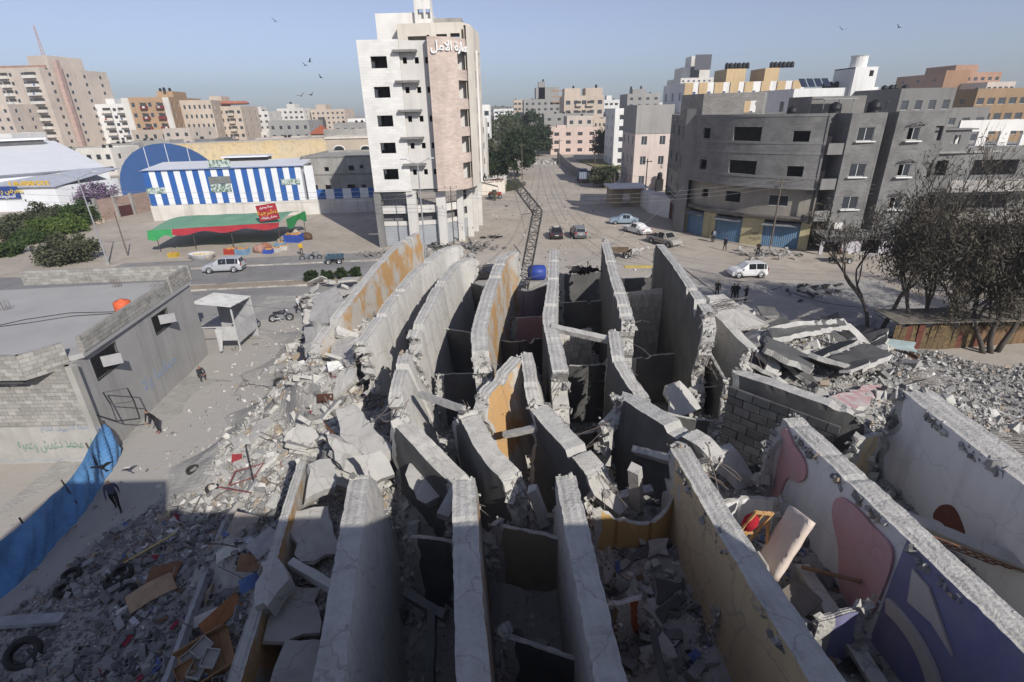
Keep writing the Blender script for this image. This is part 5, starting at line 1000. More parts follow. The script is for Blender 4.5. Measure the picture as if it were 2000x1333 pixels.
mb = MB(); facade(mb, [(51, 69), (56.5, 68.5)], 11, 13.2, [(1, 2.2, 11.2, 12.8), (3.4, 4.4, 11.6, 12.6)], .25); mb.prism([(50.8, 68.6), (57, 68.2), (57, 72), (50.8, 72)], 13.2, 13.35); mb.build('roof_room', CONC, root)
# fill-in houses low on the skyline, so that the ground is built over to the horizon
rg = random.Random(21); MT = [FGREY, OFFW, BEIGE, FWHITE, FDARK, PINKB]
for k in range(130):
    u = rg.uniform(-60, 2060); Y = rg.uniform(200, 620); hgt = rg.uniform(6, 14)+(6 if Y > 420 else 0)
    x = PY(u, 215, Y).x
    if abs(x-12) < 16 and Y < 300: continue
    if -75 < x < -20 and Y < 230: continue
    w = rg.uniform(9, 18); fl = max(2, int(hgt/3.2)); st = (hgt-.8)/fl; rows = [(q*st+st*.32, q*st+st*.75) for q in range(max(0, fl-3), fl)]; nc = rg.randint(3, 5)
    front = [((i+.5)/nc, 1.5, None) for i in range(nc)]; sd = [((i+.5)/2, 1.3, None) for i in range(2)]
    building('town_house', 'far-off flat-roofed house low among the skyline blocks', 'house', (x-w/2, Y), (x+w/2, Y+rg.uniform(-3, 3)), rg.uniform(9, 15), hgt, rg.choice(MT), rows, front, sd if x > 5 else (), sd if x < 5 else (), 'far-off low houses', style='plain', gm=DG, slab=False, tanks=rg.randint(0, 3), seed=k)
# --- street-side walls, kiosk and sheds right of the street
root = thing('street_wall', 'long grey block wall along the right side of the street', 'wall'); pts = [P(1092, 318), P(1130, 352), P(1172, 360)]; mb = MB(); facade(mb, [tuple(p[:2]) for p in (P(1088, 310), P(1122, 345), P(1165, 358))], 0, 2.4, (), .25); mb.build('wall', BLOCKS, root, normals=False)
root = thing('garden_wall', 'low pale wall before the pink house garden', 'wall'); mb = MB(); facade(mb, [tuple(P(1120, 312)[:2]), tuple(P(1215, 314)[:2])], 0, 1.6, (), .25); mb.build('wall', OFFW, root, normals=False)
root = thing('sheet_roof_shed', 'shed with a white sheet roof and yellow side under the pink tall house', 'shed'); a = P(1195, 405); b = P(1245, 402); mb = MB(); facade(mb, [(a.x, a.y+6), (a.x, a.y), (b.x+1, b.y), (b.x+1, b.y+6)], 0, 3.2, [(8, 9.4, 0, 2.2)], .2); mb.build('wall', M('shed_yellowish', (0.40, 0.32, 0.2), (0.3, 0.25, 0.18), stain=.5), root, normals=False); MB().box(a.x-.6, b.x+1.6, a.y-.8, a.y+6.4, 3.25, 3.4).build('roof', WHITE, root)
root = thing('white_garage', 'plain white block garage beside maroon doors left of the grey flats', 'garage'); a = P(1268, 416); b = P(1302, 424); mb = MB(); facade(mb, [(a.x, a.y+7), (a.x, a.y), (b.x, b.y-1.2), (b.x+1, b.y+6)], 0, 3.0, (), .25); mb.prism([(a.x+.1, a.y+7), (a.x+.1, a.y+.1), (b.x, b.y-1), (b.x+.9, b.y+6)], 2.9, 3.05); mb.build('wall', WHITE, root)
root = thing('maroon_garages', 'row of maroon garage doors under a grey lintel left of the blue shops', 'garage'); a = P(1303, 424); b = P(1334, 452); d = (b-a); mb = MB(); facade(mb, [tuple(a[:2]), tuple(b[:2])], 0, 3.4, [(d.length*.06, d.length*.3, 0, 2.6), (d.length*.37, d.length*.62, 0, 2.6), (d.length*.7, d.length*.94, 0, 2.6)], .3); mb.build('wall', CONC, root, normals=False)
for f0, f1 in ((.06, .3), (.37, .62), (.7, .94)): p = a+d*f0; q = a+d*f1; n_ = Vector((-d.y, d.x, 0)).normalized()*.15; MB().quad((p.x+n_.x, p.y+n_.y, 0), (q.x+n_.x, q.y+n_.y, 0), (q.x+n_.x, q.y+n_.y, 2.6), (p.x+n_.x, p.y+n_.y, 2.6)).build('garage_door', M('maroon_paint', (0.12, 0.03, 0.025), scale=1.5), root)
root = thing('sign_wall', 'cream wall with a white Arabic sign above, just past the tower', 'wall'); a = P(926, 383); b = P(986, 378); d = b-a; mb = MB(); facade(mb, [tuple(a[:2]), tuple(b[:2]), (b.x+.6, b.y+7)], 0, 3.0, (), .3); mb.build('wall', CREAM, root, normals=False)
MB().box(a.x+d.x*.02, a.x+d.x*.98, a.y-.05, a.y+.1, 3.05, 3.25).build('sign_rail', M('maroon_paint', (0.12, 0.03, 0.025)), root)
link('lettering', text_mesh(arabic('قاعة الشريف للافراح'), .95, M('white_letters', (0.85, 0.85, 0.84)), .04, .01), root, ((a.x+b.x)/2, a.y-.08, 3.65), (R(90), 0, math.atan2(d.y, d.x)))
# terraced green bank left of the street
struct(MB().prism([(-14, 128), (-1, 126), (0.5, 176), (-16, 178)], 0, .5).build('grass_bank', M('dry_grass', (0.17, 0.15, 0.07), (0.26, 0.2, 0.12), scale=.5, bump=.6, bscale=6)))
struct(MB().prism([(27, 160), (46, 162), (46, 196), (24, 194)], 0, .3).build('garden_plot', M('garden_grass', (0.13, 0.14, 0.05), (0.25, 0.2, 0.11), scale=.4, bump=.6, bscale=6)))
# ------------------------------------------------------------------ the building the photograph is taken from (its shadow falls over the foreground)
def photo_building():
    root = thing('viewpoint_building', 'rendered block of flats whose stepped roof shadow falls over the front rubble', 'building')
    m = M('viewpoint_render', (0.4, 0.38, 0.34))
    mb = MB(); facade(mb, [(-9.0, -14), (11.1, -14), (11.1, -0.6), (-9.0, -0.6), (-9.0, -14)][::-1], 0, 15.25, [], 0.25); mb.prism([(-8.9, -0.7), (11.0, -0.7), (11.0, -13.9), (-8.9, -13.9)], 14.6, 14.9); mb.build('wall', m, root)
    MB().box(-8.6, -3.6, -7.2, -0.65, 14.9, 17.2).build('roof_house', m, root)
    o = link('water_tank', TANK(), root, (-2.7, -1.6, 15.2), None, 0.75); MB().box(-3.3, -2.0, -2.2, -1.0, 14.9, 15.2).build('tank_stand', m, root)
photo_building()

# ------------------------------------------------------------------ toppled floor slabs
def n1(x, s=0.0): return mnoise.noise(Vector((x, s*7.31+0.17, s*3.7)))
CE = M('broken_concrete', (0.50, 0.485, 0.45), (0.34, 0.33, 0.305), scale=1.6, bump=0.9, bscale=14, dist=0.04, contrast=0.45, crack=.5)
CF = M('slab_concrete', (0.46, 0.445, 0.415), (0.36, 0.348, 0.325), scale=0.7, bump=0.35, bscale=8, contrast=0.5, stain=0.3, crack=.55)
CP = M('slab_plaster', (0.55, 0.53, 0.49), (0.44, 0.425, 0.395), scale=0.6, bump=0.3, bscale=10, contrast=0.5, stain=0.25, crack=.5)
CO = M('slab_ochre_patches', (0.44, 0.27, 0.12), (0.44, 0.42, 0.38), scale=0.42, bump=0.3, bscale=10, contrast=0.1, crack=.5)
CD = M('shade_dark_concrete', (0.125, 0.123, 0.118), (0.085, 0.083, 0.08), scale=0.8, bump=0.3)  # concrete with the shade of pits and left faces put into its colour
REBAR = M('rebar', (0.14, 0.11, 0.095), (0.2, 0.17, 0.15), rough=0.7, bump=0)
ENDS = []
def extend(pts, ylim=1.6):
    a, b = pts[-2], pts[-1]; d = b-a
    if d.y < -1e-3 and b.y > ylim: pts = pts+[b+d*((b.y-ylim)/-d.y)]
    return pts
def slab(name, label, px, th=0.42, zb=-0.3, lean=0.0, jag=0.12, bite=0.35, endjag=(0.8, 0.8), mats=None, facemat=None, seed=0, ext=False, cat='concrete fin', group='toppled floor slabs', step=0.17, dz=0.24, rebar=0, parent=None, depth=None, groove=True, taper=0.0):
    mats = mats or [CE, CP, CF]; rg = random.Random(seed*17+3)
    pts = [P(u, v, z) for u, v, z in px] if len(px[0]) == 3 and not isinstance(px[0], Vector) else list(px)
    if ext: pts = extend(pts)
    # smooth resample
    cum = [0.0]
    for a, b in zip(pts[:-1], pts[1:]): cum.append(cum[-1]+(b-a).length)
    L = cum[-1]; n = max(3, int(L/step))
    def at(s):
        s = min(max(s, 0), L); k = max(i for i in range(len(cum)-1) if cum[i] <= s+1e-9); f = (s-cum[k])/(cum[k+1]-cum[k]); return pts[k].lerp(pts[k+1], f)
    def ats(s): return (at(s-0.5)+at(s)+at(s+0.5))/3 if 0.5 < s < L-0.5 else at(s)
    bites = [(rg.uniform(0, L), rg.uniform(0.1, 0.3 if ext else 0.55), rg.uniform(0.03, bite*(.45 if ext else 1))) for _ in range(int(L*0.32))]
    nt = 6; prof = [0, -0.022, 0.006, 0.0, 0.012, -0.016, 0.0] if groove else [0, -.02, .01, 0, .015, -.01, 0]
    hmax = max(p.z for p in pts)-zb if depth is None else depth
    nz = max(4, int(hmax/dz)); mb = MB(); Rr = []; Ll = []; T = []
    for i in range(n+1):
        s = L*i/n; p = ats(s); d = (ats(min(s+0.3, L))-ats(max(s-0.3, 0))); d.z = 0; d.normalize(); nr = Vector((d.y, -d.x, 0))
        if d.y > 0: pass
        nr = nr if nr.x >= 0 else -nr
        top = p.z+jag*0.35*(n1(s*0.8, seed)+0.3*n1(s*5.5, seed+1))
        for c, w, h in bites:
            if abs(s-c) < w/2: top -= h*(0.75+0.35*n1(s*9, seed+3))
        e0 = max(0, 1-s/0.9); e1 = max(0, 1-(L-s)/0.9); rr = []; ll = []
        zlo = zb if depth is None else p.z-depth
        for j in range(nz+1):
            f = j/nz; z = zlo+(top-zlo)*f
            sh = e0*endjag[0]*(n1(z*1.1, seed+2)+0.5*n1(z*3.7, seed+3)-taper*(1-f)*0)-e1*endjag[1]*(n1(z*1.1, seed+4)+0.5*n1(z*3.7, seed+5))
            c = p+d*sh-nr*(lean*(top-z)); spall = 0.0
            if top-z < 0.25: spall = 0.05*max(0, n1(s*7, seed+6))
            w = th/2+0.018*n1(s*1.3+z*0.7, seed+7)
            a = c+nr*(w-spall); b = c-nr*(w-(0.06*max(0, n1(s*8, seed+8)) if top-z < .2 else 0))
            rr.append(mb.vert((a.x, a.y, z+0.02*n1(s*4, seed)))); ll.append(mb.vert((b.x, b.y, z)))
        Rr.append((rr, s)); Ll.append(ll)
        tt = [ll[-1]]
        A = Vector(mb.v[ll[-1]]); B = Vector(mb.v[rr[-1]])
        for q in range(1, nt):
            c = A.lerp(B, q/nt); tt.append(mb.vert((c.x, c.y, c.z+prof[q]+0.014*n1(s*6+q*3.3, seed+9))))
        tt.append(rr[-1]); T.append(tt)
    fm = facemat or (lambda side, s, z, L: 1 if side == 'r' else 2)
    for i in range(n):
        for j in range(nz):
            a = Rr[i][0]; b = Rr[i+1][0]; z = mb.v[a[j]][2]; s = Rr[i][1]
            edge = z > mb.v[a[-1]][2]-0.12 or (s < 0.25 and endjag[0] > 0) or s > L-0.25
            mb.face((a[j], b[j], b[j+1], a[j+1]), 0 if edge else fm('r', s, z, L))
            a = Ll[i]; b = Ll[i+1]; mb.face((b[j], a[j], a[j+1], b[j+1]), fm('l', s, z, L) if not edge else 0)
        for q in range(nt): mb.face((T[i][q], T[i][q+1], T[i+1][q+1], T[i+1][q]), 0)
    for i in (0, n):
        a = Rr[i][0]; b = Ll[i]
        for j in range(nz): mb.face((a[j], a[j+1], b[j+1], b[j]), 0)
        mb.face([T[i][q] for q in range(nt+1)][::-1] if nt > 1 else T[i], 0)
    o = mb.build(name, mats, parent, False, normals=True)
    if parent is None: tag(o, label, cat, group)
    ENDS.append((o, [((Vector(mb.v[Rr[i][0][j]])+Vector(mb.v[Ll[i][j]]))/2, (Vector(mb.v[Rr[i][0][j]])-Vector(mb.v[Ll[i][j]]))*.5) for i in ((0, n) if not ext else (0,)) for j in range(nz//4, nz+1)]))
    for e, i in ((0, 0), (1, n)):
        if rebar and (rebar == 3 or rebar == e+1):
            rb = MB(); dd = (Vector(mb.v[Rr[i][0][nz//2]])-Vector(mb.v[Rr[min(max(i+(-1 if i else 1), 0), n)][0][nz//2]])).normalized()
            for k in range(16):
                j = rg.randint(int(nz*0.35), nz); p = (Vector(mb.v[Rr[i][0][j]])+Vector(mb.v[Ll[i][j]]))/2; pt = [p-dd*0.1]; dirv = dd+Vector((rg.uniform(-.7, .7), rg.uniform(-.7, .7), rg.uniform(-.6, .5)))
                for q in range(4): pt.append(pt[-1]+dirv*rg.uniform(0.12, 0.32)); dirv += Vector((rg.uniform(-.5, .5), rg.uniform(-.5, .5), rg.uniform(-.6, .2)))
                rb.path(pt, 0.013, n=4)
            stuff(rb.build('rebar', REBAR, o, normals=False))
    return o
MO = [CE, CO, CF]
SLABS = [
 ('floor slab end with ochre plaster nearest the road, leaning over grey rubble', [(815, 455, 6.3), (776, 478, 6.4), (735, 520, 6.2), (668, 604, 5.6), (614, 674, 4.6)], dict(th=0.6, mats=[CE, CO, CF], rebar=2, lean=-.1)),
 ('bare grey slab fin beside the ochre-plastered one, curving towards the road', [(890, 480, 6.6), (864, 487, 6.6), (810, 530, 6.5), (763, 588, 6.3), (724, 643, 6.0), (706, 668, 5.7)], dict(th=0.62, rebar=2, lean=-.14)),
 ('grey slab fin with a broken corner, before the dark parked car', [(919, 504, 6.8), (892, 514, 6.8), (857, 557, 6.8), (833, 604, 6.6), (810, 647, 6.4), (802, 664, 6.2)], dict(th=0.62, rebar=2, lean=-.12)),
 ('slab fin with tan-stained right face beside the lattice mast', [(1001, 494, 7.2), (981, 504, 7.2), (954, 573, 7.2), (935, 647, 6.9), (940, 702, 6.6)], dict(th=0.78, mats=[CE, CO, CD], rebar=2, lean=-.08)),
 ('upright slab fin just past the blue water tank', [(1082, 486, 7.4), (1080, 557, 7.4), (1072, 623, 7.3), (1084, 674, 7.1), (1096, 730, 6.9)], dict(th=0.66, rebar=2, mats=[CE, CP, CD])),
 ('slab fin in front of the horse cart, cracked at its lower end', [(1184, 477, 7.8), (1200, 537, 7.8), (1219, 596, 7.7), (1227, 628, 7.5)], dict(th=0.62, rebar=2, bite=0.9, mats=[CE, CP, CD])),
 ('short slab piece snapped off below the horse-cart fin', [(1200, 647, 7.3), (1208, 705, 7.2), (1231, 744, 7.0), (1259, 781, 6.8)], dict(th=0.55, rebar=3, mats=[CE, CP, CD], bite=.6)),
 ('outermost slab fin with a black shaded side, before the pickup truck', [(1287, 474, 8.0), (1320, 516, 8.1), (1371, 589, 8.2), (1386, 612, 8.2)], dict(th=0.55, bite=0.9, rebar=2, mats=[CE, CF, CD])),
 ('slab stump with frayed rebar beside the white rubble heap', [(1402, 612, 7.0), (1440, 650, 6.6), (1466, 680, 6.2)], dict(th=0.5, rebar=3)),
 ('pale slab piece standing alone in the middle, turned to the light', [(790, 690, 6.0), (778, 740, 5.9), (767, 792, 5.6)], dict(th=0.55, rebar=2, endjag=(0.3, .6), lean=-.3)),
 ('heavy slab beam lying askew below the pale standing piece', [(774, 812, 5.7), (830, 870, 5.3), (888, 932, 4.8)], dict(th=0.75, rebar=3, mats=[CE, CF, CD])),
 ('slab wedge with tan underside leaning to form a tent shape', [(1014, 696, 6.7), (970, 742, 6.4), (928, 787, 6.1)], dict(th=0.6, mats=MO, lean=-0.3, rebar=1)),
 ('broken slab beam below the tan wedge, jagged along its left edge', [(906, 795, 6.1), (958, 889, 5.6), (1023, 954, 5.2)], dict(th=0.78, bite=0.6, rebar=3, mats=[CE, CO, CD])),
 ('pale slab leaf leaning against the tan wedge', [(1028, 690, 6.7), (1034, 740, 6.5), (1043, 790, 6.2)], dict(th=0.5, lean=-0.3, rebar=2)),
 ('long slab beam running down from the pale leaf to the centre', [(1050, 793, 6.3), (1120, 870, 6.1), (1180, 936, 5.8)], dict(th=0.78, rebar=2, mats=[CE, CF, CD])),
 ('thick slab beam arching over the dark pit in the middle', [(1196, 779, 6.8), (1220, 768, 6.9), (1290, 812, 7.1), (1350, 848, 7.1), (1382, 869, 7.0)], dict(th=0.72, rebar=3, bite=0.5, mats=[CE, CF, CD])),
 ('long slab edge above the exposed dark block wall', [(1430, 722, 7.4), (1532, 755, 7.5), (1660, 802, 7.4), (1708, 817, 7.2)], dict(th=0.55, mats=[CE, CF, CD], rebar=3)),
]
for k, (lb, px, kw) in enumerate(SLABS): slab('concrete_fin', lb, px, seed=k+1, **kw)
white_p = M('white_ceiling_paint', (0.70, 0.69, 0.68), (0.62, 0.61, 0.6), scale=0.6, bump=0.12, stain=0.25, crack=.2); purple = M('purple_paint', (0.19, 0.185, 0.34), (0.23, 0.225, 0.33), scale=1.6, bump=0.15, stain=.25, crack=.28)
pink = M('pink_paint', (0.54, 0.29, 0.30), (0.50, 0.33, 0.33), scale=1.8, bump=0.15, stain=.25, crack=.25); cream_p = M('cream_paint', (0.56, 0.45, 0.28), (0.47, 0.38, 0.24), scale=0.6, bump=0.12, stain=0.25, crack=.5); orange_p = M('orange_paint', (0.46, 0.21, 0.06), (0.38, 0.17, 0.05), scale=0.6, bump=0.12); ochre_p = M('ochre_paint', (0.50, 0.33, 0.13), (0.42, 0.28, 0.11), scale=0.6, bump=0.12)
red_p = M('terracotta_paint', (0.34, 0.10, 0.04), (0.28, 0.08, 0.03), scale=0.6, bump=0.12)
F = {}
F[0] = slab('concrete_fin', 'low slab edge with an orange patch, at the border of the tyre-strewn rubble', [(590, 900, 4.3), (500, 1190, 4.1), (455, 1335, 4.1)], th=0.34, seed=31, ext=True, mats=[CE, CO, CF], jag=0.06)
F[1] = slab('concrete_fin', 'broad smooth grey slab face with a cracked surface, in the foreground', [(706, 905, 6.0), (672, 1120, 6.1), (640, 1340, 6.2)], th=0.62, seed=32, ext=True, lean=-0.12, jag=0.05, bite=0.12, mats=[CE, CP, CF])
F[2] = slab('concrete_fin', 'foreground slab fin with brown-stained right side', [(905, 925, 6.3), (912, 1120, 6.3), (925, 1340, 6.3)], th=0.68, seed=33, ext=True, lean=-0.06, jag=0.05, bite=0.15, mats=[CE, M('slab_brown_patches', (0.33, 0.20, 0.10), (0.36, 0.345, 0.32), scale=0.6, contrast=0.1), CF])
F[3] = slab('concrete_fin', 'foreground slab fin between brown-stained fin and ochre room', [(1105, 930, 6.6), (1145, 1120, 6.6), (1195, 1340, 6.6)], th=0.62, seed=34, ext=True, jag=0.05, bite=0.2, mats=[CE, orange_p, CF])
F[4] = slab('concrete_fin', 'slab fin with pale top edge along the ochre room, beside the mattress', [(1335, 886, 7.2), (1470, 1110, 7.2), (1622, 1340, 7.2)], th=0.62, seed=35, ext=True, jag=0.04, bite=0.18, mats=[CE, CF, cream_p])
def fm5(side, s, z, L): return 1 if side == 'r' else (2 if s < 4.75 else 3)
F[5] = slab('concrete_fin', 'slab fin with white, pink and purple ceiling paint', [(1553, 822, 7.8), (1760, 1015, 7.8), (2010, 1250, 7.8)], th=0.64, seed=36, ext=True, jag=0.04, bite=0.18, mats=[CE, CF, white_p, purple], facemat=fm5)
F[6] = slab('concrete_fin', 'slab fin with a clean white ceiling face, at the right border of the ruin', [(1785, 758, 8.2), (1890, 838, 8.2), (2010, 925, 8.2)], th=0.95, seed=37, ext=True, jag=0.04, bite=0.12, mats=[CE, CF, white_p])
# ------------------------------------------------------------------ partition walls left standing between the slabs
def wall(label, px, mat, depth=2.6, th=0.16, seed=0, back=None, **kw):
    kw.setdefault('bite', 0.45); kw.setdefault('jag', 0.25); kw.setdefault('endjag', (0.25, 0.25))
    return slab('masonry_stub', label, px, th=th, depth=depth, mats=[CE, mat, back or mat], seed=seed+60, cat='masonry', group='broken partition walls', groove=False, **kw)
olive = M('olive_shaded_render', (0.28, 0.25, 0.18), (0.2, 0.18, 0.14), scale=0.6); lilac = M('lilac_render', (0.30, 0.26, 0.30), (0.24, 0.2, 0.24), scale=0.6); rose = M('rose_render', (0.42, 0.26, 0.26), (0.34, 0.21, 0.21), scale=0.6)
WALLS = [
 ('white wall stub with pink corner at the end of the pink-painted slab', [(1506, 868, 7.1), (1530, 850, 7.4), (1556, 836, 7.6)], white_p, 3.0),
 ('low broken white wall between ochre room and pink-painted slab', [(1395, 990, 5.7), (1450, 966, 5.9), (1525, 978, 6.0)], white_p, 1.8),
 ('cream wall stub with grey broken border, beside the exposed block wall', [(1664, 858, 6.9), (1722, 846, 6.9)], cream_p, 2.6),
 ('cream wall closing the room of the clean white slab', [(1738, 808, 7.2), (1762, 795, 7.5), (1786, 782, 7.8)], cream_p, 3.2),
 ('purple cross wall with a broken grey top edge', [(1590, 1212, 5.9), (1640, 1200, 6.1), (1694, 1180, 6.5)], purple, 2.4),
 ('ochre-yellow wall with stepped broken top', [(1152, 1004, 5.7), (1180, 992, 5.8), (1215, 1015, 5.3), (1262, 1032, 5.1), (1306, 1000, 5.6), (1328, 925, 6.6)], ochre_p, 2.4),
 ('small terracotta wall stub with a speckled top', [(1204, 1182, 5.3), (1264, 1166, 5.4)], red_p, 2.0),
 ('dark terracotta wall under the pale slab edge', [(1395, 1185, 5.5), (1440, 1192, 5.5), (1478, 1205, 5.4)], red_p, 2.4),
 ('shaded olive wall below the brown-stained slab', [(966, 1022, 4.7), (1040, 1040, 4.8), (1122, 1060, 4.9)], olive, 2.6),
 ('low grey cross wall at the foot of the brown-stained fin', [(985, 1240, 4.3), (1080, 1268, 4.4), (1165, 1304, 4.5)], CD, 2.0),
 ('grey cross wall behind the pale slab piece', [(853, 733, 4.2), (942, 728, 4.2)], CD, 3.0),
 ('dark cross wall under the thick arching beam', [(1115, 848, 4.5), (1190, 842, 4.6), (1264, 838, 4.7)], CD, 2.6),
 ('dark cross wall deep between the two right rear fins', [(1092, 592, 4.2), (1190, 586, 4.6)], CD, 4.0),
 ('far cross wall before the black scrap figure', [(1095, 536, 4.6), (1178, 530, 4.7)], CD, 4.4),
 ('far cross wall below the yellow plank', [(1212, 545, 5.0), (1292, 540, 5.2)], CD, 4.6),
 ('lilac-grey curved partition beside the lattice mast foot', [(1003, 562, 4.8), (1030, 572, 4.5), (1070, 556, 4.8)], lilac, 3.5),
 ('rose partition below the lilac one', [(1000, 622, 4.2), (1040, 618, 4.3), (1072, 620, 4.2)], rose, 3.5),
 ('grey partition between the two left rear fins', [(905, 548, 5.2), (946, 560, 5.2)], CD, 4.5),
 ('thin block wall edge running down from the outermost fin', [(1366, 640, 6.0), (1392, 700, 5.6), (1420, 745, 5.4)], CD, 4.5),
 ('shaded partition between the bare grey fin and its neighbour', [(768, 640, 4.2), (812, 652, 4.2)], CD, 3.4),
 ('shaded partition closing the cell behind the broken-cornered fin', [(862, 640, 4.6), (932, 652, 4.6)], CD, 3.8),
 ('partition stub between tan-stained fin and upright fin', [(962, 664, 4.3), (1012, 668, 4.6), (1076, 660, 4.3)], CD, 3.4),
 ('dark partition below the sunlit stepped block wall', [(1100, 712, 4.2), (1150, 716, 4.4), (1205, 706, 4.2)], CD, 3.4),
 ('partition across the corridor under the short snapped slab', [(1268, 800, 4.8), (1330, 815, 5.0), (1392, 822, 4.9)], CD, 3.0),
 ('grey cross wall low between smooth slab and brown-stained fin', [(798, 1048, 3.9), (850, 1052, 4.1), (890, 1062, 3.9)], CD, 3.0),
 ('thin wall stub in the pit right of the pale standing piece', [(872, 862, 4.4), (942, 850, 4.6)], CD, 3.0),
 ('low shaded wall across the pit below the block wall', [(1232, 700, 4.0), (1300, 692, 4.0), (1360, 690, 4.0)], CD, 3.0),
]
for k, (lb, px, m, dp) in enumerate(WALLS): wall(lb, px, m, dp, seed=k)
# block walls turned on their side: courses run upright now
bmat = M('tipped_block', (0.44, 0.425, 0.385), (0.36, 0.345, 0.315), scale=2.0, rnd=0.2, bump=0.3, bscale=25)
def tipped(label, px, depth, seed, jag=0.35):
    o = wall(label, px, CP, depth, th=0.18, seed=seed, jag=0.05, bite=0.1)
    a = P(*px[0]); b = P(*px[-1]); nrm = Vector(((b-a).y, -(b-a).x, 0)).normalized(); top = min(p[2] for p in px)
    a = a+nrm*0.11; b = b+nrm*0.11
    block_wall_pieces(o, (a.x, a.y, 0), (b.x, b.y, 0), top-depth+0.1, top-0.02, 0.21, 0.42, 0.03, bmat, 0.04, seed, 300)
tipped('pale block wall with a stepped broken corner in the sunlight', [(1094, 648, 5.4), (1156, 642, 5.4)], 2.6, 91)
tipped('sunlit pale block wall with a round hole, between the right rear fins', [(1222, 572, 5.8), (1306, 562, 6.1)], 4.4, 92)
mf = [o for o in COL.objects if o.get('label', '').startswith('long slab edge above')][0]
a = P(1436, 730, 7.4); b = P(1655, 806, 7.4); nrm = Vector(((b-a).y, -(b-a).x, 0)).normalized()*0.33
dkb = M('dark_block', (0.12, 0.12, 0.12), (0.08, 0.08, 0.08), scale=2, rnd=0.3, bump=0.3, bscale=25)
block_wall_pieces(mf, a+nrm, b+nrm, 3.6, 7.05, 0.62, 0.34, 0.04, dkb, 0.05, 7, 300)
# crumbled block edges under the pale top edges of the right slabs
EDGES = [(F[5], (1553, 822, 7.8), (2010, 1250, 7.8), .31), (F[6], (1785, 758, 8.2), (2010, 925, 8.2), .46), (F[4], (1335, 886, 7.2), (1622, 1340, 7.2), .3)]
# moulded plaster ornaments on the painted ceiling faces
def on_slab(slb_px, s_list, off):
    a = P(*slb_px[0]); b = P(*slb_px[1]); t = (b-a).normalized(); t.z = 0; t.normalize(); nr = Vector((t.y, -t.x, 0)); nr = nr if nr.x > 0 else -nr
    return [a+t*s+Vector((0, 0, z))-nr*off for s, z in s_list], nr
def relief(slb, slb_px, outline, off, thk, mat, name='ceiling_ornament'):
    pts, nr = on_slab(slb_px, outline, off); mb = MB(); n = len(pts)
    f = [mb.vert(p-nr*thk) for p in pts]; g = [mb.vert(p) for p in pts]
    mb.face(f); mb.face(g[::-1])
    for k in range(n): mb.face((f[k], g[k], g[(k+1) % n], f[(k+1) % n]))
    return mb.build(name, mat, slb)
def spline(pts, n=6):
    out = []; m = len(pts)
    for i in range(m):
        p0, p1, p2, p3 = pts[i-1], pts[i], pts[(i+1) % m], pts[(i+2) % m]
        for k in range(n):
            t = k/n; out.append(tuple(0.5*((2*p1[c])+(-p0[c]+p2[c])*t+(2*p0[c]-5*p1[c]+4*p2[c]-p3[c])*t*t+(-p0[c]+3*p1[c]-3*p2[c]+p3[c])*t**3) for c in (0, 1)))
    return out
S5 = [(1553, 822, 7.8), (2010, 1250, 7.8)]; S6 = [(1785, 758, 8.2), (2010, 925, 8.2)]
relief(F[5], S5, spline([(0.05, -0.3), (0.7, -0.35), (1.25, -0.5), (1.45, -0.9), (1.2, -1.3), (0.75, -1.5), (0.6, -2.1), (0.5, -3.0), (0.02, -3.0)]), 0.325, 0.07, pink)
relief(F[5], S5, spline([(2.75, -0.55), (3.3, -0.35), (3.9, -0.38), (4.6, -0.5), (4.7, -1.6), (4.5, -2.8), (3.7, -2.9), (3.2, -1.8), (2.7, -1.1)]), 0.325, 0.07, pink)
crm = M('ivory_relief', (0.55, 0.50, 0.45), (0.48, 0.44, 0.4), bump=0.05)
relief(F[5], S5, [(5.15, -0.45), (5.6, -0.5), (6.5, -1.35), (5.9, -1.15), (5.3, -1.25)], 0.325, 0.05, crm)
arc = [(5.3+1.5*math.sin(a), -2.9+1.3*math.cos(a)) for a in np.linspace(-0.3, 1.9, 16)]+[(5.3+1.15*math.sin(a), -2.95+1.0*math.cos(a)) for a in np.linspace(1.9, -0.3, 16)]
relief(F[5], S5, arc, 0.325, 0.09, crm)
relief(F[6], S6, spline([(2.9, -2.2), (3.3, -1.9), (3.8, -2.2), (4.0, -2.6), (3.6, -2.8), (3.2, -2.6), (2.8, -2.7)]), 0.48, 0.02, M('brown_stain', (0.16, 0.06, 0.04)), 'stain_panel')

# ------------------------------------------------------------------ loose beams and plates
def beam(label, pa, pb, w=0.3, h=0.25, roll=0.0, mat=None, name='concrete_beam', cat='beam', group='fallen beams', seed=0):
    a = P(*pa); b = P(*pb); d = b-a; L = d.length; rg = random.Random(seed); mb = MB(); n = max(4, int(L/0.25)); rings = []
    for i in range(n+1):
        x = L*i/n; j = 0.02 if 0 < i < n else 0.06
        rings.append([mb.vert((x+rg.uniform(-j, j)*(1 if i in (0, n) else 0), sy*w/2+rg.uniform(-.012, .012), sz*h/2+rg.uniform(-.012, .012))) for sy, sz in ((-1, -1), (1, -1), (1, 1), (-1, 1))])
    for i in range(n):
        for k in range(4): mb.face((rings[i][k], rings[i][(k+1) % 4], rings[i+1][(k+1) % 4], rings[i+1][k]))
    mb.face(rings[0]); mb.face(rings[-1])
    o = mb.build(name, mat or CF); q = d.to_track_quat('X', 'Z'); o.matrix_world = Matrix.Translation(a) @ q.to_matrix().to_4x4() @ Matrix.Rotation(roll, 4, 'X')
    return tag(o, label, cat, group)
beam('long concrete beam lying in the mattress room', (1566, 1108, 5.3), (1725, 1350, 5.2), 0.34, 0.2, 0.2, seed=1)
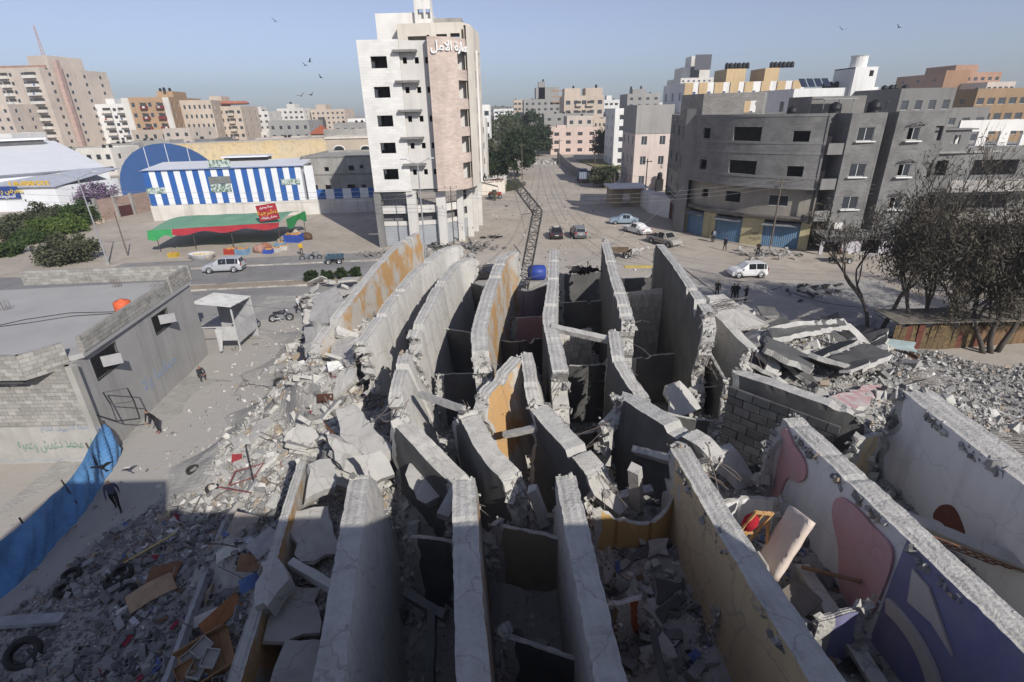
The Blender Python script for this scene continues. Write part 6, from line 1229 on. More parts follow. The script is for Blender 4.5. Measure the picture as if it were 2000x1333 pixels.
beam('white beam wedged between the orange-patched edge and smooth grey slab', (568, 1100, 4.0), (652, 1150, 3.8), 0.25, 0.3, 0.1, M('pale_beam', (0.55, 0.54, 0.51)), seed=2)
beam('upright post standing in front of the ochre wall', (1244, 990, 4.8), (1240, 915, 6.6), 0.34, 0.3, seed=3)
beam('short post beside the ochre room slab', (1340, 1060, 5.0), (1333, 950, 6.6), 0.2, 0.2, 0.3, M('pale_beam', (0.55, 0.54, 0.51)), seed=4)
beam('bent dark beam sticking out of the smooth grey slab', (792, 1160, 4.2), (870, 1205, 4.4), 0.22, 0.22, 0.2, CD, seed=5)
beam('dark beam hanging down beside the smooth grey slab', (845, 1190, 4.4), (840, 1340, 3.6), 0.22, 0.22, 0.2, CD, seed=6)
beam('slender slab fallen across the white ceiling room', (1742, 1000, 6.2), (2030, 1118, 6.4), 0.3, 0.2, 0.3, seed=7)
beam('fallen beam leaning in the terracotta corner', (1275, 1230, 5.0), (1300, 1345, 4.8), 0.16, 0.16, 0.4, CD, seed=8)
beam('dust-white pole lying over the broken blocks', (442, 1018, 1.0), (322, 1345, 0.9), 0.24, 0.22, 0.5, M('dusty_pole', (0.34, 0.34, 0.34), (0.25, 0.25, 0.25), scale=4), seed=9)
beam('beam leaning out of the dark pit below the tan wedge', (1060, 1010, 4.6), (1040, 955, 5.6), 0.35, 0.28, 0.3, seed=10)
beam('square beam end at the foot of the long slab beam', (1165, 960, 5.2), (1215, 1000, 4.8), 0.45, 0.4, 0.4, seed=11)
beam('beam stub lying before the tan wedge', (865, 1010, 4.6), (895, 950, 5.0), 0.4, 0.35, 0.3, seed=12)
beam('block-ended beam crossing behind the ochre room', (1210, 970, 5.2), (1275, 955, 5.4), 0.25, 0.2, 0.3, seed=13)
for k, (pa, pb, w, lb) in enumerate((((1078, 640, 7.2), (1205, 668, 7.0), .3, 'fallen joist bridging two slab tops by the stepped block wall'), ((820, 770, 5.6), (905, 800, 5.9), .26, 'joist laid across the pit before the jagged beam'), ((1240, 880, 5.6), (1335, 905, 6.6), .3, 'joist leaning on the ochre room slab'), ((985, 850, 5.2), (1080, 830, 6.0), .24, 'thin joist under the pale slab leaf'))): beam(lb, pa, pb, w, w*.8, .3+k, CF, 'concrete_joist', 'joist', 'fallen joists', seed=40+k)
def plate(label, corners, th=0.22, mat=None, name='concrete_plate', cat='concrete plate', group='broken slab plates', seed=0, rough=0.12):
    rg = random.Random(seed+500); pts = [P(*c) if not isinstance(c, Vector) else c for c in corners]; out = []
    for a, b in zip(pts, pts[1:]+pts[:1]):
        L = (b-a).length; n = max(2, int(L/0.35))
        for k in range(n): p = a.lerp(b, k/n); out.append(p+(b-a).cross(Vector((0, 0, 1))).normalized()*rg.uniform(-rough, rough))
    nrm = (pts[1]-pts[0]).cross(pts[2]-pts[0]).normalized(); nrm = nrm if nrm.z > 0 else -nrm
    c = sum(out, Vector())/len(out); mb = MB(); k = len(out)
    top = [mb.vert(p+nrm*rg.uniform(-.01, .01)) for p in out]; bot = [mb.vert(p-nrm*(th+rg.uniform(-.03, .03))+(p-c)*rg.uniform(-.03, .06)) for p in out]; ct = mb.vert(c+nrm*0.02); cb = mb.vert(c-nrm*th)
    for i in range(k):
        j = (i+1) % k; mb.face((top[i], top[j], ct)); mb.face((bot[j], bot[i], cb)); mb.face((top[i], bot[i], bot[j], top[j]), 1)
    return tag(mb.build(name, [mat or CF, CE]), label, cat, group)
plate('smooth slab sloping like a roof down towards the standing men', [(1378, 578, 5.6), (1412, 575, 3.4), (1503, 634, 1.8), (1428, 642, 4.6)], 0.3, seed=1)
plate('rounded concrete plate tilted up on the right rubble heap', [(1650, 690, 3.6), (1690, 683, 3.8), (1706, 705, 3.2), (1700, 738, 2.2), (1648, 745, 2.2)], 0.25, seed=2)
plate('slanting slab with faded red paint beside the exposed block wall', [(1625, 775, 4.6), (1700, 752, 4.0), (1765, 744, 3.4), (1720, 778, 3.6), (1672, 800, 4.4)], 0.2, M('red_scribble', (0.40, 0.37, 0.35), (0.38, 0.22, 0.22), scale=2.5, contrast=0.2), seed=3)
plate('slab leaning upright at the border of the right heap', [(1640, 628, 3.6), (1662, 632, 3.4), (1702, 672, 2.2), (1690, 690, 2.0), (1652, 652, 2.6)], 0.3, seed=4)
plate('long thin slab lying over the right heap', [(1480, 690, 4.8), (1590, 682, 4.2), (1596, 694, 4.0), (1500, 712, 4.6)], 0.25, seed=5)
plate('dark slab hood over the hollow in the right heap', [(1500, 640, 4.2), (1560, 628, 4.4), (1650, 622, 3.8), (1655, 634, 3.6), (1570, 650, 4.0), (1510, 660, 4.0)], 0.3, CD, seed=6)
plate('ribbed slab chunk standing in the pit below the outermost fin', [(1302, 752, 5.4), (1330, 742, 5.6), (1372, 800, 4.6), (1330, 815, 4.4), (1305, 805, 4.6)], 0.4, seed=7)
plate('block of white-faced slab leaning in the room beyond the ochre wall', [(1412, 882, 6.2), (1436, 876, 6.3), (1480, 942, 5.2), (1440, 960, 5.0), (1395, 918, 5.6)], 0.5, M('white_chip', (0.5, 0.49, 0.47), (0.38, 0.36, 0.33), scale=1.5), seed=8)
plate('broad slab piece sloping over the left rubble face', [(655, 800, 4.7), (690, 790, 4.8), (770, 880, 4.1), (735, 905, 3.8), (668, 850, 4.2)], 0.4, seed=9)
plate('tilted slab with a rusty cloth on the left rubble face', [(640, 850, 4.3), (690, 870, 4.1), (735, 905, 3.6), (700, 935, 3.2), (650, 900, 3.6)], 0.35, seed=10)
plate('flat slab resting high on the left rubble heap beside the road', [(612, 580, 4.6), (655, 560, 5.0), (672, 592, 4.9), (640, 632, 4.4), (605, 625, 4.2)], 0.4, seed=11)
plate('slab plate beneath the resting one, facing the motorcycle', [(592, 640, 3.6), (650, 636, 4.2), (640, 690, 3.8), (596, 700, 3.0)], 0.4, seed=12)
plate('grey slab panel leaning between left heap and curving grey fin', [(652, 650, 4.4), (700, 660, 4.6), (690, 712, 4.2), (648, 700, 4.0)], 0.3, seed=13)
plate('large bare panel sliding down from the orange-patched edge', [(560, 1000, 3.9), (640, 990, 3.6), (662, 1080, 3.2), (585, 1098, 3.6)], 0.12, seed=14)
plate('wide grey panel below the white beam', [(540, 1130, 3.7), (620, 1150, 3.3), (625, 1240, 3.2), (520, 1250, 3.6)], 0.1, seed=15)
plate('small grey panel at the foot of the orange-patched edge', [(560, 1245, 3.6), (640, 1250, 3.2), (640, 1340, 3.2), (520, 1340, 3.6)], 0.1, seed=16)
plate('stepped concrete lump propped on the orange-patched edge', [(510, 1095, 4.4), (545, 1080, 4.5), (560, 1130, 4.4), (525, 1180, 4.4), (500, 1185, 4.3)], 0.5, seed=17)
plate('square slab pushed up between the two left rear fins', [(690, 890, 4.6), (745, 880, 4.6), (770, 925, 4.0), (720, 950, 3.8)], 0.4, seed=18)
plate('concrete lump at the head of the brown-stained fin', [(800, 905, 4.4), (850, 915, 4.4), (880, 960, 4.0), (830, 985, 3.8), (795, 950, 4.0)], 0.5, seed=19)
plate('crumbled slab corner above the smooth grey face', [(600, 905, 4.6), (650, 895, 4.4), (655, 950, 4.0), (600, 975, 4.2)], 0.4, seed=20)
plate('grey slab plate half sunk in the left debris field', [(450, 860, 0.9), (510, 820, 1.0), (530, 840, 1.0), (470, 885, 0.8)], 0.2, seed=21)
plate('long grey slab strip lying in the left debris field', [(400, 925, 0.6), (520, 815, 1.2), (535, 825, 1.2), (418, 940, 0.6)], 0.2, seed=22)
# ------------------------------------------------------------------ rubble: heaped ground, chunks, blocks
CTRL = np.array([(-22,10,-.1),(-20.5,15,-.1),(-19,20,-.1),(-18,25,-.1),(-17.5,30,-.1),(-20,36,-.1),(-18,44,-.1),(-14.5,36,.35),(-13,30,1.0),(-10.5,27,3.6),(-10.1,31,4.0),(-10,36,3.6),(-9.8,41,2.2),(-11.5,47,-.1),(-14,24,.7),(-14,18,.25),(-10,20,1.8),(-8.5,16,2.2),(-12,12,.35),(-8,10,1.6),(-7.5,5,1.6),(-13,5,.4),(-18,8,.2),(-17,13,.1),
 (-5.7,12,2.9),(-5.2,7,2.9),(-3,10,.4),(-2.7,13,1.0),(-2.9,5,.3),(-3,7.5,.3),(.1,10,1.9),(0,14,2.6),(.3,5,1.6),(3.4,8,4.1),(3.4,12,4.3),(3.5,4,4),(7,8,4.7),(7,12,5.0),(7,4,4.6),(10.7,9,5.1),(11,13,5.2),(11,4,5),(15.5,10,4.2),(17,15,2.6),(20,12,1.2),(25,12,.6),(30,14,.5),
 (-7,20,2.9),(-4,19,2.2),(-1,18,2.6),(2,18,2.2),(5,19,2.4),(8,18,3.2),(11,17,4.2),(14,19,3.6),(17,22,3.8),(20,26,3.8),(18,29.5,3.2),(15,26,3.8),(22,30,1.4),(24,27,.9),(27,30,.35),(30,25,.45),(34,28,.3),(25,34,.05),(22,36,-.1),(34,34,-.1),
 (-7,26,1.8),(-6,32,.8),(-5,38,.5),(-3,25,.8),(-2,32,.4),(1,26,.6),(1,34,.3),(4,27,.4),(4,35,.2),(8,27,.6),(8,35,.3),(12,28,1.4),(13,35,.7),(-1,46,-.1),(8,46,-.1),(14,43,-.1),(18,39,-.1),(-6,47,-.1),(22,42,-.1)], float)
def hf(x, y):
    x = np.asarray(x, float); y = np.asarray(y, float)
    d2 = (x[..., None]-CTRL[:, 0])**2+(y[..., None]-CTRL[:, 1])**2+0.4; w = d2**-2.2
    return (w*CTRL[:, 2]).sum(-1)/w.sum(-1)
gx = np.arange(-24, 36.01, 0.25); gy = np.arange(0.5, 50.01, 0.25); X, Y = np.meshgrid(gx, gy, indexing='ij'); HZ = hf(X, Y)
NZ = np.array([[mnoise.noise(Vector((a*0.9, b*0.9, 0)))+0.3*mnoise.noise(Vector((a*2.3, b*2.3, 4))) for b in gy] for a in gx])
HZ2 = HZ+NZ*0.28*np.clip(HZ, 0, 1.0)
def hz(x, y):
    i = np.clip(((np.asarray(x)+24)/0.25).astype(int), 0, len(gx)-1); j = np.clip(((np.asarray(y)-0.5)/0.25).astype(int), 0, len(gy)-1)
    return np.maximum(HZ2[i, j], 0)
ni, nj = X.shape; ID = np.arange(ni*nj).reshape(ni, nj); V = np.stack([X, Y, HZ2], -1).reshape(-1, 3)
Q = np.stack([ID[:-1, :-1], ID[1:, :-1], ID[1:, 1:], ID[:-1, 1:]], -1).reshape(-1, 4); keep = (V[Q][:, :, 2].max(1) > 0.0)
RUB = M('rubble_dust', (0.38, 0.365, 0.335), (0.25, 0.24, 0.22), scale=1.4, bump=0.8, bscale=7, dist=0.08, contrast=0.5)
struct(link('rubble_ground', np_mesh('rubble_ground', V, Q[keep], RUB, smooth=False)))
rng = np.random.default_rng(5)
CUBE = np.array([(-1,-1,-1),(1,-1,-1),(1,1,-1),(-1,1,-1),(-1,-1,1),(1,-1,1),(1,1,1),(-1,1,1)], float)*0.5
CF6 = np.array([(0,3,2,1),(4,5,6,7),(0,1,5,4),(1,2,6,5),(2,3,7,6),(3,0,4,7)])
RM = [M('rubble_light', (0.48, 0.465, 0.43), (0.38, 0.37, 0.34), scale=4, bump=0.4, bscale=30), M('rubble_mid', (0.33, 0.32, 0.30), (0.26, 0.25, 0.235), scale=4, bump=0.4, bscale=30), M('rubble_dark', (0.21, 0.205, 0.195), (0.15, 0.147, 0.14), scale=4, bump=0.4, bscale=30), M('rubble_tan', (0.36, 0.29, 0.21), (0.28, 0.23, 0.18), scale=4, bump=0.4), M('rubble_white', (0.60, 0.58, 0.54), (0.5, 0.48, 0.45), scale=4, bump=0.2)]
def rotm(n):
    q = rng.normal(size=(n, 4)); q /= np.linalg.norm(q, axis=1)[:, None]; w, x, y, z = q.T
    return np.stack([1-2*(y*y+z*z), 2*(x*y-z*w), 2*(x*z+y*w), 2*(x*y+z*w), 1-2*(x*x+z*z), 2*(y*z-x*w), 2*(x*z-y*w), 2*(y*z+x*w), 1-2*(x*x+y*y)], -1).reshape(n, 3, 3)
def chunks(name, pos, size, flat=0.6, probs=(.36, .34, .16, .08, .06), kind=True, jit=0.2):
    n = len(pos); V = CUBE[None]*np.ones((n, 1, 1))+rng.uniform(-jit, jit, (n, 8, 3))*0.5; V[:, 4:, :2] *= rng.uniform(.35, 1.05, (n, 1, 2)); V[:, 4:, :2] += rng.uniform(-.3, .3, (n, 1, 2))
    asp = np.stack([rng.uniform(.7, 1.7, n), rng.uniform(.5, 1.2, n), rng.uniform(flat*.35, flat*1.4, n)], -1); V = V*asp[:, None]*size[:, None, None]
    V = np.einsum('nij,nkj->nki', rotm(n), V)+pos[:, None]
    Fc = (CF6[None]+np.arange(n)[:, None, None]*8).reshape(-1, 4); mi = np.repeat(rng.choice(5, n, p=probs), 6)
    o = link(name, np_mesh(name, V.reshape(-1, 3), Fc, RM, mi)); return stuff(o)
def scatter(n, x0, x1, y0, y1, smin, smax, hmin=0.03, power=2.2, sink=0.15, clear=None):
    x = rng.uniform(x0, x1, n); y = rng.uniform(y0, y1, n); h = hz(x, y); k = h > hmin
    if clear is not None: k &= ~clear(x, y)
    x, y, h = x[k], y[k], h[k]; r_ = rng.random(len(x)); t_ = rng.random(len(x)); s = np.where(r_ < .905, smin+(.1-smin)*t_**1.5, np.where(r_ < .986, .1+.14*t_, .24+(smax-.24)*t_**2))
    return np.stack([x, y, h+s*(0.5-sink)*0.6], -1), s
# beaten path between the house and the heaps stays sandy
path_clear = lambda x, y: (x < -15.2+0.35*np.sin(y*0.7)) & (y > 17) & (y < 34)
for nm, args, kw, pr in [
    ('rubble_chunks', (95000, -17, -6.5, 17, 47, .04, .6), dict(hmin=.1, power=2.3, clear=path_clear), (.42, .34, .1, .07, .07)),
    ('rubble_chunks', (26000, -20, -4.5, 3, 20, .04, .45), dict(hmin=.03, power=2.2), (.06, .30, .52, .08, .04)),
    ('rubble_chunks', (24000, -6, 13, 3, 22, .04, .55), dict(hmin=.2, power=2.2), (.3, .38, .22, .06, .04)),
    ('rubble_chunks', (16000, -9, 15, 21, 42, .04, .5), dict(hmin=.1, power=2.2), (.34, .36, .2, .06, .04)),
    ('rubble_chunks', (40000, 11, 24, 15, 36, .04, .6), dict(hmin=.1, power=2.2), (.40, .36, .14, .05, .05)),
    ('rubble_chunks', (34000, 19, 36, 10, 34, .025, .3), dict(hmin=.03, power=2.2), (.3, .34, .2, .1, .06))]:
    pos, s = scatter(*args, **kw); chunks(nm, pos, s, probs=pr)
# thin litter on open ground: path border, road, street
def litter(n, x0, x1, y0, y1, smin, smax, probs, fall=None):
    x = rng.uniform(x0, x1, n); y = rng.uniform(y0, y1, n); k = hz(x, y) < 0.05
    if fall is not None: k &= rng.random(n) < fall(x, y)
    x, y = x[k], y[k]; s = smin+(smax-smin)*rng.random(len(x))**4
    o = chunks('stone_litter', np.stack([x, y, s*0.2], -1), s, probs=probs)
litter(4200, -21, -12, 8, 42, .03, .22, (.4, .3, .1, .1, .1), lambda x, y: np.clip((x+21.5)/8, .1, 1))
litter(2500, -20, 20, 40, 56, .04, .25, (.35, .35, .15, .05, .1), lambda x, y: np.clip((52-y)/10, .03, 1))
litter(2600, 20, 48, 50, 62, .05, .35, (.4, .3, .1, .05, .15), lambda x, y: np.exp(-((y-(70-0.27*x))/4.0)**2)+.02)
litter(2600, -16, 34, 52, 130, .04, .28, (.2, .2, .3, .1, .2))
litter(700, 7, 17, 180, 196, .2, .9, (.4, .2, .1, .1, .2), lambda x, y: np.exp(-((x-12)/4)**2-((y-188)/6)**2))
litter(500, -16, -4, 63, 70, .05, .6, (.2, .3, .4, .05, .05))
# hollow cement blocks thrown over the foreground, each on its own
def block_mesh(kind):
    mb = MB(); w, d, h = .4, .2, .2; t = .03
    if kind == 0:
        for x0, x1 in ((-w/2, -w/2+t), (-t/2, t/2), (w/2-t, w/2)): mb.box(x0, x1, -d/2+t, d/2-t, -h/2, h/2)
        mb.box(-w/2, w/2, -d/2, -d/2+t, -h/2, h/2); mb.box(-w/2, w/2, d/2-t, d/2, -h/2, h/2)
        mb.box(-w/2+t, -t/2, -d/2+t, d/2-t, -h/2, -h/2+.03); mb.box(t/2, w/2-t, -d/2+t, d/2-t, -h/2, -h/2+.03)
    elif kind == 1:        # broken half
        mb.box(-.16, -.13, -d/2+t, d/2-t, -h/2, h/2); mb.box(-.16, .14, -d/2, -d/2+t, -h/2, h/2); mb.box(-.16, .06, d/2-t, d/2, -h/2, h/2*.7); mb.box(-.0, .03, -d/2+t, d/2-t, -h/2, h/2*.8); mb.box(-.13, 0, -d/2+t, d/2-t, -h/2, -h/2+.03)
    else:
        mb.box(-.2, .2, -.1, .1, -.1, .1)
        mb.v = [(x+.02*math.sin(i*7.1), y+.02*math.sin(i*5.3), z+.015*math.sin(i*3.9)) for i, (x, y, z) in enumerate(mb.v)]
    return mb.mesh('loose_block', M('loose_block_grey', (0.27, 0.265, 0.255), (0.19, 0.187, 0.18), scale=3, rnd=0.35, bump=0.35, bscale=30))
BM = [block_mesh(k) for k in range(3)]; rg = random.Random(77); cnt = 0
while cnt < 300:
    u = rg.uniform(130, 600); v = rg.uniform(985, 1345)
    if cnt < 60: u = rg.uniform(1150, 1480); v = rg.uniform(1060, 1330)
    z = 0.5
    for _ in range(3): p = P(u, v, z); z = float(hz(p.x, p.y))
    if z < 0.03: continue
    if cnt >= 60 and p.x > -6.6: continue
    o = link('loose_block', BM[rg.choice((0, 0, 1, 1, 2, 2))], None, (p.x, p.y, z+rg.uniform(.05, .16)), (rg.uniform(-.7, .7)+rg.choice((0, 1.57)), rg.uniform(-.6, .6), rg.uniform(0, 6.3)), rg.uniform(0.9, 1.25))
    if cnt < 60: tag(o, 'loose cement block in the rubble of the ochre room', 'concrete block', 'blocks in the ochre room')
    else: tag(o, 'loose grey cement block among the tyres and boards of the front rubble', 'concrete block', 'blocks in the front rubble')
    cnt += 1
for slb, pa, pb, off in EDGES:
    a = P(*pa); b = P(*pb); t = (b-a).normalized(); nr = Vector((t.y, -t.x, 0)); nr = nr if nr.x > 0 else -nr; n = 130; f = rng.random(n); on = np.array([mnoise.noise(Vector((x*9, off*7, 0))) for x in f]) > -.02
    f = f[on]; pos = np.array(a)[None]+np.outer(f, np.array(b-a))-np.outer(off+rng.uniform(-.05, .03, len(f)), np.array(nr)); pos[:, 2] -= rng.uniform(.08, .28, len(f)); o = chunks('edge_crumble', pos, rng.uniform(.06, .2, len(f)), probs=(.2, .35, .4, .05, 0)); o.parent = slb
for slb, pts in ENDS:        # crumbled concrete clinging to the broken ends
    k = rng.integers(len(pts), size=min(260, 5*len(pts))); c = np.array([tuple(pts[q][0]) for q in k]); d = np.array([tuple(pts[q][1]) for q in k]); n = len(k)
    pos = c+d*rng.uniform(-1.05, 1.05, (n, 1))+rng.normal(size=(n, 3))*.07; o = chunks('broken_edge', pos, .06+.22*rng.random(n)**3, probs=(.4, .36, .2, .02, .02)); o.parent = slb
# tangles of rebar on the right heap
def rebar_tangle(label, c, n, ln, dirv, seed, spread=0.5):
    rg = random.Random(seed); mb = MB(); c = Vector(c); dirv = Vector(dirv).normalized()
    for k in range(n):
        p = c+Vector((rg.uniform(-spread, spread), rg.uniform(-spread, spread), rg.uniform(-.15, .15))); d = dirv+Vector((rg.uniform(-.22, .22), rg.uniform(-.22, .22), rg.uniform(-.12, .16))); pts = [p]
        for q in range(4): pts.append(pts[-1]+d*(ln/4)*rg.uniform(.6, 1.2)); d += Vector((rg.uniform(-.12, .12), rg.uniform(-.12, .12), rg.uniform(-.14, .02)))
        mb.path(pts, 0.014, n=4)
    o = tag(stuff(mb.build('rebar_tangle', M('dusty_rebar', (0.30, 0.28, 0.26), (0.2, 0.18, 0.16), rough=0.7, bump=0), normals=False)), label, 'rebar', 'bent rebar')
rebar_tangle('spray of bent rebar rods sticking out beside the clean white slab', P(1745, 765, 3.6), 34, 2.6, (1, .25, .25), 1, .35)
rebar_tangle('mat of rebar rods spilling out at the far right rubble', P(1945, 870, 5.0), 60, 2.8, (1, -.3, .05), 2, .7)
rebar_tangle('rebar rods hanging in the hollow of the right heap', P(1590, 690, 3.6), 24, 1.8, (.2, -.3, -1), 3, .5)
rebar_tangle('frayed rebar rods above the roof-like sloping slab', P(1390, 600, 6.4), 26, 1.6, (.5, -.4, .3), 4, .4)
# ------------------------------------------------------------------ tilted slab pieces heaped on the left ridge, right heap and in the rooms
def heap_plates(n, us, vs, lift, smin, smax, label, group, seed, mats, zfix=None, tilt=.8):
    rg = random.Random(seed); k = 0
    while k < n:
        u = rg.uniform(*us); v = rg.uniform(*vs)
        p = gz0(u, v) if zfix is None else P(u, v, rg.uniform(*zfix)); L = rg.uniform(smin, smax); W = L*rg.uniform(.4, .8); a = rg.uniform(0, 6.28); ex = Vector((math.cos(a), math.sin(a), rg.uniform(-tilt, tilt))).normalized(); ey = Vector((-math.sin(a), math.cos(a), rg.uniform(-tilt, tilt))).normalized(); c = p+Vector((0, 0, lift*rg.uniform(.3, 1.1)))
        cor = [c-ex*L/2-ey*W/2, c+ex*L/2*rg.uniform(.6, 1)-ey*W/2, c+ex*L/2+ey*W/2*rg.uniform(.5, 1), c-ex*L/2*rg.uniform(.5, 1)+ey*W/2]
        plate(label, cor, rg.uniform(.12, .32), rg.choice(mats), seed=seed*100+k, group=group, rough=.09); k += 1
def gz0(u, v, z=1.0):
    for _ in range(4): p = P(u, v, z); z = float(hz(p.x, p.y))
    return Vector((p.x, p.y, z))
heap_plates(26, (600, 720), (560, 760), .7, .8, 2.0, 'broken slab piece tilted on the ridge of rubble facing the motorcycle', 'slab pieces on the left ridge', 1, [CF, CP, CE])
heap_plates(22, (596, 690), (560, 690), 1.0, .9, 2.1, 'slab piece standing high on the ridge beside the ochre slab', 'slab pieces beside the ochre slab', 9, [CF, CP, CE])
heap_plates(24, (590, 760), (760, 960), .5, .7, 1.9, 'broken slab piece jammed on the ridge below the paper litter', 'slab pieces below the paper litter', 2, [CF, CP, CE])
heap_plates(18, (440, 600), (720, 1000), .15, .5, 1.1, 'small slab piece lying in the sunlit debris field beside the path', 'slab pieces in the debris field', 3, [CF, CE], tilt=.3)
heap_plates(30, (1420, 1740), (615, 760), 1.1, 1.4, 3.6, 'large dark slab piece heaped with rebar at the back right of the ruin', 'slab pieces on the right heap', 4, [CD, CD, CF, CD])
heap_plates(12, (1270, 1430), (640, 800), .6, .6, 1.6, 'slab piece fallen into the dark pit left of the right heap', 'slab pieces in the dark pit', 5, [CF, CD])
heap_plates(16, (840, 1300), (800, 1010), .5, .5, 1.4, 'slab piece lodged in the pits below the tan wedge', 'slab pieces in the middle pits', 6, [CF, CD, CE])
heap_plates(12, (1180, 1400), (1050, 1320), .25, .4, .9, 'slab piece in the rubble floor of the ochre room', 'slab pieces in the ochre room', 7, [CF, CD])
heap_plates(10, (1420, 1650), (900, 1200), .3, .4, 1.0, 'slab piece on the floor of the pink-walled room', 'slab pieces in the pink-walled room', 8, [CF, CP])
# ------------------------------------------------------------------ vehicles
RUBBER = M('tyre_rubber', (0.022, 0.022, 0.022), (0.04, 0.038, 0.035), rough=0.85, bump=0.2, bscale=40); RIM = M('wheel_rim', (0.42, 0.43, 0.44), rough=0.35, metal=0.6, bump=0); CGLASS = GLASS('car_glass', (0.012, 0.014, 0.016), 0.06)
HEADL = M('headlight_glass', (0.6, 0.62, 0.64), rough=0.15, bump=0, spec=.5); TAILL = M('tail_light', (0.30, 0.015, 0.012), rough=0.25, bump=0, spec=.5); TRIM = M('black_trim', (0.025, 0.025, 0.027), rough=0.6, bump=0)
def wheel_mesh(r, w):
    k = ('wheel', r, w)
    if k not in WIN:
        t = MB(); t.lathe([(r*.62, -w/2), (r*.92, -w/2), (r, -w*.32), (r, w*.32), (r*.92, w/2), (r*.62, w/2)], axis='y', n=20, closed=True)
        d = MB(); d.lathe([(0, -w*.30), (r*.2, -w*.36), (r*.5, -w*.25), (r*.63, -w*.42), (r*.63, w*.42), (r*.5, w*.25), (r*.2, w*.36), (0, w*.30)], axis='y', n=14)
        WIN[k] = (t.mesh('tyre', RUBBER, True), d.mesh('rim', RIM))
    return WIN[k]
ST = {
 'sedan': [(0, .42, .47, .80), (.02, .55, .62, .84), (.15, .60, .68, .86), (.19, .61, .70, .85), (.33, .63, .96, .70), (.45, .63, 1.0, .72), (.57, .63, .98, .71), (.73, .60, .655, .86), (.90, .54, .60, .84), (.98, .46, .51, .78), (1, .36, .40, .72)],
 'hatch': [(0, .44, .50, .82), (.015, .56, .66, .80), (.06, .60, .93, .72), (.12, .61, .98, .73), (.35, .61, 1.0, .75), (.56, .60, .97, .73), (.75, .57, .64, .86), (.91, .51, .57, .84), (.985, .42, .47, .78), (1, .34, .38, .72)],
 'old': [(0, .35, .40, .55), (.05, .48, .58, .62), (.18, .56, .80, .64), (.32, .60, .98, .66), (.48, .60, 1.0, .68), (.60, .60, .93, .66), (.68, .58, .68, .66), (.85, .52, .62, .56), (.96, .42, .52, .44), (1, .36, .40, .36)],
 'pickup': [(0, .42, .50, .88), (.01, .50, .565, .90), (.40, .52, .575, .90), (.405, .56, .70, .86), (.44, .58, .97, .74), (.55, .58, 1.0, .76), (.64, .58, .97, .74), (.75, .56, .64, .86), (.93, .53, .60, .85), (.99, .44, .50, .80), (1, .36, .40, .76)]}
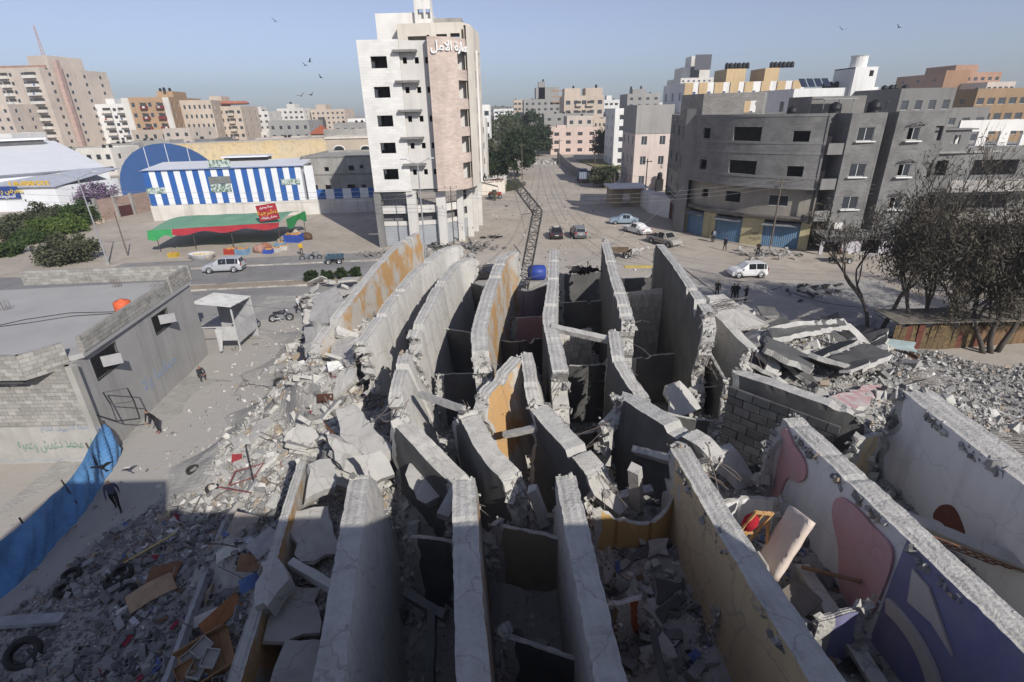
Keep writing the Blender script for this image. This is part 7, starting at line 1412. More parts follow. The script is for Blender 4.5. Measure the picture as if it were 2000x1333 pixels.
def car(label, loc, heading, kind, L, W, H, paint, rim=True, group='cars around the crossing', rack=False, name='parked_car', cat='car'):
    root = thing(name, label, cat, loc, heading, group); zb = .17*H if kind != 'pickup' else .24*H; r = .215*H if kind != 'pickup' else .21*H; r = min(max(r, .29), .38)
    body = MB(); gl = {'windscreen': MB(), 'rear_window': MB(), 'side_window': MB()}; rings = []
    st = ST[kind]
    for (fx, zbl, zt, hr) in st:
        x = (fx-.5)*L; hw = W/2*(1-.10*max(0, (abs(fx-.5)-.36)/.14)**2); up = zb+(.05*H if fx in (0, 1) else 0)
        rings.append([(x, -hw*.93, up), (x, -hw, zb+.12*H), (x, -hw*.985, zbl*H), (x, -W/2*hr, zt*H-.015), (x, -W/2*hr*.8, zt*H), (x, W/2*hr*.8, zt*H), (x, W/2*hr, zt*H-.015), (x, hw*.985, zbl*H), (x, hw, zb+.12*H), (x, hw*.93, up)])
    idx = [[body.vert(p) for p in g] for g in rings]
    for i in range(len(st)-1):
        for k in range(9): body.face((idx[i][k], idx[i+1][k], idx[i+1][k+1], idx[i][k+1]))
        body.face((idx[i][9], idx[i+1][9], idx[i+1][0], idx[i][0]))
        ca = st[i][2]-st[i][1] > .2; cb = st[i+1][2]-st[i+1][1] > .2; A = [Vector(p) for p in rings[i]]; B = [Vector(p) for p in rings[i+1]]
        def inset(q, nrm, s=.93, off=.012):
            c = sum(q, Vector())/4; return [c+(p-c)*s+nrm*off for p in q]
        if ca and cb:
            for a, b, sg in ((2, 3, -1), (7, 6, 1)):
                q = [A[a], B[a], B[b], A[b]]; n_ = (q[1]-q[0]).cross(q[3]-q[0]).normalized(); n_ = n_ if n_.y*sg > 0 else -n_; MB().quad(*inset(q, n_)).build('side_window', CGLASS, root, normals=False)
        elif ca != cb and (abs(st[i][2]-st[i+1][2]) > .14):
            q = [A[3], A[6], B[6], B[3]]; n_ = (q[1]-q[0]).cross(q[3]-q[0]).normalized(); n_ = n_ if n_.z > 0 else -n_
            gl['windscreen' if cb is False else 'rear_window'].quad(*inset(q, n_, .9))
    body.face(idx[0]); body.face(idx[-1][::-1])
    b = body.build('body', M('car_paint_'+paint[0], paint[1], tuple(c*.92 for c in paint[1]), rough=.3, bump=0, spec=.55, scale=.8), root)
    for k, m in gl.items():
        if m.f: stuff_ = m.build(k, CGLASS, root, normals=False)
    tm, rm = wheel_mesh(round(r, 2), .2)
    for sx in (-.31, .31):
        for sy in (-1, 1):
            fx = sx+(.02 if kind == 'pickup' else 0); w = link('wheel', tm, root, (fx*L, sy*(W/2-.1), r)); link('rim', rm, w)
            a = MB(); a.lathe([(r*1.12, -.02), (r*1.22, -.02), (r*1.22, .02), (r*1.12, .02)], axis='y', n=18, closed=True); link('wheel_arch', a.mesh('wheel_arch', TRIM), root, (fx*L, sy*(W/2-.005), r))
    f = st[-2]; 
    for sy in (-1, 1):
        MB().cbox((L*.475, sy*W*.34, f[1]*H+.0), (.10, .34, .14), (0, -.4, sy*.25)).build('headlight', HEADL, root)
        MB().cbox((-L*.492, sy*W*.38, .56*H), (.06, .26, .18 if kind != 'hatch' else .34)).build('tail_light', TAILL, root)
        MB().cbox((L*.19, sy*(W/2+.06), .64*H), (.12, .16, .11)).build('mirror', TRIM if kind == 'old' else b.data.materials[0], root)
    MB().cbox((L*.487, 0, .3*H), (.08, W*.72, .16)).build('front_bumper', TRIM, root); MB().cbox((-L*.495, 0, .30*H), (.06, W*.8, .12)).build('rear_bumper', TRIM, root)
    MB().cbox((-L*.508, 0, .45*H), (.02, .5, .12)).build('licence_plate', M('plate_white', (0.55, 0.55, 0.5), bump=0), root)
    MB().box(-L*.2, L*.2, -W/2-.012, -W/2+.01, .36*H, .40*H).build('side_strip', TRIM, root)
    if kind == 'pickup':
        t = MB(); t.box(-L*.485, -L*.10, -W*.43, W*.43, .52*H, .585*H); t.build('cargo_bed', TRIM, root)
    if rack: MB().box(-L*.12, L*.02, -.35, .35, H, H+.12).build('roof_sign', M('taxi_white', (0.6, 0.58, 0.5)), root)
    return root
g_ = lambda u, v: P(u, v)
def at(u, v): p = P(u, v); return (p.x, p.y, 0)
SILVER = ('silver', (0.40, 0.41, 0.43)); PAINTW = ('white', (0.72, 0.72, 0.71)); DGREY = ('grey', (0.17, 0.17, 0.175)); BLK = ('black', (0.02, 0.018, 0.018)); PBLUE = ('pale_blue', (0.24, 0.31, 0.38)); BEI = ('beige', (0.34, 0.32, 0.28))
p = at(440, 530); car('silver crossover driving on the road past the green market tent', p, math.pi+.09, 'hatch', 4.4, 1.82, 1.65, SILVER)
p = at(1458, 540); car('small silver-white hatchback on the sandy road before the blue shops', p, math.pi, 'hatch', 3.7, 1.64, 1.55, PAINTW)
p = at(1086, 463); car('black saloon with a pale roof sign, seen from behind, beside a grey one', p, R(88), 'sedan', 4.4, 1.75, 1.45, BLK, rack=True)
p = at(1129, 462); car('dark grey saloon parked beside the black one', p, R(93), 'hatch', 4.4, 1.8, 1.6, DGREY)
p = at(1219, 437); car('pale blue saloon in the building shade', p, math.pi-.12, 'sedan', 4.5, 1.78, 1.45, PBLUE)
p = at(1243, 455); car('white saloon turned away from the viewer beside the pale blue one', p, R(118), 'sedan', 4.6, 1.8, 1.45, PAINTW)
p = at(1296, 478); car('beige pickup truck facing the ruin', p, R(-62), 'pickup', 5.0, 1.8, 1.75, BEI, cat='pickup', name='pickup_truck')
p = at(952, 545); car('rounded old black car half hidden behind the tan-stained slab', p, math.pi, 'old', 4.1, 1.6, 1.5, BLK)
p = at(1998, 556); car('dark blue car glimpsed behind the tree at the right border', p, math.pi, 'sedan', 4.3, 1.75, 1.45, ('navy', (0.05, 0.07, 0.11)))
p = at(1046, 300); car('distant white car down the street under the trees', p, R(80), 'sedan', 4.4, 1.75, 1.45, PAINTW)
def truck():
    p = at(1138, 356); root = thing('lorry', 'blue-grey open lorry parked by the street wall', 'lorry', p, R(88)); bl = M('lorry_blue', (0.16, 0.20, 0.28), (0.12, 0.15, 0.2), scale=2)
    MB().box(-3.2, 3.4, -.5, .5, .75, 1.0).build('chassis', TRIM, root); b = MB(); b.box(-3.4, 1.2, -1.2, 1.2, 1.1, 1.25); b.box(-3.4, -3.3, -1.2, 1.2, 1.25, 2.7); b.box(-3.3, 1.2, -1.2, -1.1, 1.25, 2.7); b.box(-3.3, 1.2, 1.1, 1.2, 1.25, 2.7); b.box(1.1, 1.2, -1.1, 1.1, 1.25, 2.9); b.build('load_box', bl, root)
    for k in range(5): MB().box(-3.43, -3.405, -1.1+.5*k, -.98+.5*k, 1.2, 2.7).build('tailgate_rib', M('pale_rib', (0.4, 0.42, 0.44)), root)
    c = MB(); c.box(1.5, 3.4, -1.15, 1.15, 1.0, 2.2); c.box(1.5, 3.1, -1.1, 1.1, 2.2, 2.9); c.build('cab', bl, root)
    tm, rm = wheel_mesh(.5, .3)
    for x in (-2.4, 2.4):
        for y in (-1, 1): w = link('wheel', tm, root, (x, y, .5)); link('rim', rm, w)
    for y in (-.9, .9): MB().box(-3.46, -3.42, y-.15, y+.15, .85, 1.05).build('tail_light', TAILL, root)
truck()
def cart(label, loc, rz, L=2.0, W=1.2, h=.75, col=(0.16, 0.12, 0.08), r=.3, name='cart', shafts=True, group=None):
    root = thing(name, label, 'cart', loc, rz, group); m = M('cart_wood_'+str(int(col[0]*100)), col, tuple(c*.6 for c in col), scale=4)
    for k in range(5): MB().box(-L/2, L/2, -W/2+W*k/5+.01, -W/2+W*(k+1)/5-.01, h-.05, h).build('plank', m, root)
    b = MB(); b.box(-L/2, L/2, -W/2-.03, -W/2, h-.05, h+.3); b.build('side_board', m, root); MB().box(-L/2, L/2, W/2, W/2+.03, h-.05, h+.3).build('side_board', m, root)
    tm, rm = wheel_mesh(r, .14)
    for x in (-L*.32, L*.32):
        MB().tube((x, -W/2, r), (x, W/2, r), .04, n=6).build('axle', TRIM, root)
        for y in (-1, 1): w = link('wheel', tm, root, (x, y*(W/2-.02), r)); link('rim', rm, w)
    if shafts:
        for y in (-.3, .3): MB().tube((L/2, y, h-.05), (L/2+1.9, y*.9, h+.15), .035, n=6).build('shaft', m, root)
    return root
p = at(1209, 503); cart('wooden flat cart hitched to the grey horse', (p[0], p[1], 0), -.05, 2.4, 1.3, .8)
p = at(1640, 513); cart('donkey cart by the kerb behind the thin tree stems', p, math.pi, 2.2, 1.2, .8, (0.3, 0.26, 0.2))
def bike(label, loc, rz, col, moto=False, scale=1.0, cat='bicycle', name='bicycle'):
    root = thing(name, label, cat, loc, rz); root.scale = (scale,)*3; m = M('bike_paint_%d%d%d' % tuple(int(c*99) for c in col), col, rough=.4, bump=0); r = .33; tm, rm = wheel_mesh(r, .1 if moto else .05)
    wb = .66 if moto else .53
    for x in (-wb, wb): w = link('wheel', tm, root, (x, 0, r)); link('rim', rm, w)
    f = MB(); t = .04 if moto else .022
    for a, b in (((-wb, 0, r), (-.05, 0, .38)), ((-.05, 0, .38), (.38, 0, .78)), ((-.2, 0, .75), (.36, 0, .8)), ((-.2, 0, .75), (-.05, 0, .38)), ((-wb, 0, r), (-.2, 0, .75)), ((wb, 0, r), (.38, 0, .95))): f.tube(a, b, t, n=6)
    f.tube((.38, 0, .9), (.36, 0, 1.0), t, n=6); f.tube((.34, -.28, 1.02), (.34, .28, 1.02), .02, n=6); f.build('frame', m, root)
    MB().cbox((-.3, 0, .82), (.55 if moto else .25, .22 if moto else .14, .09)).build('saddle', TRIM, root)
    if moto:
        MB().lathe([(0, -.3), (.13, -.25), (.17, 0), (.13, .22), (0, .28)], (.12, 0, .8), 'x', 10).build('fuel_tank', m, root, True); MB().cbox((0, 0, .42), (.42, .26, .34)).build('engine', RIM, root)
        MB().tube((-.1, -.16, .3), (-.8, -.2, .36), .05, n=8).build('exhaust', RIM, root); MB().lathe([(0, 0), (.1, .02), (.11, .1), (0, .14)], (.46, 0, .92), 'x', 10).build('headlight', HEADL, root); MB().cbox((-.5, 0, .68), (.4, .2, .05), (0, -.2, 0)).build('mudguard', m, root)
    return root
p = at(551, 628); bike('black and white motorcycle parked by the rubble shadow', p, .25, (0.05, 0.05, 0.06), True, 1.05, 'motorcycle', 'motorcycle')
p = at(497, 645); bike('small blue motorbike ridden by the boy in red', p, R(-100), (0.05, 0.09, 0.25), True, .95, 'motorcycle', 'motorcycle')
p = at(600, 509); bike('blue bicycle lying nearest the man in yellow', p, .2, (0.08, 0.2, 0.33)); p = at(618, 507); bike('blue bicycle beside the brown bundle', p, -.3, (0.10, 0.18, 0.28))
root = cart('three-wheeled motor cart with blue frames parked at the kerb', at(655, 514), .1, 2.0, 1.2, .7, (0.06, 0.10, 0.13), .34, 'cargo_tricycle', False)
for k in range(4): MB().tube((-.9+.5*k, -.55, .7), (-.7+.45*k, .5, 1.25), .03, n=5).build('rack_bar', M('bike_paint_81933', (0.08, 0.2, 0.33)), root)
p = at(965, 388); root = thing('red_tractor', 'red tractor-like trike standing before the cream sign wall', 'tractor', p, .1); m = M('tractor_red', (0.36, 0.04, 0.03), rough=.5, bump=0)
MB().cbox((.7, 0, .95), (1.6, .7, .6)).build('bonnet', m, root); MB().cbox((-.5, 0, 1.1), (.9, 1.1, .5)).build('seat_box', m, root); MB().tube((-.1, 0, 1.3), (.0, 0, 1.7), .04, n=6).build('steering_column', TRIM, root); MB().tube((.9, .2, 1.2), (.9, .2, 2.0), .05, n=6).build('exhaust', TRIM, root)
for x, rr in ((-.6, .6), (1.2, .4)):
    tm, rm = wheel_mesh(rr, .3)
    for y in (-.7, .7): w = link('wheel', tm, root, (x, y, rr)); link('rim', rm, w)

# ------------------------------------------------------------------ people and animals: one skinned skeleton each
def skinned(name, bones, radii, mats, partmat, sub=2, parent=None):
    names = list(radii); me = bpy.data.meshes.new(name); me.from_pydata([radii[k][0] for k in names], [(names.index(a), names.index(b)) for a, b in bones], [])
    o = bpy.data.objects.new(name, me); COL.objects.link(o); md = o.modifiers.new('skin', 'SKIN'); md.use_smooth_shade = True; o.modifiers.new('sub', 'SUBSURF').levels = sub
    sv = me.skin_vertices[0].data
    for i, k in enumerate(names): r = radii[k][1]; sv[i].radius = (r, r) if not hasattr(r, '__len__') else r
    sv[0].use_root = True
    bpy.context.view_layer.update(); m2 = bpy.data.meshes.new_from_object(o.evaluated_get(bpy.context.evaluated_depsgraph_get())); bpy.data.objects.remove(o)
    m2.materials.clear()
    for m in mats: m2.materials.append(m)
    seg = [(Vector(radii[a][0]), Vector(radii[b][0]), partmat(a, b)) for a, b in bones]; mi = []
    for p in m2.polygons:
        best = 1e9; bm_ = 0
        for a, b, k in seg:
            d = b-a; t = max(0, min(1, (p.center-a).dot(d)/max(d.length_squared, 1e-9))); q = (p.center-a-d*t).length
            if q < best: best = q; bm_ = k
        mi.append(bm_)
    m2.polygons.foreach_set('material_index', mi); m2.polygons.foreach_set('use_smooth', [True]*len(m2.polygons)); return m2
SKIN = M('skin', (0.36, 0.21, 0.14), bump=0, rough=.6); HAIR = M('dark_hair', (0.02, 0.016, 0.013), bump=0)
def person(label, loc, rz, shirt, trousers, pose='stand', h=1.74, shoes=(0.03, 0.025, 0.02), hair=HAIR, group='people around the ruin', z=0.0, legs=.0, long=False):
    k = h/1.75; J = {}
    def j(n, x, y, zz, r): J[n] = ((x*k, y*k, zz*k), r*k if not hasattr(r, '__len__') else (r[0]*k, r[1]*k))
    dz = 0.0; st = legs
    if pose == 'sit': dz = -.55
    if pose == 'ride': dz = -.12
    fy = .12 if pose == 'walk' else 0.0; lean = {'sit': -.22, 'ride': -.14, 'look': -.06, 'bend': -.3}.get(pose, -.01)
    j('pelvis', 0, 0, .95+dz, (.15, .115)); j('waist', 0, lean*.3, 1.1+dz, (.145, .11)); j('chest', 0, lean*.8, 1.31+dz, (.17, .125)); j('neck', 0, lean, 1.47+dz, .058); j('jaw', 0, lean-.015, 1.56+dz, (.075, .08)); j('crown', 0, lean*1.05, 1.665+dz, (.078, .09)); j('nose', 0, lean-.108, 1.60+dz, .014)
    bones = [('pelvis', 'waist'), ('waist', 'chest'), ('chest', 'neck'), ('neck', 'jaw'), ('jaw', 'crown'), ('jaw', 'nose')]
    for s, nm in ((-1, 'l'), (1, 'r')):
        j('sh'+nm, s*.185, lean*.9, 1.41+dz, .066)
        if pose == 'ride': e = (s*.25, lean-.18, 1.2+dz); w = (s*.24, lean-.42, 1.13+dz)
        elif pose == 'sit': e = (s*.24, lean-.1, 1.15+dz); w = (s*.12, lean-.3, 1.1+dz)
        elif pose == 'hold': e = (s*.24, -.02, 1.15); w = (s*.08, -.26, 1.2)
        elif pose == 'walk': e = (s*.24, s*.10, 1.14); w = (s*.25, s*.17-.08, .90)
        elif pose == 'bend': e = (s*.23, lean-.04, 1.13); w = (s*.22, lean-.12, .88)
        else: e = (s*.235, .03, 1.14); w = (s*.24, -.05, .90)
        j('el'+nm, *e, .046); j('wr'+nm, *w, .033)
        d = (Vector(w)-Vector(e)).normalized(); pc = Vector(w)+d*.07; j('pa'+nm, *pc, (.036, .02))
        bones += [('chest', 'sh'+nm), ('sh'+nm, 'el'+nm), ('el'+nm, 'wr'+nm), ('wr'+nm, 'pa'+nm)]
        ax = Vector((0, 1, 0)) if abs(d.y) < .8 else Vector((1, 0, 0))
        for q, ln in enumerate((.07, .085, .08, .06)):
            b = pc+ax*(.026*(q-1.5)*.9)+d*.03; j('f%d%s' % (q, nm), *(b+d*ln*.4), .0095); j('g%d%s' % (q, nm), *(b+d*ln+Vector((-s*.018, 0, 0))), .008); bones += [('pa'+nm, 'f%d%s' % (q, nm)), ('f%d%s' % (q, nm), 'g%d%s' % (q, nm))]
        tb = Vector(w)+d*.03-ax*.045; j('th'+nm, *tb, .011); bones += [('wr'+nm, 'th'+nm)]
        hx = s*.095; j('hp'+nm, hx, 0, .9+dz, .098)
        if pose == 'sit': kn = (hx*1.5, -.42, .5); an = (hx*1.6, -.30, .09)
        elif pose == 'ride': kn = (s*.19, -.36, .62); an = (s*.2, -.1, .3)
        elif pose == 'walk': kn = (hx, -s*.17-.03, .5); an = (hx, -s*.30+.06, .09)
        else: kn = (hx*1.15+s*st*.4, -.02, .5); an = (hx*1.25+s*st, .02, .08)
        j('kn'+nm, *kn, .062); j('an'+nm, *an, .044); j('to'+nm, an[0], an[1]-.17, max(an[2]-.05, .035), (.04, .03)); bones += [('pelvis', 'hp'+nm), ('hp'+nm, 'kn'+nm), ('kn'+nm, 'an'+nm), ('an'+nm, 'to'+nm)]
    def pmt(a, b):
        if b == 'crown': return 1
        if b in ('jaw', 'nose') or b[:2] in ('pa', 'th') or b[0] in 'fg': return 0
        if b[:2] in ('to',): return 4
        if b[:2] in ('hp', 'kn', 'an'): return 3
        return 2
    nm_ = lambda pre, c: M(pre+'_%d_%d_%d' % tuple(int(x*1000) for x in c), c, tuple(x*.75 for x in c), bump=.1, scale=6, kind='obj')
    me = skinned('person', bones, J, [SKIN, hair, nm_('shirt', shirt), nm_('trousers', trousers), nm_('shoes', shoes)], pmt)
    o = link('person', me, None, (loc[0], loc[1], z), (0, 0, rz)); tag(o, label, 'person', group); return o
B1 = (0.018, 0.018, 0.02); NAVY = (0.03, 0.035, 0.055); DJ = (0.035, 0.042, 0.06)
person('man in a slate-blue shirt walking along the blue tarp', at(232, 996), R(35), (0.075, 0.085, 0.13), B1, 'walk')
person('man in black jacket stooping along the sandy path', at(312, 845), R(-30), B1, (0.03, 0.03, 0.035), 'bend', shoes=(0.2, 0.05, 0.04))
person('person in dark clothes sitting against the block house wall', at(392, 742), R(60), (0.05, 0.05, 0.055), (0.06, 0.06, 0.065), 'sit')
person('man in white shirt and black trousers striding past the motorcycle', at(586, 612), R(70), (0.55, 0.55, 0.55), B1, 'walk')
person('boy in red shirt riding the small blue motorbike', at(497, 645), R(-10), (0.22, 0.03, 0.03), (0.06, 0.07, 0.13), 'ride', 1.6, z=-.02)
person('man in yellow shirt standing by the bicycles', at(590, 499), R(20), (0.6, 0.38, 0.03), (0.10, 0.09, 0.08), 'stand')
person('man in dark clothes on the track beside the olive bush', at(69, 502), R(40), NAVY, B1, 'stand')
person('lone onlooker in black whose legs the sloping slab hides', at(1399, 582), R(150), B1, B1, 'stand', group='onlookers beyond the ruin')
person('onlooker in black, left one of the close pair', at(1430, 588), R(170), B1, B1, 'stand', group='onlookers beyond the ruin'); person('onlooker in black, turned towards his companion in the close pair', at(1437, 588), R(120), B1, NAVY, 'hold', group='onlookers beyond the ruin')
person('onlooker with hands before the chest, apart from the pair', at(1455, 592), R(-140), (0.03, 0.025, 0.02), B1, 'hold', group='onlookers beyond the ruin')
person('man in blue jeans in front of the blue shop door', at(1390, 473), R(30), B1, (0.05, 0.07, 0.11), 'stand'); person('pale-shirted person close behind the man in jeans', at(1393, 474), R(200), (0.2, 0.22, 0.26), NAVY, 'stand')
person('man in dark jacket with legs apart on the stony verge', at(1415, 490), R(-60), DJ, B1, 'stand', legs=.10); person('man in black beside the yellow pier with painted letters', at(1479, 501), R(-30), B1, B1, 'hold', legs=.05)
person('man in red sitting on the donkey cart', at(1632, 512), R(80), (0.12, 0.04, 0.04), B1, 'sit', z=.55)
person('child on the roof of the rounded grey flats', (34.2, 68.6), 0, (0.35, 0.2, 0.15), (0.1, 0.1, 0.12), 'stand', 1.4, z=14.7)
def horse(label, loc, rz, col, k=1.0):
    J = {'rump': ((-.62, 0, 1.22), (.23, .26)), 'loin': ((-.25, 0, 1.22), (.22, .25)), 'chest': ((.35, 0, 1.18), (.22, .28)), 'withers': ((.62, 0, 1.28), (.17, .2)), 'neck': ((.98, 0, 1.42), (.10, .16)), 'poll': ((1.28, 0, 1.50), (.085, .12)), 'nose': ((1.58, 0, 1.22), (.055, .07)), 'tail0': ((-.86, 0, 1.28), .05), 'tail1': ((-1.0, 0, .95), .06), 'tail2': ((-1.02, 0, .6), .03), 'ear': ((1.27, .06, 1.66), .02), 'ear2': ((1.27, -.06, 1.66), .02)}
    bn = [('rump', 'loin'), ('loin', 'chest'), ('chest', 'withers'), ('withers', 'neck'), ('neck', 'poll'), ('poll', 'nose'), ('poll', 'ear'), ('poll', 'ear2'), ('rump', 'tail0'), ('tail0', 'tail1'), ('tail1', 'tail2')]
    for s, n in ((-.15, 'l'), (.15, 'r')):
        f = .12 if n == 'l' else -.05
        J.update({'st'+n: ((-.55, s, .92), .13), 'hk'+n: ((-.76+f, s, .52), .062), 'hf'+n: ((-.66+f, s, .1), .045), 'hh'+n: ((-.62+f, s, .03), .055), 'sh'+n: ((.45, s, .92), .10), 'kn'+n: ((.50-f, s, .48), .055), 'ff'+n: ((.46-f, s, .1), .042), 'fh'+n: ((.5-f, s, .03), .052)})
        bn += [('rump', 'st'+n), ('st'+n, 'hk'+n), ('hk'+n, 'hf'+n), ('hf'+n, 'hh'+n), ('chest', 'sh'+n), ('sh'+n, 'kn'+n), ('kn'+n, 'ff'+n), ('ff'+n, 'fh'+n)]
    c1 = M('horse_coat_%d' % int(col[0]*100), col, tuple(c*.35 for c in col), scale=5, kind='obj', contrast=.2, bump=0)
    o = link('horse', skinned('horse', bn, J, [c1, HAIR], lambda a, b: 1 if b.startswith('tail') else 0), None, loc, (0, 0, rz), k); tag(o, label, 'horse', 'draught animals'); return o
p = at(1243, 507); horse('dapple-grey horse harnessed to the flat cart', p, -.05, (0.5, 0.48, 0.44), .95)
p = at(1672, 511); horse('pale donkey in front of the cart behind the tree stems', p, .05, (0.4, 0.38, 0.34), .78)
def bird(label, pt, sp=.5, rz=0.0, dih=.3):
    mb = MB(); mb.lathe([(0, -.22), (.05, -.12), (.07, .02), (.045, .16), (0, .26)], axis='y', n=8)
    for s in (-1, 1): mb.quad((s*.04, -.08, .02), (s*.04, .12, .02), (s*sp*.55, .16, .02+dih*sp*.5), (s*sp*.6, -.02, .02+dih*sp*.5)); mb.face([mb.vert(q) for q in ((s*sp*.6, -.02, .02+dih*sp*.5), (s*sp*.55, .16, .02+dih*sp*.5), (s*sp, .04, .02+dih*sp*.7))])
    mb.quad((-.04, -.2, 0), (.04, -.2, 0), (.09, -.38, 0), (-.09, -.38, 0)); o = mb.build('bird', M('black_feathers', (0.015, 0.015, 0.016), bump=0)); o.location = pt; o.rotation_euler = (0.2, .3, rz); tag(o, label, 'bird', 'birds in flight')
bird('black bird gliding over the sandy path beside the tarp', P(199, 914, 3.2), .5, 1.2); bird('black bird over the sandy street past the tower', PY(988, 403, 66), .6, .7)
for k, (u, v) in enumerate(((538, 42), (596, 128), (605, 121), (588, 188), (608, 186), (1645, 58), (1756, 54), (627, 152), (724, 140))): bird('tiny far-off bird high in the sky', PY(u, v, 90), .75, k*1.1, .5)
# ------------------------------------------------------------------ trees and shrubs
def leaf_cloud(name, centers, n_per, spread, size, mat, parent, seed, elong=2.2, droop=0.0):
    rg = np.random.default_rng(seed); C = np.asarray(centers, float); n = len(C)*n_per
    ctr = np.repeat(C, n_per, 0)+rg.normal(size=(n, 3))*np.asarray(spread)
    d = rg.normal(size=(n, 3)); d[:, 2] -= droop; d /= np.linalg.norm(d, axis=1)[:, None]; e = np.cross(d, rg.normal(size=(n, 3))); e /= np.linalg.norm(e, axis=1)[:, None]
    s = size*rg.uniform(.6, 1.5, n)[:, None]; a = d*s*elong/2; b = e*s/2
    V = np.stack([ctr-a, ctr+b*.9, ctr+a, ctr-b*.9], 1).reshape(-1, 3); Fq = np.arange(4*n).reshape(-1, 4)
    return link(name, np_mesh(name, V, Fq, mat), parent)
def grow(mb, p, d, r, L, depth, rg, tips, spread=.6, up=.1, kids=3, n=6, shrink=.68):
    pts = [p]; dd = d.copy(); k = 4
    for i in range(k): dd = (dd+Vector((rg.uniform(-.2, .2), rg.uniform(-.2, .2), rg.uniform(-.1, .15)+up*.2))).normalized(); pts.append(pts[-1]+dd*(L/k))
    mb.path(pts, r, n, taper=r*.6)
    if depth <= 1: tips += [tuple(q) for q in pts[1:]]
    if depth <= 0: return
    for q in range(kids):
        nd = (dd+Vector((rg.uniform(-spread, spread), rg.uniform(-spread, spread), rg.uniform(-spread*.6, spread*.6)+up))).normalized(); grow(mb, pts[rg.choice((2, 3, 4, 4))], nd, r*.58, L*shrink*rg.uniform(.8, 1.2), depth-1, rg, tips, spread, up, kids, max(3, n-1), shrink)
def LEAF(name, c, c2): 
    m = M(name, c, c2, scale=1.2, bump=0, rough=.7, spec=.2, contrast=.4); return m
BARK = M('bark', (0.10, 0.085, 0.07), (0.06, 0.05, 0.045), scale=6, bump=.5, bscale=20)
GREEN = LEAF('leaf_green', (0.05, 0.085, 0.022), (0.028, 0.048, 0.014)); OLIVE = LEAF('leaf_olive', (0.085, 0.095, 0.05), (0.045, 0.05, 0.028)); DKGREEN = LEAF('leaf_dark', (0.035, 0.055, 0.02), (0.018, 0.03, 0.012)); CHAR = LEAF('leaf_charcoal', (0.115, 0.10, 0.072), (0.055, 0.048, 0.036)); BRIGHT = LEAF('leaf_bright', (0.10, 0.15, 0.03), (0.05, 0.08, 0.02))
def big_tree(label, base, stems, seed, leaves, size=.17, leafm=CHAR, per=26, depth=4, L=3.2, r=.2, spread=.62, nm='spreading_tree', thin=False):
    root = thing(nm, label, 'tree', base); rg = random.Random(seed); mb = MB(); tips = []
    for dx, dy, tx, ty, sc in stems: grow(mb, Vector((dx, dy, -.1)), Vector((tx, ty, 1)).normalized(), r*sc, L*sc, depth, rg, tips, spread, .16, 3, 7, .74)
    mb.build('trunk', BARK, root, True, normals=False)
    if leaves:
        if len(tips) > leaves: tips = rg.sample(tips, leaves)
        T = np.array(tips); strands = np.concatenate([T, T-[0, 0, .45], T-[0, 0, 1.1], T-[0, 0, 1.8]]) if not thin else T
        leaf_cloud('crown', strands, per, (.34, .34, .3), size, leafm, root, seed, 4.5, 1.1)
    return root
b = P(1695, 660); big_tree('tall thin-stemmed tree with sparse twigs rising from the right rubble border', (b.x, b.y, 0), [(0, 0, -.10, .1, 1.0), (.9, .2, .05, .0, 1.15)], 3, 420, .07, CHAR, 4, 5, 3.9, .16, .5, 'bare_tree', True)
b = P(1790, 672); big_tree('broad dark feathery tree in front of the balcony house', (b.x, b.y, 0), [(0, 0, .1, .1, 1.0), (.6, .2, .5, .0, 1.05), (-.3, .2, -.25, .1, .95), (.5, -.3, .75, -.2, .9)], 5, 900, .07, CHAR, 7, 5, L=3.7)
b = P(1935, 690); big_tree('dark drooping tree shading the shacks, at the right of the feathery one', (b.x, b.y, 0), [(0, 0, .0, .1, 1.0), (.6, .2, .4, .1, 1.0), (-.5, 0, -.4, .2, .9)], 8, 800, .07, CHAR, 7, 5, L=3.5)
b = P(2040, 640); big_tree('dark tree at the end of the shack row', (b.x, b.y, 0), [(0, 0, .0, .1, 1.0), (.5, 0, .4, 0, .9)], 9, 400, .07, CHAR, 7, 5, L=3.5)
def round_tree(label, base, h, rx, rz, seed, mat, n=90, per=70, size=.5, nm='round_tree', trunk=.3, group=None):
    root = thing(nm, label, 'tree', base, 0, group); rg = random.Random(seed); mb = MB(); tips = []
    grow(mb, Vector((0, 0, -.1)), Vector((0, 0, 1)), trunk, h*.42, 2, rg, tips, .7, .2, 4, 6, .6); mb.build('trunk', BARK, root, True, normals=False)
    C = []
    for k in range(n):
        a = rg.uniform(0, 6.28); ph = math.acos(rg.uniform(-.75, 1)); q = rg.uniform(.55, 1.0)**.6*(1+.18*math.sin(a*3+ph*4+seed)); C.append((rx*q*math.sin(ph)*math.cos(a), rx*q*math.sin(ph)*math.sin(a), h-rz+rz*q*math.cos(ph)))
    leaf_cloud('crown', C, per, (rx*.13, rx*.13, rz*.11), size, mat, root, seed, 1.7); return root
b = P(1012, 346); round_tree('big dense round green tree left of the street', (b.x, b.y, 0), 10.8, 4.6, 4.6, 4, DKGREEN, 120, 90, .36, trunk=.35)
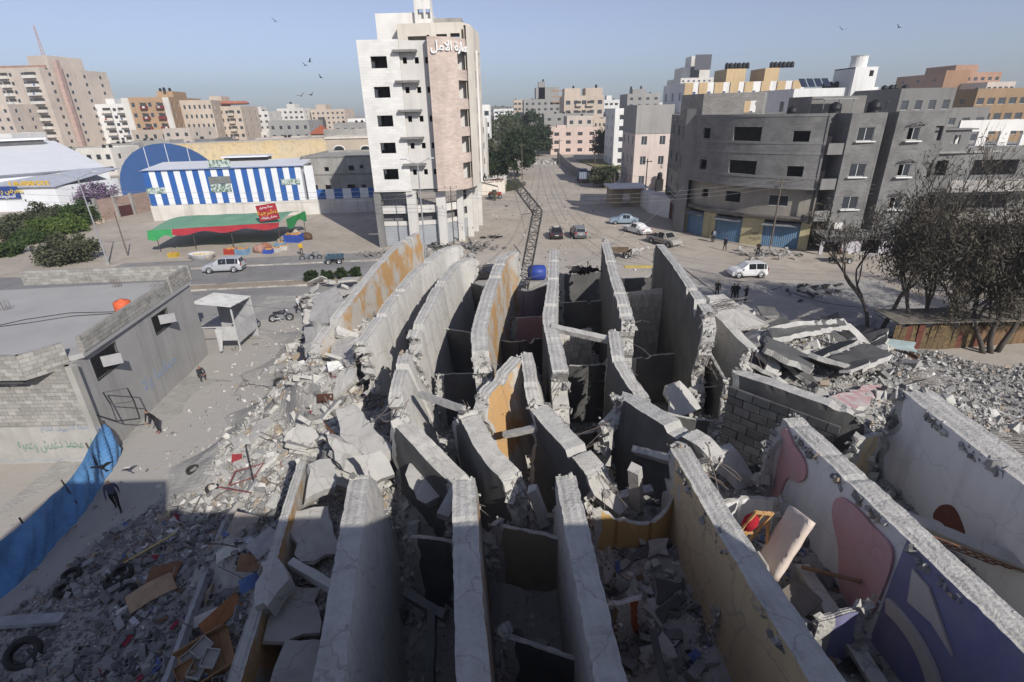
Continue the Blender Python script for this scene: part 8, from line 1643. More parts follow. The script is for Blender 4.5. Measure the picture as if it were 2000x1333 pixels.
for k, (u, v, Y, h, rx, m, lb) in enumerate(((975, 250, 215, 14, 9, OLIVE, 'broad olive-green tree mass behind the round street tree'), (1000, 240, 260, 15, 7, GREEN, 'green tree above the olive mass, before the white terraces'), (1035, 245, 240, 16, 5, DKGREEN, 'dark conifer-like tree at the street end'), (1052, 262, 215, 11, 4.5, DKGREEN, 'dark shade tree over the parked white car'), (955, 315, 150, 6.5, 4.2, DKGREEN, 'low dark bush-tree beside the tower flank'), (945, 270, 180, 8, 4, OLIVE, 'pale olive tree close behind the tower'), (1192, 282, 195, 10, 5.5, DKGREEN, 'dark round tree right of the pink house'), (1180, 340, 125, 4, 2.6, OLIVE, 'grey-green bush behind the blue lorry'), (100, 296, 170, 9, 6, GREEN, 'green tree behind the white factory roof'), (1165, 232, 260, 9, 3.5, GREEN, 'small green tree on the grey block roof line'), (1210, 200, 300, 14, 5, DKGREEN, 'dark tree between white hillside block and grey one'))):
    x = PY(u, v, Y).x; round_tree(lb, (x, Y, 0), h, rx, h*.46, 40+k, m, 70, 60, .5)
def shrub(label, base, rx, h, seed, mat, n=40, per=60, size=.18, group=None, nm='shrub'):
    root = thing(nm, label, 'shrub', base, 0, group); rg = random.Random(seed); st = MB()
    for k in range(5): a = rg.uniform(0, 6.28); st.tube((0, 0, -.05), (rx*.4*math.cos(a), rx*.4*math.sin(a), h*.6), .04, .015, 5)
    st.build('stem', BARK, root)
    C = [(rx*q*math.sin(p)*math.cos(a), rx*q*math.sin(p)*math.sin(a), h*.48+h*.46*q*math.cos(p)) for a, p, q in ((rg.uniform(0, 6.28), math.acos(rg.uniform(-1, 1)), rg.uniform(.5, 1)*(1+.2*math.sin(k*1.9))) for k in range(n))]
    leaf_cloud('foliage', C, per, rx*.11, size, mat, root, seed, 1.8); return root
for k, (u, v) in enumerate(((610, 551), (640, 550), (668, 546), (695, 545))):
    p = P(u, v); shrub('clipped round shrub in the row on the road median', (p.x, p.y, .1), .62, 1.25, k, DKGREEN, 34, 60, .13, 'median shrubs')
p = P(135, 512); shrub('wide grey-green olive bush beside the double-armed lamp', (p.x, p.y, 0), 3.1, 3.0, 11, OLIVE, 90, 90, .22)
for k, (u, v, rx, h, m, lb) in enumerate(((30, 468, 3.6, 5.5, OLIVE, 'grey-green tree-like shrub under the blue signboard'), (85, 462, 4.0, 3.6, BRIGHT, 'bright green hedge along the low pale wall'), (130, 455, 3.6, 3.4, BRIGHT, 'bright green hedge end by the bougainvillea'), (100, 440, 4.2, 5.4, OLIVE, 'olive-toned shrub behind the bright hedge'), (160, 440, 3.6, 5.6, GREEN, 'deep green shrub climbing over the wall corner'), (10, 500, 2.6, 2.2, GREEN, 'low green clump at the edge of the track'), (60, 474, 3, 2.2, GREEN, 'green undergrowth below the bright hedge'))):
    p = P(u, v); shrub(lb, (p.x, p.y, 0), rx*.8, h*.68, 60+k, m, 70, 80, .22)
p = P(165, 430); shrub('purple-flowering bougainvillea over the ruined wall', (p.x+1, p.y+3, 2.2), 3.6, 3.6, 80, LEAF('bougainvillea', (0.22, 0.12, 0.26), (0.10, 0.10, 0.08)), 50, 60, .22)
for k, (u, v, rx, h) in enumerate(((985, 372, 3.0, 1.6), (1000, 366, 2.6, 1.5), (945, 360, 4, 1.6))): p = P(u, v); shrub(('low scrub round the street corner bed', 'dry scrub at the rim of the corner bed', 'scrubby growth above the cream sign wall')[k], (p.x, p.y, 0), rx, h, 90+k, OLIVE, 40, 50, .22)
def palm(label, base, h, seed, n=22, fl=2.6, mat=OLIVE):
    root = thing('palm_tree', label, 'palm', base); rg = random.Random(seed); mb = MB(); mb.path([(0, 0, -.1), (.1, 0, h*.4), (.05, .1, h*.75), (0, .1, h)], .22, 8, taper=.16); mb.build('trunk', BARK, root, True)
    for k in range(n):
        a = 6.283*k/n+rg.uniform(-.2, .2); el = rg.uniform(-.2, 1.1); f = MB(); px_ = []
        for q in range(7): t = q/6; px_.append(Vector((math.cos(a)*fl*t*math.cos(el)*.9, math.sin(a)*fl*t*math.cos(el)*.9, h+fl*t*math.sin(el)-1.5*t*t)))
        for q in range(1, 7):
            d = (px_[q]-px_[q-1]).normalized(); s = d.cross(Vector((0, 0, 1))).normalized()
            for sg in (-1, 1):
                for z in range(3): b0 = px_[q-1].lerp(px_[q], z/3); tip = b0+s*sg*.55*(1-.5*q/7)+d*.35-Vector((0, 0, .15)); f.face([f.vert(b0), f.vert(b0+d*.07), f.vert(tip)])
        f.path(px_, .03, 4, taper=.01); f.build('frond', mat, root, normals=False)
p = P(1198, 372); palm('bushy palm beside the sheet-roofed shed', (p.x, p.y, 0), 4.2, 1, 26, 3.4, DKGREEN); p = P(966, 392); palm('small young palm before the cream sign wall', (p.x, p.y, 0), 1.9, 2, 12, 1.3); x = PY(952, 300, 150).x; palm('palm close to the tower flank', (x, 150, 0), 8.5, 3, 20, 3.0)
p = P(172, 372); palm('short palm at the foot of the barrel hall', (p.x, p.y, 0), 2.0, 4, 16, 2.4)
# ------------------------------------------------------------------ poles, lamps, wires
GALV = M('lamp_post_grey', (0.36, 0.37, 0.38), (0.28, 0.29, 0.3), rough=.5, metal=.3, bump=0)
def lamp(label, base, h, arm=1.7, rz=0.0, tilt=(0, 0)):
    root = thing('street_lamp', label, 'street lamp', base, rz); root.rotation_euler = (tilt[0], tilt[1], rz); MB().tube((0, 0, -.1), (0, 0, h), .11, .06, 10).build('pole', GALV, root); MB().box(-.2, .2, -.2, .2, 0, .25).build('base', CONC_L, root)
    for s in (-1, 1):
        MB().path([(0, 0, h-.1), (s*arm*.5, 0, h+.18), (s*arm, 0, h+.45)], .035, 6).build('arm', GALV, root); hd = MB().lathe([(0, -.42), (.12, -.36), (.2, 0), (.16, .3), (0, .38)], (s*(arm+.25), 0, h+.5), 'x', 10); hd.v = [(x, y*1.0, h+.5+(z-h-.5)*.45) for x, y, z in hd.v]; hd.build('lamp_head', M('lamp_head', (0.55, 0.56, 0.56), rough=.4, bump=0), root, True)
p = P(212, 517); lamp('double-armed street lamp beside the olive bush', (p.x, p.y, 0), 10.4, 1.6, .2, (0, -.02)); p = P(832, 507); lamp('double-armed street lamp in front of the white tower', (p.x, p.y, 0), 11.2, 1.3, .1)
p = P(925, 422); lamp('slim lamp column at the tower corner on the sandy street', (p.x, p.y, 0), 7.5, .5)
WOOD = M('pole_wood', (0.16, 0.13, 0.10), (0.10, 0.085, 0.07), scale=5); 
def pole(label, base, h, rz=0.0, cross=True, r=.12):
    root = thing('utility_pole', label, 'utility pole', base, rz); MB().tube((0, 0, -.1), (0, 0, h), r, r*.65, 8).build('shaft', WOOD, root)
    if cross: MB().box(-.8, .8, -.05, .05, h-.6, h-.48).build('crossarm', WOOD, root)
    for x in (-.7, 0, .7): MB().tube((x, 0, h-.48 if cross else h-.05), (x, 0, h-.3 if cross else h+.15), .05, n=6).build('insulator', M('insulator', (0.1, 0.08, 0.07)), root)
p1 = P(1503, 491); pole('wooden pole standing before the yellow pier', (p1.x, p1.y, 0), 8.8); p2 = P(1334, 452); pole('pole at the corner of the maroon garages', (p2.x, p2.y, 0), 7.6); p3 = P(888, 492); pole('thin dark pole in front of the tower shutters', (p3.x, p3.y, 0), 8.0, 0, False, .08)
p4 = P(1092, 330); pole('slanting pole by the grey street wall', (p4.x, p4.y, 0), 8.5); p5 = P(1020, 352); pole('double pole under the round street tree', (p5.x, p5.y, 0), 9.0); p6 = P(1160, 366); pole('thin pole right of the lorry', (p6.x, p6.y, 0), 7.5, 0, False); p7 = P(1258, 402); pole('pole before the sheet-roofed shed', (p7.x, p7.y, 0), 8.2)
p8 = P(250, 500); pole('leaning old pole left of the market tent', (p8.x, p8.y, 0), 5.5, 0, False, .09); p9 = P(915, 480); pole('short sign post with a round plate near the tower', (p9.x, p9.y, 0), 2.3, 0, False, .05)
def wire(a, b, sag, label, r=.018):
    a = Vector(a); b = Vector(b); pts = [a.lerp(b, k/22)-Vector((0, 0, sag*4*(k/22)*(1-k/22))) for k in range(23)]; o = MB().path(pts, r, 4).build('power_line', M('wire_grey', (0.18, 0.18, 0.18), bump=0, rough=.5), None, normals=False); tag(o, label, 'power line', 'power lines')
W0 = (-75, 70); 
for k in range(3):
    wire((W0[0], W0[1]+.5*k, 8.0+.9*k), (p3.x, p3.y, 7.0+.45*k), 1.0, 'thin wire strung along the main road to the thin dark pole'); wire((p3.x, p3.y, 7.0+.45*k), (p1.x, p1.y, 7.6+.5*k), 1.3, 'thin wire crossing the junction to the wooden pole'); wire((p1.x, p1.y, 7.6+.5*k), (68, 58.5, 7.8+.5*k), 1.0, 'thin wire running on past the grey flats')
wire((p2.x, p2.y, 7.3), (p5.x, p5.y, 8.6), 2.0, 'wire slung across the sandy street'); wire((p2.x, p2.y, 6.8), (p1.x, p1.y, 8.2), .6, 'wire between the garage pole and wooden pole'); wire((p5.x, p5.y, 8.4), (-4.4, 88, 9), 1.2, 'wire from the round tree pole to the tower')
wire((p2.x, p2.y, 7.0), tuple(P(960, 560, 5)), 2.5, 'loose wire trailing from the garage pole to the ruin'); wire(tuple(P(1545, 570, 0.1)), tuple(P(1680, 600, 1.2)), .3, 'fallen cable on the sandy road', .05); wire(tuple(P(1330, 520, .05)), tuple(P(1420, 590, .05)), 0, 'cable lying across the sandy road', .04); wire(tuple(P(400, 575, 3.8)), tuple(P(615, 600, 4.4)), .5, 'cable strung from the kiosk to the left heap'); wire(tuple(P(380, 575, 3.6)), tuple(P(560, 585, .3)), .2, 'second cable sagging from the kiosk')
# ------------------------------------------------------------------ bent lattice mast and the blue tank
def mast():
    root = thing('lattice_mast', 'buckled steel lattice mast standing over the slabs', 'mast'); m = M('mast_steel', (0.10, 0.10, 0.098), (0.07, 0.065, 0.06), rough=.6, metal=.4, bump=0)
    def lat(a, b, w0, w1, n):
        a = Vector(a); b = Vector(b); d = (b-a).normalized(); e = d.cross(Vector((0, 1, 0))).normalized(); f = d.cross(e); mb = MB(); prev = None
        for k in range(n+1):
            c = a.lerp(b, k/n); w = (w0+(w1-w0)*k/n)/2; q = [c+e*w*sx+f*w*sy for sx, sy in ((-1, -1), (1, -1), (1, 1), (-1, 1))]
            for i in range(4): mb.tube(q[i], q[(i+1) % 4], .038, n=4)
            if prev:
                for i in range(4): mb.tube(prev[i], q[i], .06, n=4); mb.tube(prev[i], q[(i+1) % 4] if k % 2 else q[i-1], .032, n=4)
            prev = q
        return mb
    a = PY(1021, 548, 49.5); b = PY(1050, 414, 48.5); c = PY(996, 345, 47.0); lat((a.x, 49.5, 0.5), b, .95, .8, 11).build('lower_section', m, root); lat(b, c, .8, .55, 6).build('bent_section', m, root)
    g = MB(); d = PY(1018, 420, 48.5); g.tube(b, d, .03, n=4); g.tube(c, d, .018, n=4); g.tube(d, PY(1027, 460, 49), .018, n=4); g.build('stay', m, root); MB().tube(PY(1017, 495, 49), PY(1003, 478, 49), .05, n=4).build('broken_arm', m, root)
    MB().box(a.x-.9, a.x+.9, 48.7, 50.3, -.2, .5).build('footing', CONC_L, root)
mast()
p = P(1047, 560); o = MB().lathe([(0, -.9), (.5, -.88), (.72, -.75), (.76, 0), (.72, .75), (.5, .88), (0, .9)], axis='x', n=20).build('blue_water_tank', M('tank_blue', (0.03, 0.06, 0.28), (0.025, 0.05, 0.24), rough=.45, bump=0), None, True); o.location = (p.x, p.y-1.5, 1.9); tag(o, 'blue plastic water tank resting among wreckage by the mast foot', 'water tank')
MB_ = MB().box(p.x-1.1, p.x+1.1, p.y-2.4, p.y-.7, 0, 1.2); tag(MB_.build('tank_plinth', CONC_L), 'broken concrete plinth under the blue water tank', 'plinth')
# ------------------------------------------------------------------ household wreckage
def gz(u, v, z=0.5):
    for _ in range(4): p = P(u, v, z); z = float(hz(p.x, p.y))
    return Vector((p.x, p.y, z))
tyre = MB(); tyre.lathe([(.20+.0, -.09), (.28, -.105), (.33, -.06), (.335, 0), (.33, .06), (.28, .105), (.20, .09), (.215, .06), (.27, .05), (.285, 0), (.27, -.05), (.215, -.06)], axis='z', n=26, closed=True); TY = tyre.mesh('tyre', RUBBER, True)
for u, v, s, rx, ry, lb in ((142, 1128, 1.0, .1, .1, 'tyre lying flat beside its twin on the sandy rubble'), (128, 1158, 1.0, -.1, .15, 'tyre next to the flat-lying one, with a pale rim of dust'), (242, 1128, 1.25, .25, -.1, 'large thick tyre stacked on another tyre'), (225, 1140, 1.05, .0, .1, 'tyre pinned under the large thick one'), (50, 1285, 1.55, .55, .2, 'big tractor tyre tilted in the dark corner rubble'), (253, 1162, 1.0, .8, .3, 'tyre half buried among blocks near the stacked pair'), (378, 922, .95, .2, 0, 'dusty tyre sunk in the sunlit path rubble'), (415, 955, .95, .1, .1, 'second dusty tyre by the red metal frame'), (546, 752, 1.05, .9, .4, 'black tyre leaning on the left heap')):
    p = gz(u, v); tag(link('tyre', TY, None, (p.x, p.y, p.z+.13*s), (rx, ry, .3), s), lb, 'tyre', 'discarded tyres')
def board(label, u, v, L, W, th, rot, col, name='board', cat='board', group='boards and panels', z=None, lift=.12, warp=.0):
    p = gz(u, v) if z is None else P(u, v, z); mb = MB(); n = 6; top = []; bot = []
    for i in range(n+1):
        x = L*(i/n-.5); zc = warp*math.sin(math.pi*i/n)
        for y in (-W/2, W/2): top.append(mb.vert((x, y, zc+th))); bot.append(mb.vert((x, y, zc)))
    for i in range(n):
        a = 2*i; mb.face((top[a], top[a+2], top[a+3], top[a+1])); mb.face((bot[a], bot[a+1], bot[a+3], bot[a+2])); mb.face((top[a], bot[a], bot[a+2], top[a+2])); mb.face((top[a+1], top[a+3], bot[a+3], bot[a+1]))
    mb.face((top[0], top[1], bot[1], bot[0])); mb.face((top[-2], bot[-2], bot[-1], top[-1]))
    o = mb.build(name, M('board_%d_%d_%d' % tuple(int(c*100) for c in col), col, tuple(c*.7 for c in col), scale=3, bump=.1, kind='obj')); o.location = (p.x, p.y, p.z+lift); o.rotation_euler = rot
    return tag(o, label, cat, group)
BR = (0.20, 0.10, 0.05); TAN = (0.40, 0.28, 0.18); PW = (0.55, 0.53, 0.48); RED = (0.26, 0.035, 0.04); GRY = (0.33, 0.33, 0.34)
board('brown plywood panel lying on the front rubble', 322, 1132, 1.15, .85, .03, (.25, -.15, .1), BR, lift=.25); board('tan warped plywood sheet beside the brown panel', 300, 1170, 1.5, .75, .02, (.3, -.1, .7), TAN, lift=.3, warp=.12); board('cream plank end sticking out below the tan sheet', 258, 1195, 1.1, .35, .03, (.2, -.2, .6), PW, lift=.2)
board('reddish-brown door panel propped on the drawer chest', 440, 1222, 1.35, .55, .05, (.5, -.35, .75), (0.30, 0.13, 0.055), lift=.5); board('brown cupboard door near the orange-patched edge', 497, 1120, .9, .6, .04, (.5, .2, .1), (0.27, 0.16, 0.09), lift=.3); board('pale panel leaning on the orange-patched slab edge', 520, 1075, 1.0, .7, .04, (.5, -.2, .9), (0.42, 0.42, 0.42), lift=.35); board('white bent sheet on the front rubble', 455, 1090, 1.1, .45, .02, (.3, -.3, .3), PW, lift=.3, warp=.1); board('tan panel beside the white bent sheet', 480, 1040, 1.0, .8, .03, (.6, .1, -.2), (0.34, 0.30, 0.25), lift=.3)
board('long thin yellow plank across the blocks', 300, 1085, 1.9, .06, .04, (.1, -.15, .75), (0.55, 0.42, 0.16), lift=.4); board('white panel in front of the drawer chest', 400, 1232, 1.2, .4, .03, (.3, -.2, .35), PW, lift=.5)
board('grey flat stone step in the dark corner', 60, 1222, 2.4, .4, .18, (.05, 0, .05), GRY, lift=.15); board('blue crumpled plastic sheet by the rubble edge', 495, 1145, .8, .5, .02, (.4, .1, .6), (0.10, 0.16, 0.33), lift=.3, warp=.15)
board('red metal sheet on the left heap', 465, 905, .45, .4, .02, (.9, .2, .4), RED, lift=.3); board('brown curtain board caught in the left slabs', 655, 880, 1.2, .35, .03, (.4, 1.1, .9), (0.22, 0.10, 0.05), lift=.9)
for k, (u, v, w, lb) in enumerate(((640, 700, .9, 'white appliance door among papers on the left heap'), (655, 722, .8, 'white ribbed panel next to the appliance door'), (620, 735, .6, 'white scrap panel at the foot of the paper heap'), (648, 690, .5, 'white sheet below the yellow canister'))): board(lb, u, v, w, w*.75, .06, (.6+.1*k, .15, .5*k), (0.68, 0.68, 0.66), lift=.25, name='white_panel')  # loose white panels and sheets, one an appliance door
board('dark brown cabinet piece among the papers', 632, 762, .8, .5, .08, (.5, .2, .4), (0.08, 0.035, 0.025), lift=.25)
p = gz(655, 690); o = MB().lathe([(0, 0), (.16, 0), (.2, .05), (.2, .4), (.12, .48), (.06, .5), (.06, .56), (0, .56)], n=12).build('canister', M('canister_yellow', (0.45, 0.28, 0.05), rough=.5, bump=0), None, True); o.location = (p.x, p.y, p.z+.05); o.rotation_euler = (.3, .2, 0); tag(o, 'dusty yellow canister on the left heap', 'canister')
p = gz(700, 622); o = MB().box(-.25, .25, -.2, .2, 0, .55).build('fuel_can', M('canister_yellow', (0.45, 0.28, 0.05)), None); o.location = (p.x, p.y, p.z+.1); o.rotation_euler = (.3, .2, .4); tag(o, 'yellow square can between ochre slab and bare grey fin', 'canister')
def drawers():
    p = gz(408, 1300); root = thing('drawer_chest', 'overturned wooden chest of drawers with pale drawers spilled on it', 'chest of drawers', (p.x, p.y, p.z+.2)); root.rotation_euler = (.35, -.25, .5); w = M('chest_wood', (0.33, 0.20, 0.10), (0.26, 0.15, 0.075), scale=2, kind='obj', bump=.1)
    for k in range(5): MB().box(-.75+.3*k+.006, -.45+.3*k-.006, -.6, .6, 0, .05).build('back_plank', w, root)
    for y in (-.62, .6): MB().box(-.75, .75, y, y+.03, -.1, .35).build('side', w, root)
    for x, y, z, r in ((-.3, .25, .2, .3), (.05, .3, .3, .5), (-.2, -.2, .25, .9), (.2, -.15, .3, 1.0), (-.45, -.05, .35, .1)):
        d = MB(); d.box(-.25, .25, -.2, .2, 0, .02); d.box(-.25, .25, -.2, -.18, 0, .16); d.box(-.25, .25, .18, .2, 0, .16); d.box(-.25, -.23, -.2, .2, 0, .16); d.box(.23, .25, -.2, .2, 0, .16); o = d.build('drawer', M('drawer_pale', (0.5, 0.49, 0.46)) if r > .2 else w, root); o.location = (x, y, z); o.rotation_euler = (.3, .2, r)
drawers()
def mattress():
    p = P(1528, 1085, 5.6); o = MB(); L, W, T = 1.75, .95, .2
    nx, ny = 12, 8
    def sh(x, y, s): rx = 1-max(0, abs(x)-.9)/.1*.25; ry = 1-max(0, abs(y)-.86)/.14*.25; return (x*L/2, y*W/2, s*T/2*min(rx, ry)+.015*math.sin(x*9)*math.sin(y*7))
    g = {}
    for s in (-1, 1):
        for i in range(nx+1):
            for j in range(ny+1): g[s, i, j] = o.vert(sh(2*i/nx-1, 2*j/ny-1, s))
    for i in range(nx):
        for j in range(ny): o.face((g[1, i, j], g[1, i+1, j], g[1, i+1, j+1], g[1, i, j+1])); o.face((g[-1, i, j], g[-1, i, j+1], g[-1, i+1, j+1], g[-1, i+1, j]))
    for i in range(nx): o.face((g[1, i, 0], g[-1, i, 0], g[-1, i+1, 0], g[1, i+1, 0])); o.face((g[1, i, ny], g[1, i+1, ny], g[-1, i+1, ny], g[-1, i, ny]))
    for j in range(ny): o.face((g[1, 0, j], g[1, 0, j+1], g[-1, 0, j+1], g[-1, 0, j])); o.face((g[1, nx, j], g[-1, nx, j], g[-1, nx, j+1], g[1, nx, j+1]))
    ob = o.build('mattress', M('mattress_cloth', (0.62, 0.53, 0.46), (0.55, 0.46, 0.40), scale=2, bump=.1), None, True); ob.location = (p.x-.1, p.y-.1, 6.15); ob.rotation_euler = (R(-32), R(-55), R(28)); tag(ob, 'cream mattress leaning on its side in the pink-walled room', 'mattress')
    f = thing('bed_frame', 'light wooden bed frame with a red cloth behind the mattress', 'bed frame', tuple(P(1460, 1040, 5.9))); f.rotation_euler = (.2, .3, .2); w = M('pine_wood', (0.50, 0.30, 0.13), (0.42, 0.25, 0.11), scale=3, kind='obj')
    for x in (-.25, .0, .28): MB().box(x-.03, x+.03, -.03, .03, -.5, .85).build('upright', w, f)
    for z in (.0, .8): MB().box(-.3, .3, -.04, .04, z-.03, z+.03).build('rail', w, f)
    MB().cbox((.35, -.2, .3), (.06, 1.1, .08), (.8, 0, 0)).build('rail', w, f); b = MB().lathe([(0, -.3), (.16, -.2), (.2, .05), (.12, .25), (0, .3)], (-.1, .05, .35), n=10); b.build('red_cloth', M('red_cloth', (0.38, 0.02, 0.03), (0.28, 0.01, 0.02), scale=6), f, True)
    board('white cupboard side standing below the bed frame', 1490, 1120, .9, .45, .05, (.2, 1.25, .3), PW, z=5.4); board('wooden plank lying by the fallen beam', 1620, 1130, 1.3, .12, .04, (.1, .3, 2.4), (0.25, 0.15, 0.09), z=5.6); board('grey door leaf on the floor of the mattress room', 1555, 1180, 1.2, .7, .05, (.2, .1, .6), (0.20, 0.18, 0.15), z=5.3)
mattress()
def railing():
    root = thing('window_grille', 'rust-brown curved window grille lying in the white ceiling room', 'grille', tuple(P(1880, 1075, 6.3))); root.rotation_euler = (R(50), 0.2, R(-25)); m = M('rusty_iron', (0.22, 0.11, 0.06), (0.12, 0.06, 0.04), scale=8, bump=0)
    for k in range(14): x = -1.3+.2*k; MB().path([(x, 0, -.5), (x+.05, .04, -.2), (x-.05, -.03, .1), (x, 0, .5)], .016, 5).build('bar', m, root)
    for z in (-.5, 0, .5): MB().tube((-1.35, 0, z), (1.35, 0, z), .018, n=5).build('rail', m, root)
railing()
def red_frame():
    p = gz(505, 930); root = thing('red_metal_frame', 'bent dark-red steel frame on the sunlit left debris', 'metal frame', (p.x, p.y, p.z+.2)); m = M('dull_red_steel', (0.24, 0.07, 0.07), rough=.6, bump=0)
    for a, b in (((-1, 0, .1), (1.1, .5, .4)), ((-1, 0, .1), (-.9, -.9, 0)), ((-.9, -.9, 0), (1.0, -.3, .3)), ((1.1, .5, .4), (1, -.3, .3)), ((-1.3, -1, 0), (.4, -1.5, .05)), ((.1, -.6, .15), (.2, .25, .28))): MB().tube(a, b, .03, n=5).build('bar', m, root)
    root = thing('steel_post', 'thin black steel post leaning over the red frame', 'post', tuple(gz(500, 960))); MB().tube((0, 0, 0), (-.4, .8, 1.9), .035, n=6).build('shaft', DARKM, root)
red_frame()
# coloured scraps, paper and cloth over the rubble (too many and too small to pick apart)
def scraps(n, us, vs, smin, smax, cols, seed, name='paper_scraps'):
    rg = np.random.default_rng(seed); u = rg.uniform(*us, n); v = rg.uniform(*vs, n); V = []; Fq = []; mi = []
    for k in range(n):
        p = gz(u[k], v[k]); 
        if p.z < .02: continue
        s = rg.uniform(smin, smax); a = rg.uniform(0, 6.28); t = rg.uniform(-.5, .5, 2); ex = Vector((math.cos(a), math.sin(a), t[0])).normalized()*s; ey = Vector((-math.sin(a), math.cos(a), t[1])).normalized()*s*rg.uniform(.35, .9); c = p+Vector((0, 0, s*.35+.06)); b = len(V)
        V += [c-ex-ey, c+ex-ey+Vector((0, 0, .03)), c+ex+ey, c-ex+ey-Vector((0, 0, .03))]; Fq.append((b, b+1, b+2, b+3)); mi.append(rg.integers(len(cols)))
    stuff(link(name, np_mesh(name, [tuple(q) for q in V], Fq, [M('scrap_%d_%d_%d' % tuple(int(x*100) for x in c), c, tuple(x*.7 for x in c), bump=0, scale=5) for c in cols], mi)))
PC = [(0.6, 0.6, 0.58), (0.5, 0.5, 0.52), (0.33, 0.25, 0.17), (0.18, 0.11, 0.07), (0.28, 0.03, 0.05), (0.10, 0.15, 0.32), (0.4, 0.38, 0.45), (0.06, 0.055, 0.05)]
scraps(240, (180, 620), (1000, 1340), .05, .2, PC, 1); scraps(150, (590, 700), (660, 800), .06, .28, PC[:2]+PC[:1]+PC[2:], 2); scraps(80, (1150, 1700), (1000, 1330), .05, .2, PC, 3); scraps(150, (440, 600), (720, 1000), .04, .14, PC[:3], 4)
# sticks, pipes and wire poking out of the heaps
mb = MB(); rg = random.Random(31)
for k in range(150):
    z_ = rg.random(); u, v = (rg.uniform(440, 700), rg.uniform(640, 980)) if z_ < .5 else ((rg.uniform(150, 600), rg.uniform(1000, 1330)) if z_ < .75 else (rg.uniform(1450, 1760), rg.uniform(630, 760)))
    p = gz(u, v); d = Vector((rg.uniform(-1, 1), rg.uniform(-1, 1), rg.uniform(-.05, .45))).normalized()*rg.uniform(.5, 1.7); mb.path([p+Vector((0, 0, .05)), p+d*.5+Vector((0, 0, .1)), p+d], rg.uniform(.012, .03), 4)
stuff(mb.build('bent_rods', M('rod_dark', (0.10, 0.09, 0.085), (0.2, 0.17, 0.15), scale=3, bump=0), normals=False))
# shacks and straw screens under the right-hand trees, scrap benches
root = thing('straw_shack', 'ramshackle shack of reddish planks and straw matting under the dark trees', 'shack'); straw = M('straw_mat', (0.17, 0.12, 0.058), (0.07, 0.05, 0.03), scale=5, bump=.6, bscale=20); a = P(1735, 690); b = P(2030, 668); d = b-a; rg = random.Random(6)  # straw colour lowered to stand in for the tree shade
for k in range(26):
    f0 = k/26; c = rg.choice((straw, straw, M('maroon_plank', (0.14, 0.05, 0.035), scale=3), M('tan_plank', (0.2, 0.125, 0.07), scale=3), straw)); q = a+d*f0; h = rg.uniform(1.7, 2.3); m_ = MB(); m_.box(0, d.length/26*.96, -.03, .03, 0, h); o = m_.build('screen_panel', c, root); o.location = q; o.rotation_euler = (rg.uniform(-.06, .06), rg.uniform(-.04, .04), math.atan2(d.y, d.x)+rg.uniform(-.05, .05))
MB().box(a.x, b.x, a.y-.2, a.y+2.6, 2.3, 2.38).build('roof_sheet', M('shack_roof', (0.2, 0.18, 0.15), scale=1.5, stain=.4), root)
for k in range(40):
    q = a+d*rg.uniform(.35, 1.0); s_ = MB()
    for t_ in range(14): s_.tube((rg.uniform(-.3, .3), -.06, 2.2+rg.uniform(-.1, .1)), (rg.uniform(-.45, .45), -.35+rg.uniform(-.1, .1), 1.3+rg.uniform(-.2, .3)), .014, .004, 3)
    o = stuff(s_.build('straw_fringe', straw, root, normals=False)); o.location = q
o = MB(); o.box(-.9, .9, -.3, .3, .45, .52); o.box(-.85, -.78, -.3, .3, 0, .45); o.box(.78, .85, -.3, .3, 0, .45); o.box(-.9, .9, .26, .32, .52, .9); q = P(1738, 688); bo = o.build('bench', M('pale_teal_paint', (0.42, 0.50, 0.50))); bo.location = (q.x, q.y-.8, .25); bo.rotation_euler = (.1, .1, -.2); tag(bo, 'pale blue-white broken bench at the shack', 'bench')
o = MB(); o.box(-1, 1, -.35, .35, .2, .3); o.box(-1, -.92, -.35, .35, 0, .5); o.box(.92, 1, -.35, .35, 0, .5); q = P(1738, 704); bo = o.build('pallet_bench', M('tan_plank', (0.34, 0.2, 0.1))); bo.location = (q.x, q.y-.8, .3); tag(bo, 'orange-brown wooden pallet frame below the broken bench', 'pallet')
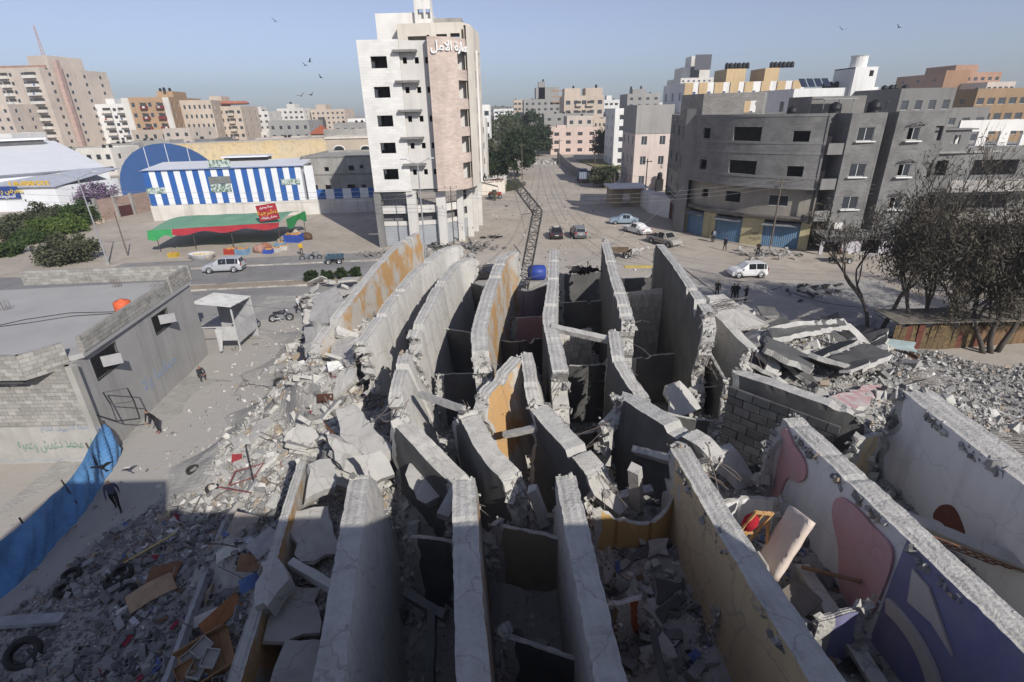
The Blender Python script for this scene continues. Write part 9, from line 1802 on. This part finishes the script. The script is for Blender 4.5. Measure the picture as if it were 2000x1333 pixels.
# wreckage in front of the tower, black scrap sculpture-like tangle, yellow plank
def tangle(label, c, n, size, col, seed, name='scrap_heap'):
    rg = random.Random(seed); mb = MB(); c = Vector(c)
    for k in range(n): mb.cbox(c+Vector((rg.gauss(0, size), rg.gauss(0, size*.6), abs(rg.gauss(0, size*.18)))), (rg.uniform(.2, .9), rg.uniform(.1, .5), rg.uniform(.02, .2)), (rg.uniform(-.6, .6), rg.uniform(-.6, .6), rg.uniform(0, 3)))
    for k in range(n//2): p = c+Vector((rg.gauss(0, size), rg.gauss(0, size*.6), 0)); mb.path([p, p+Vector((rg.uniform(-.7, .7), rg.uniform(-.7, .7), rg.uniform(.1, .5))), p+Vector((rg.uniform(-1, 1), rg.uniform(-1, 1), .1))], .03, 4)
    tag(stuff(mb.build(name, M('scrap_'+name+str(seed), col, tuple(x*.5 for x in col), scale=2))), label, 'scrap heap', 'scrap heaps')
tangle('twisted dark scrap metal in front of the tower shutters', P(865, 487), 60, 2.0, (0.12, 0.12, 0.12), 1); tangle('flattened grey wreckage on the street near the round sign post', P(930, 485), 46, 1.6, (0.16, 0.16, 0.16), 2); tangle('black crumpled sheet on the sandy street', P(965, 465), 10, .8, (0.03, 0.03, 0.03), 3); tangle('broken concrete bits heaped left of the tower', P(735, 500), 30, 1.4, (0.25, 0.24, 0.22), 4)
tangle('black scrap tangle sticking up behind the far cross wall', PY(1140, 530, 36), 24, .35, (0.03, 0.03, 0.03), 5); board('yellow plank laid over the far cross wall', 1252, 525, 2.6, .5, .06, (.05, .03, .05), (0.55, 0.42, 0.12), z=5.1)
tangle('pale debris heap beside the men by the blue shops', P(1500, 498), 50, 1.8, (0.4, 0.38, 0.35), 6); tangle('dark fallen timber on the sandy road', P(1600, 572), 26, 1.6, (0.10, 0.09, 0.08), 7); tangle('light rubbish scattered on the outermost slab end', P(1312, 482), 16, .5, (0.6, 0.6, 0.58), 8)
# ------------------------------------------------------------------ thin dusty air
hb = MB(); hb.box(-1400, 1400, -60, 1300, -1.0, 75.0); hz_m = bpy.data.materials.new('dusty_air'); hz_m.use_nodes = True
_n = hz_m.node_tree.nodes; _n.remove(_n['Principled BSDF']); pv_ = _n.new('ShaderNodeVolumePrincipled'); pv_.inputs['Color'].default_value = (0.92, 0.93, 0.95, 1); pv_.inputs['Density'].default_value = 0.0005; pv_.inputs['Anisotropy'].default_value = 0.3
hz_m.node_tree.links.new(pv_.outputs['Volume'], _n['Material Output'].inputs['Volume'])
stuff(hb.build('haze', hz_m)); scene.cycles.volume_bounces = 0
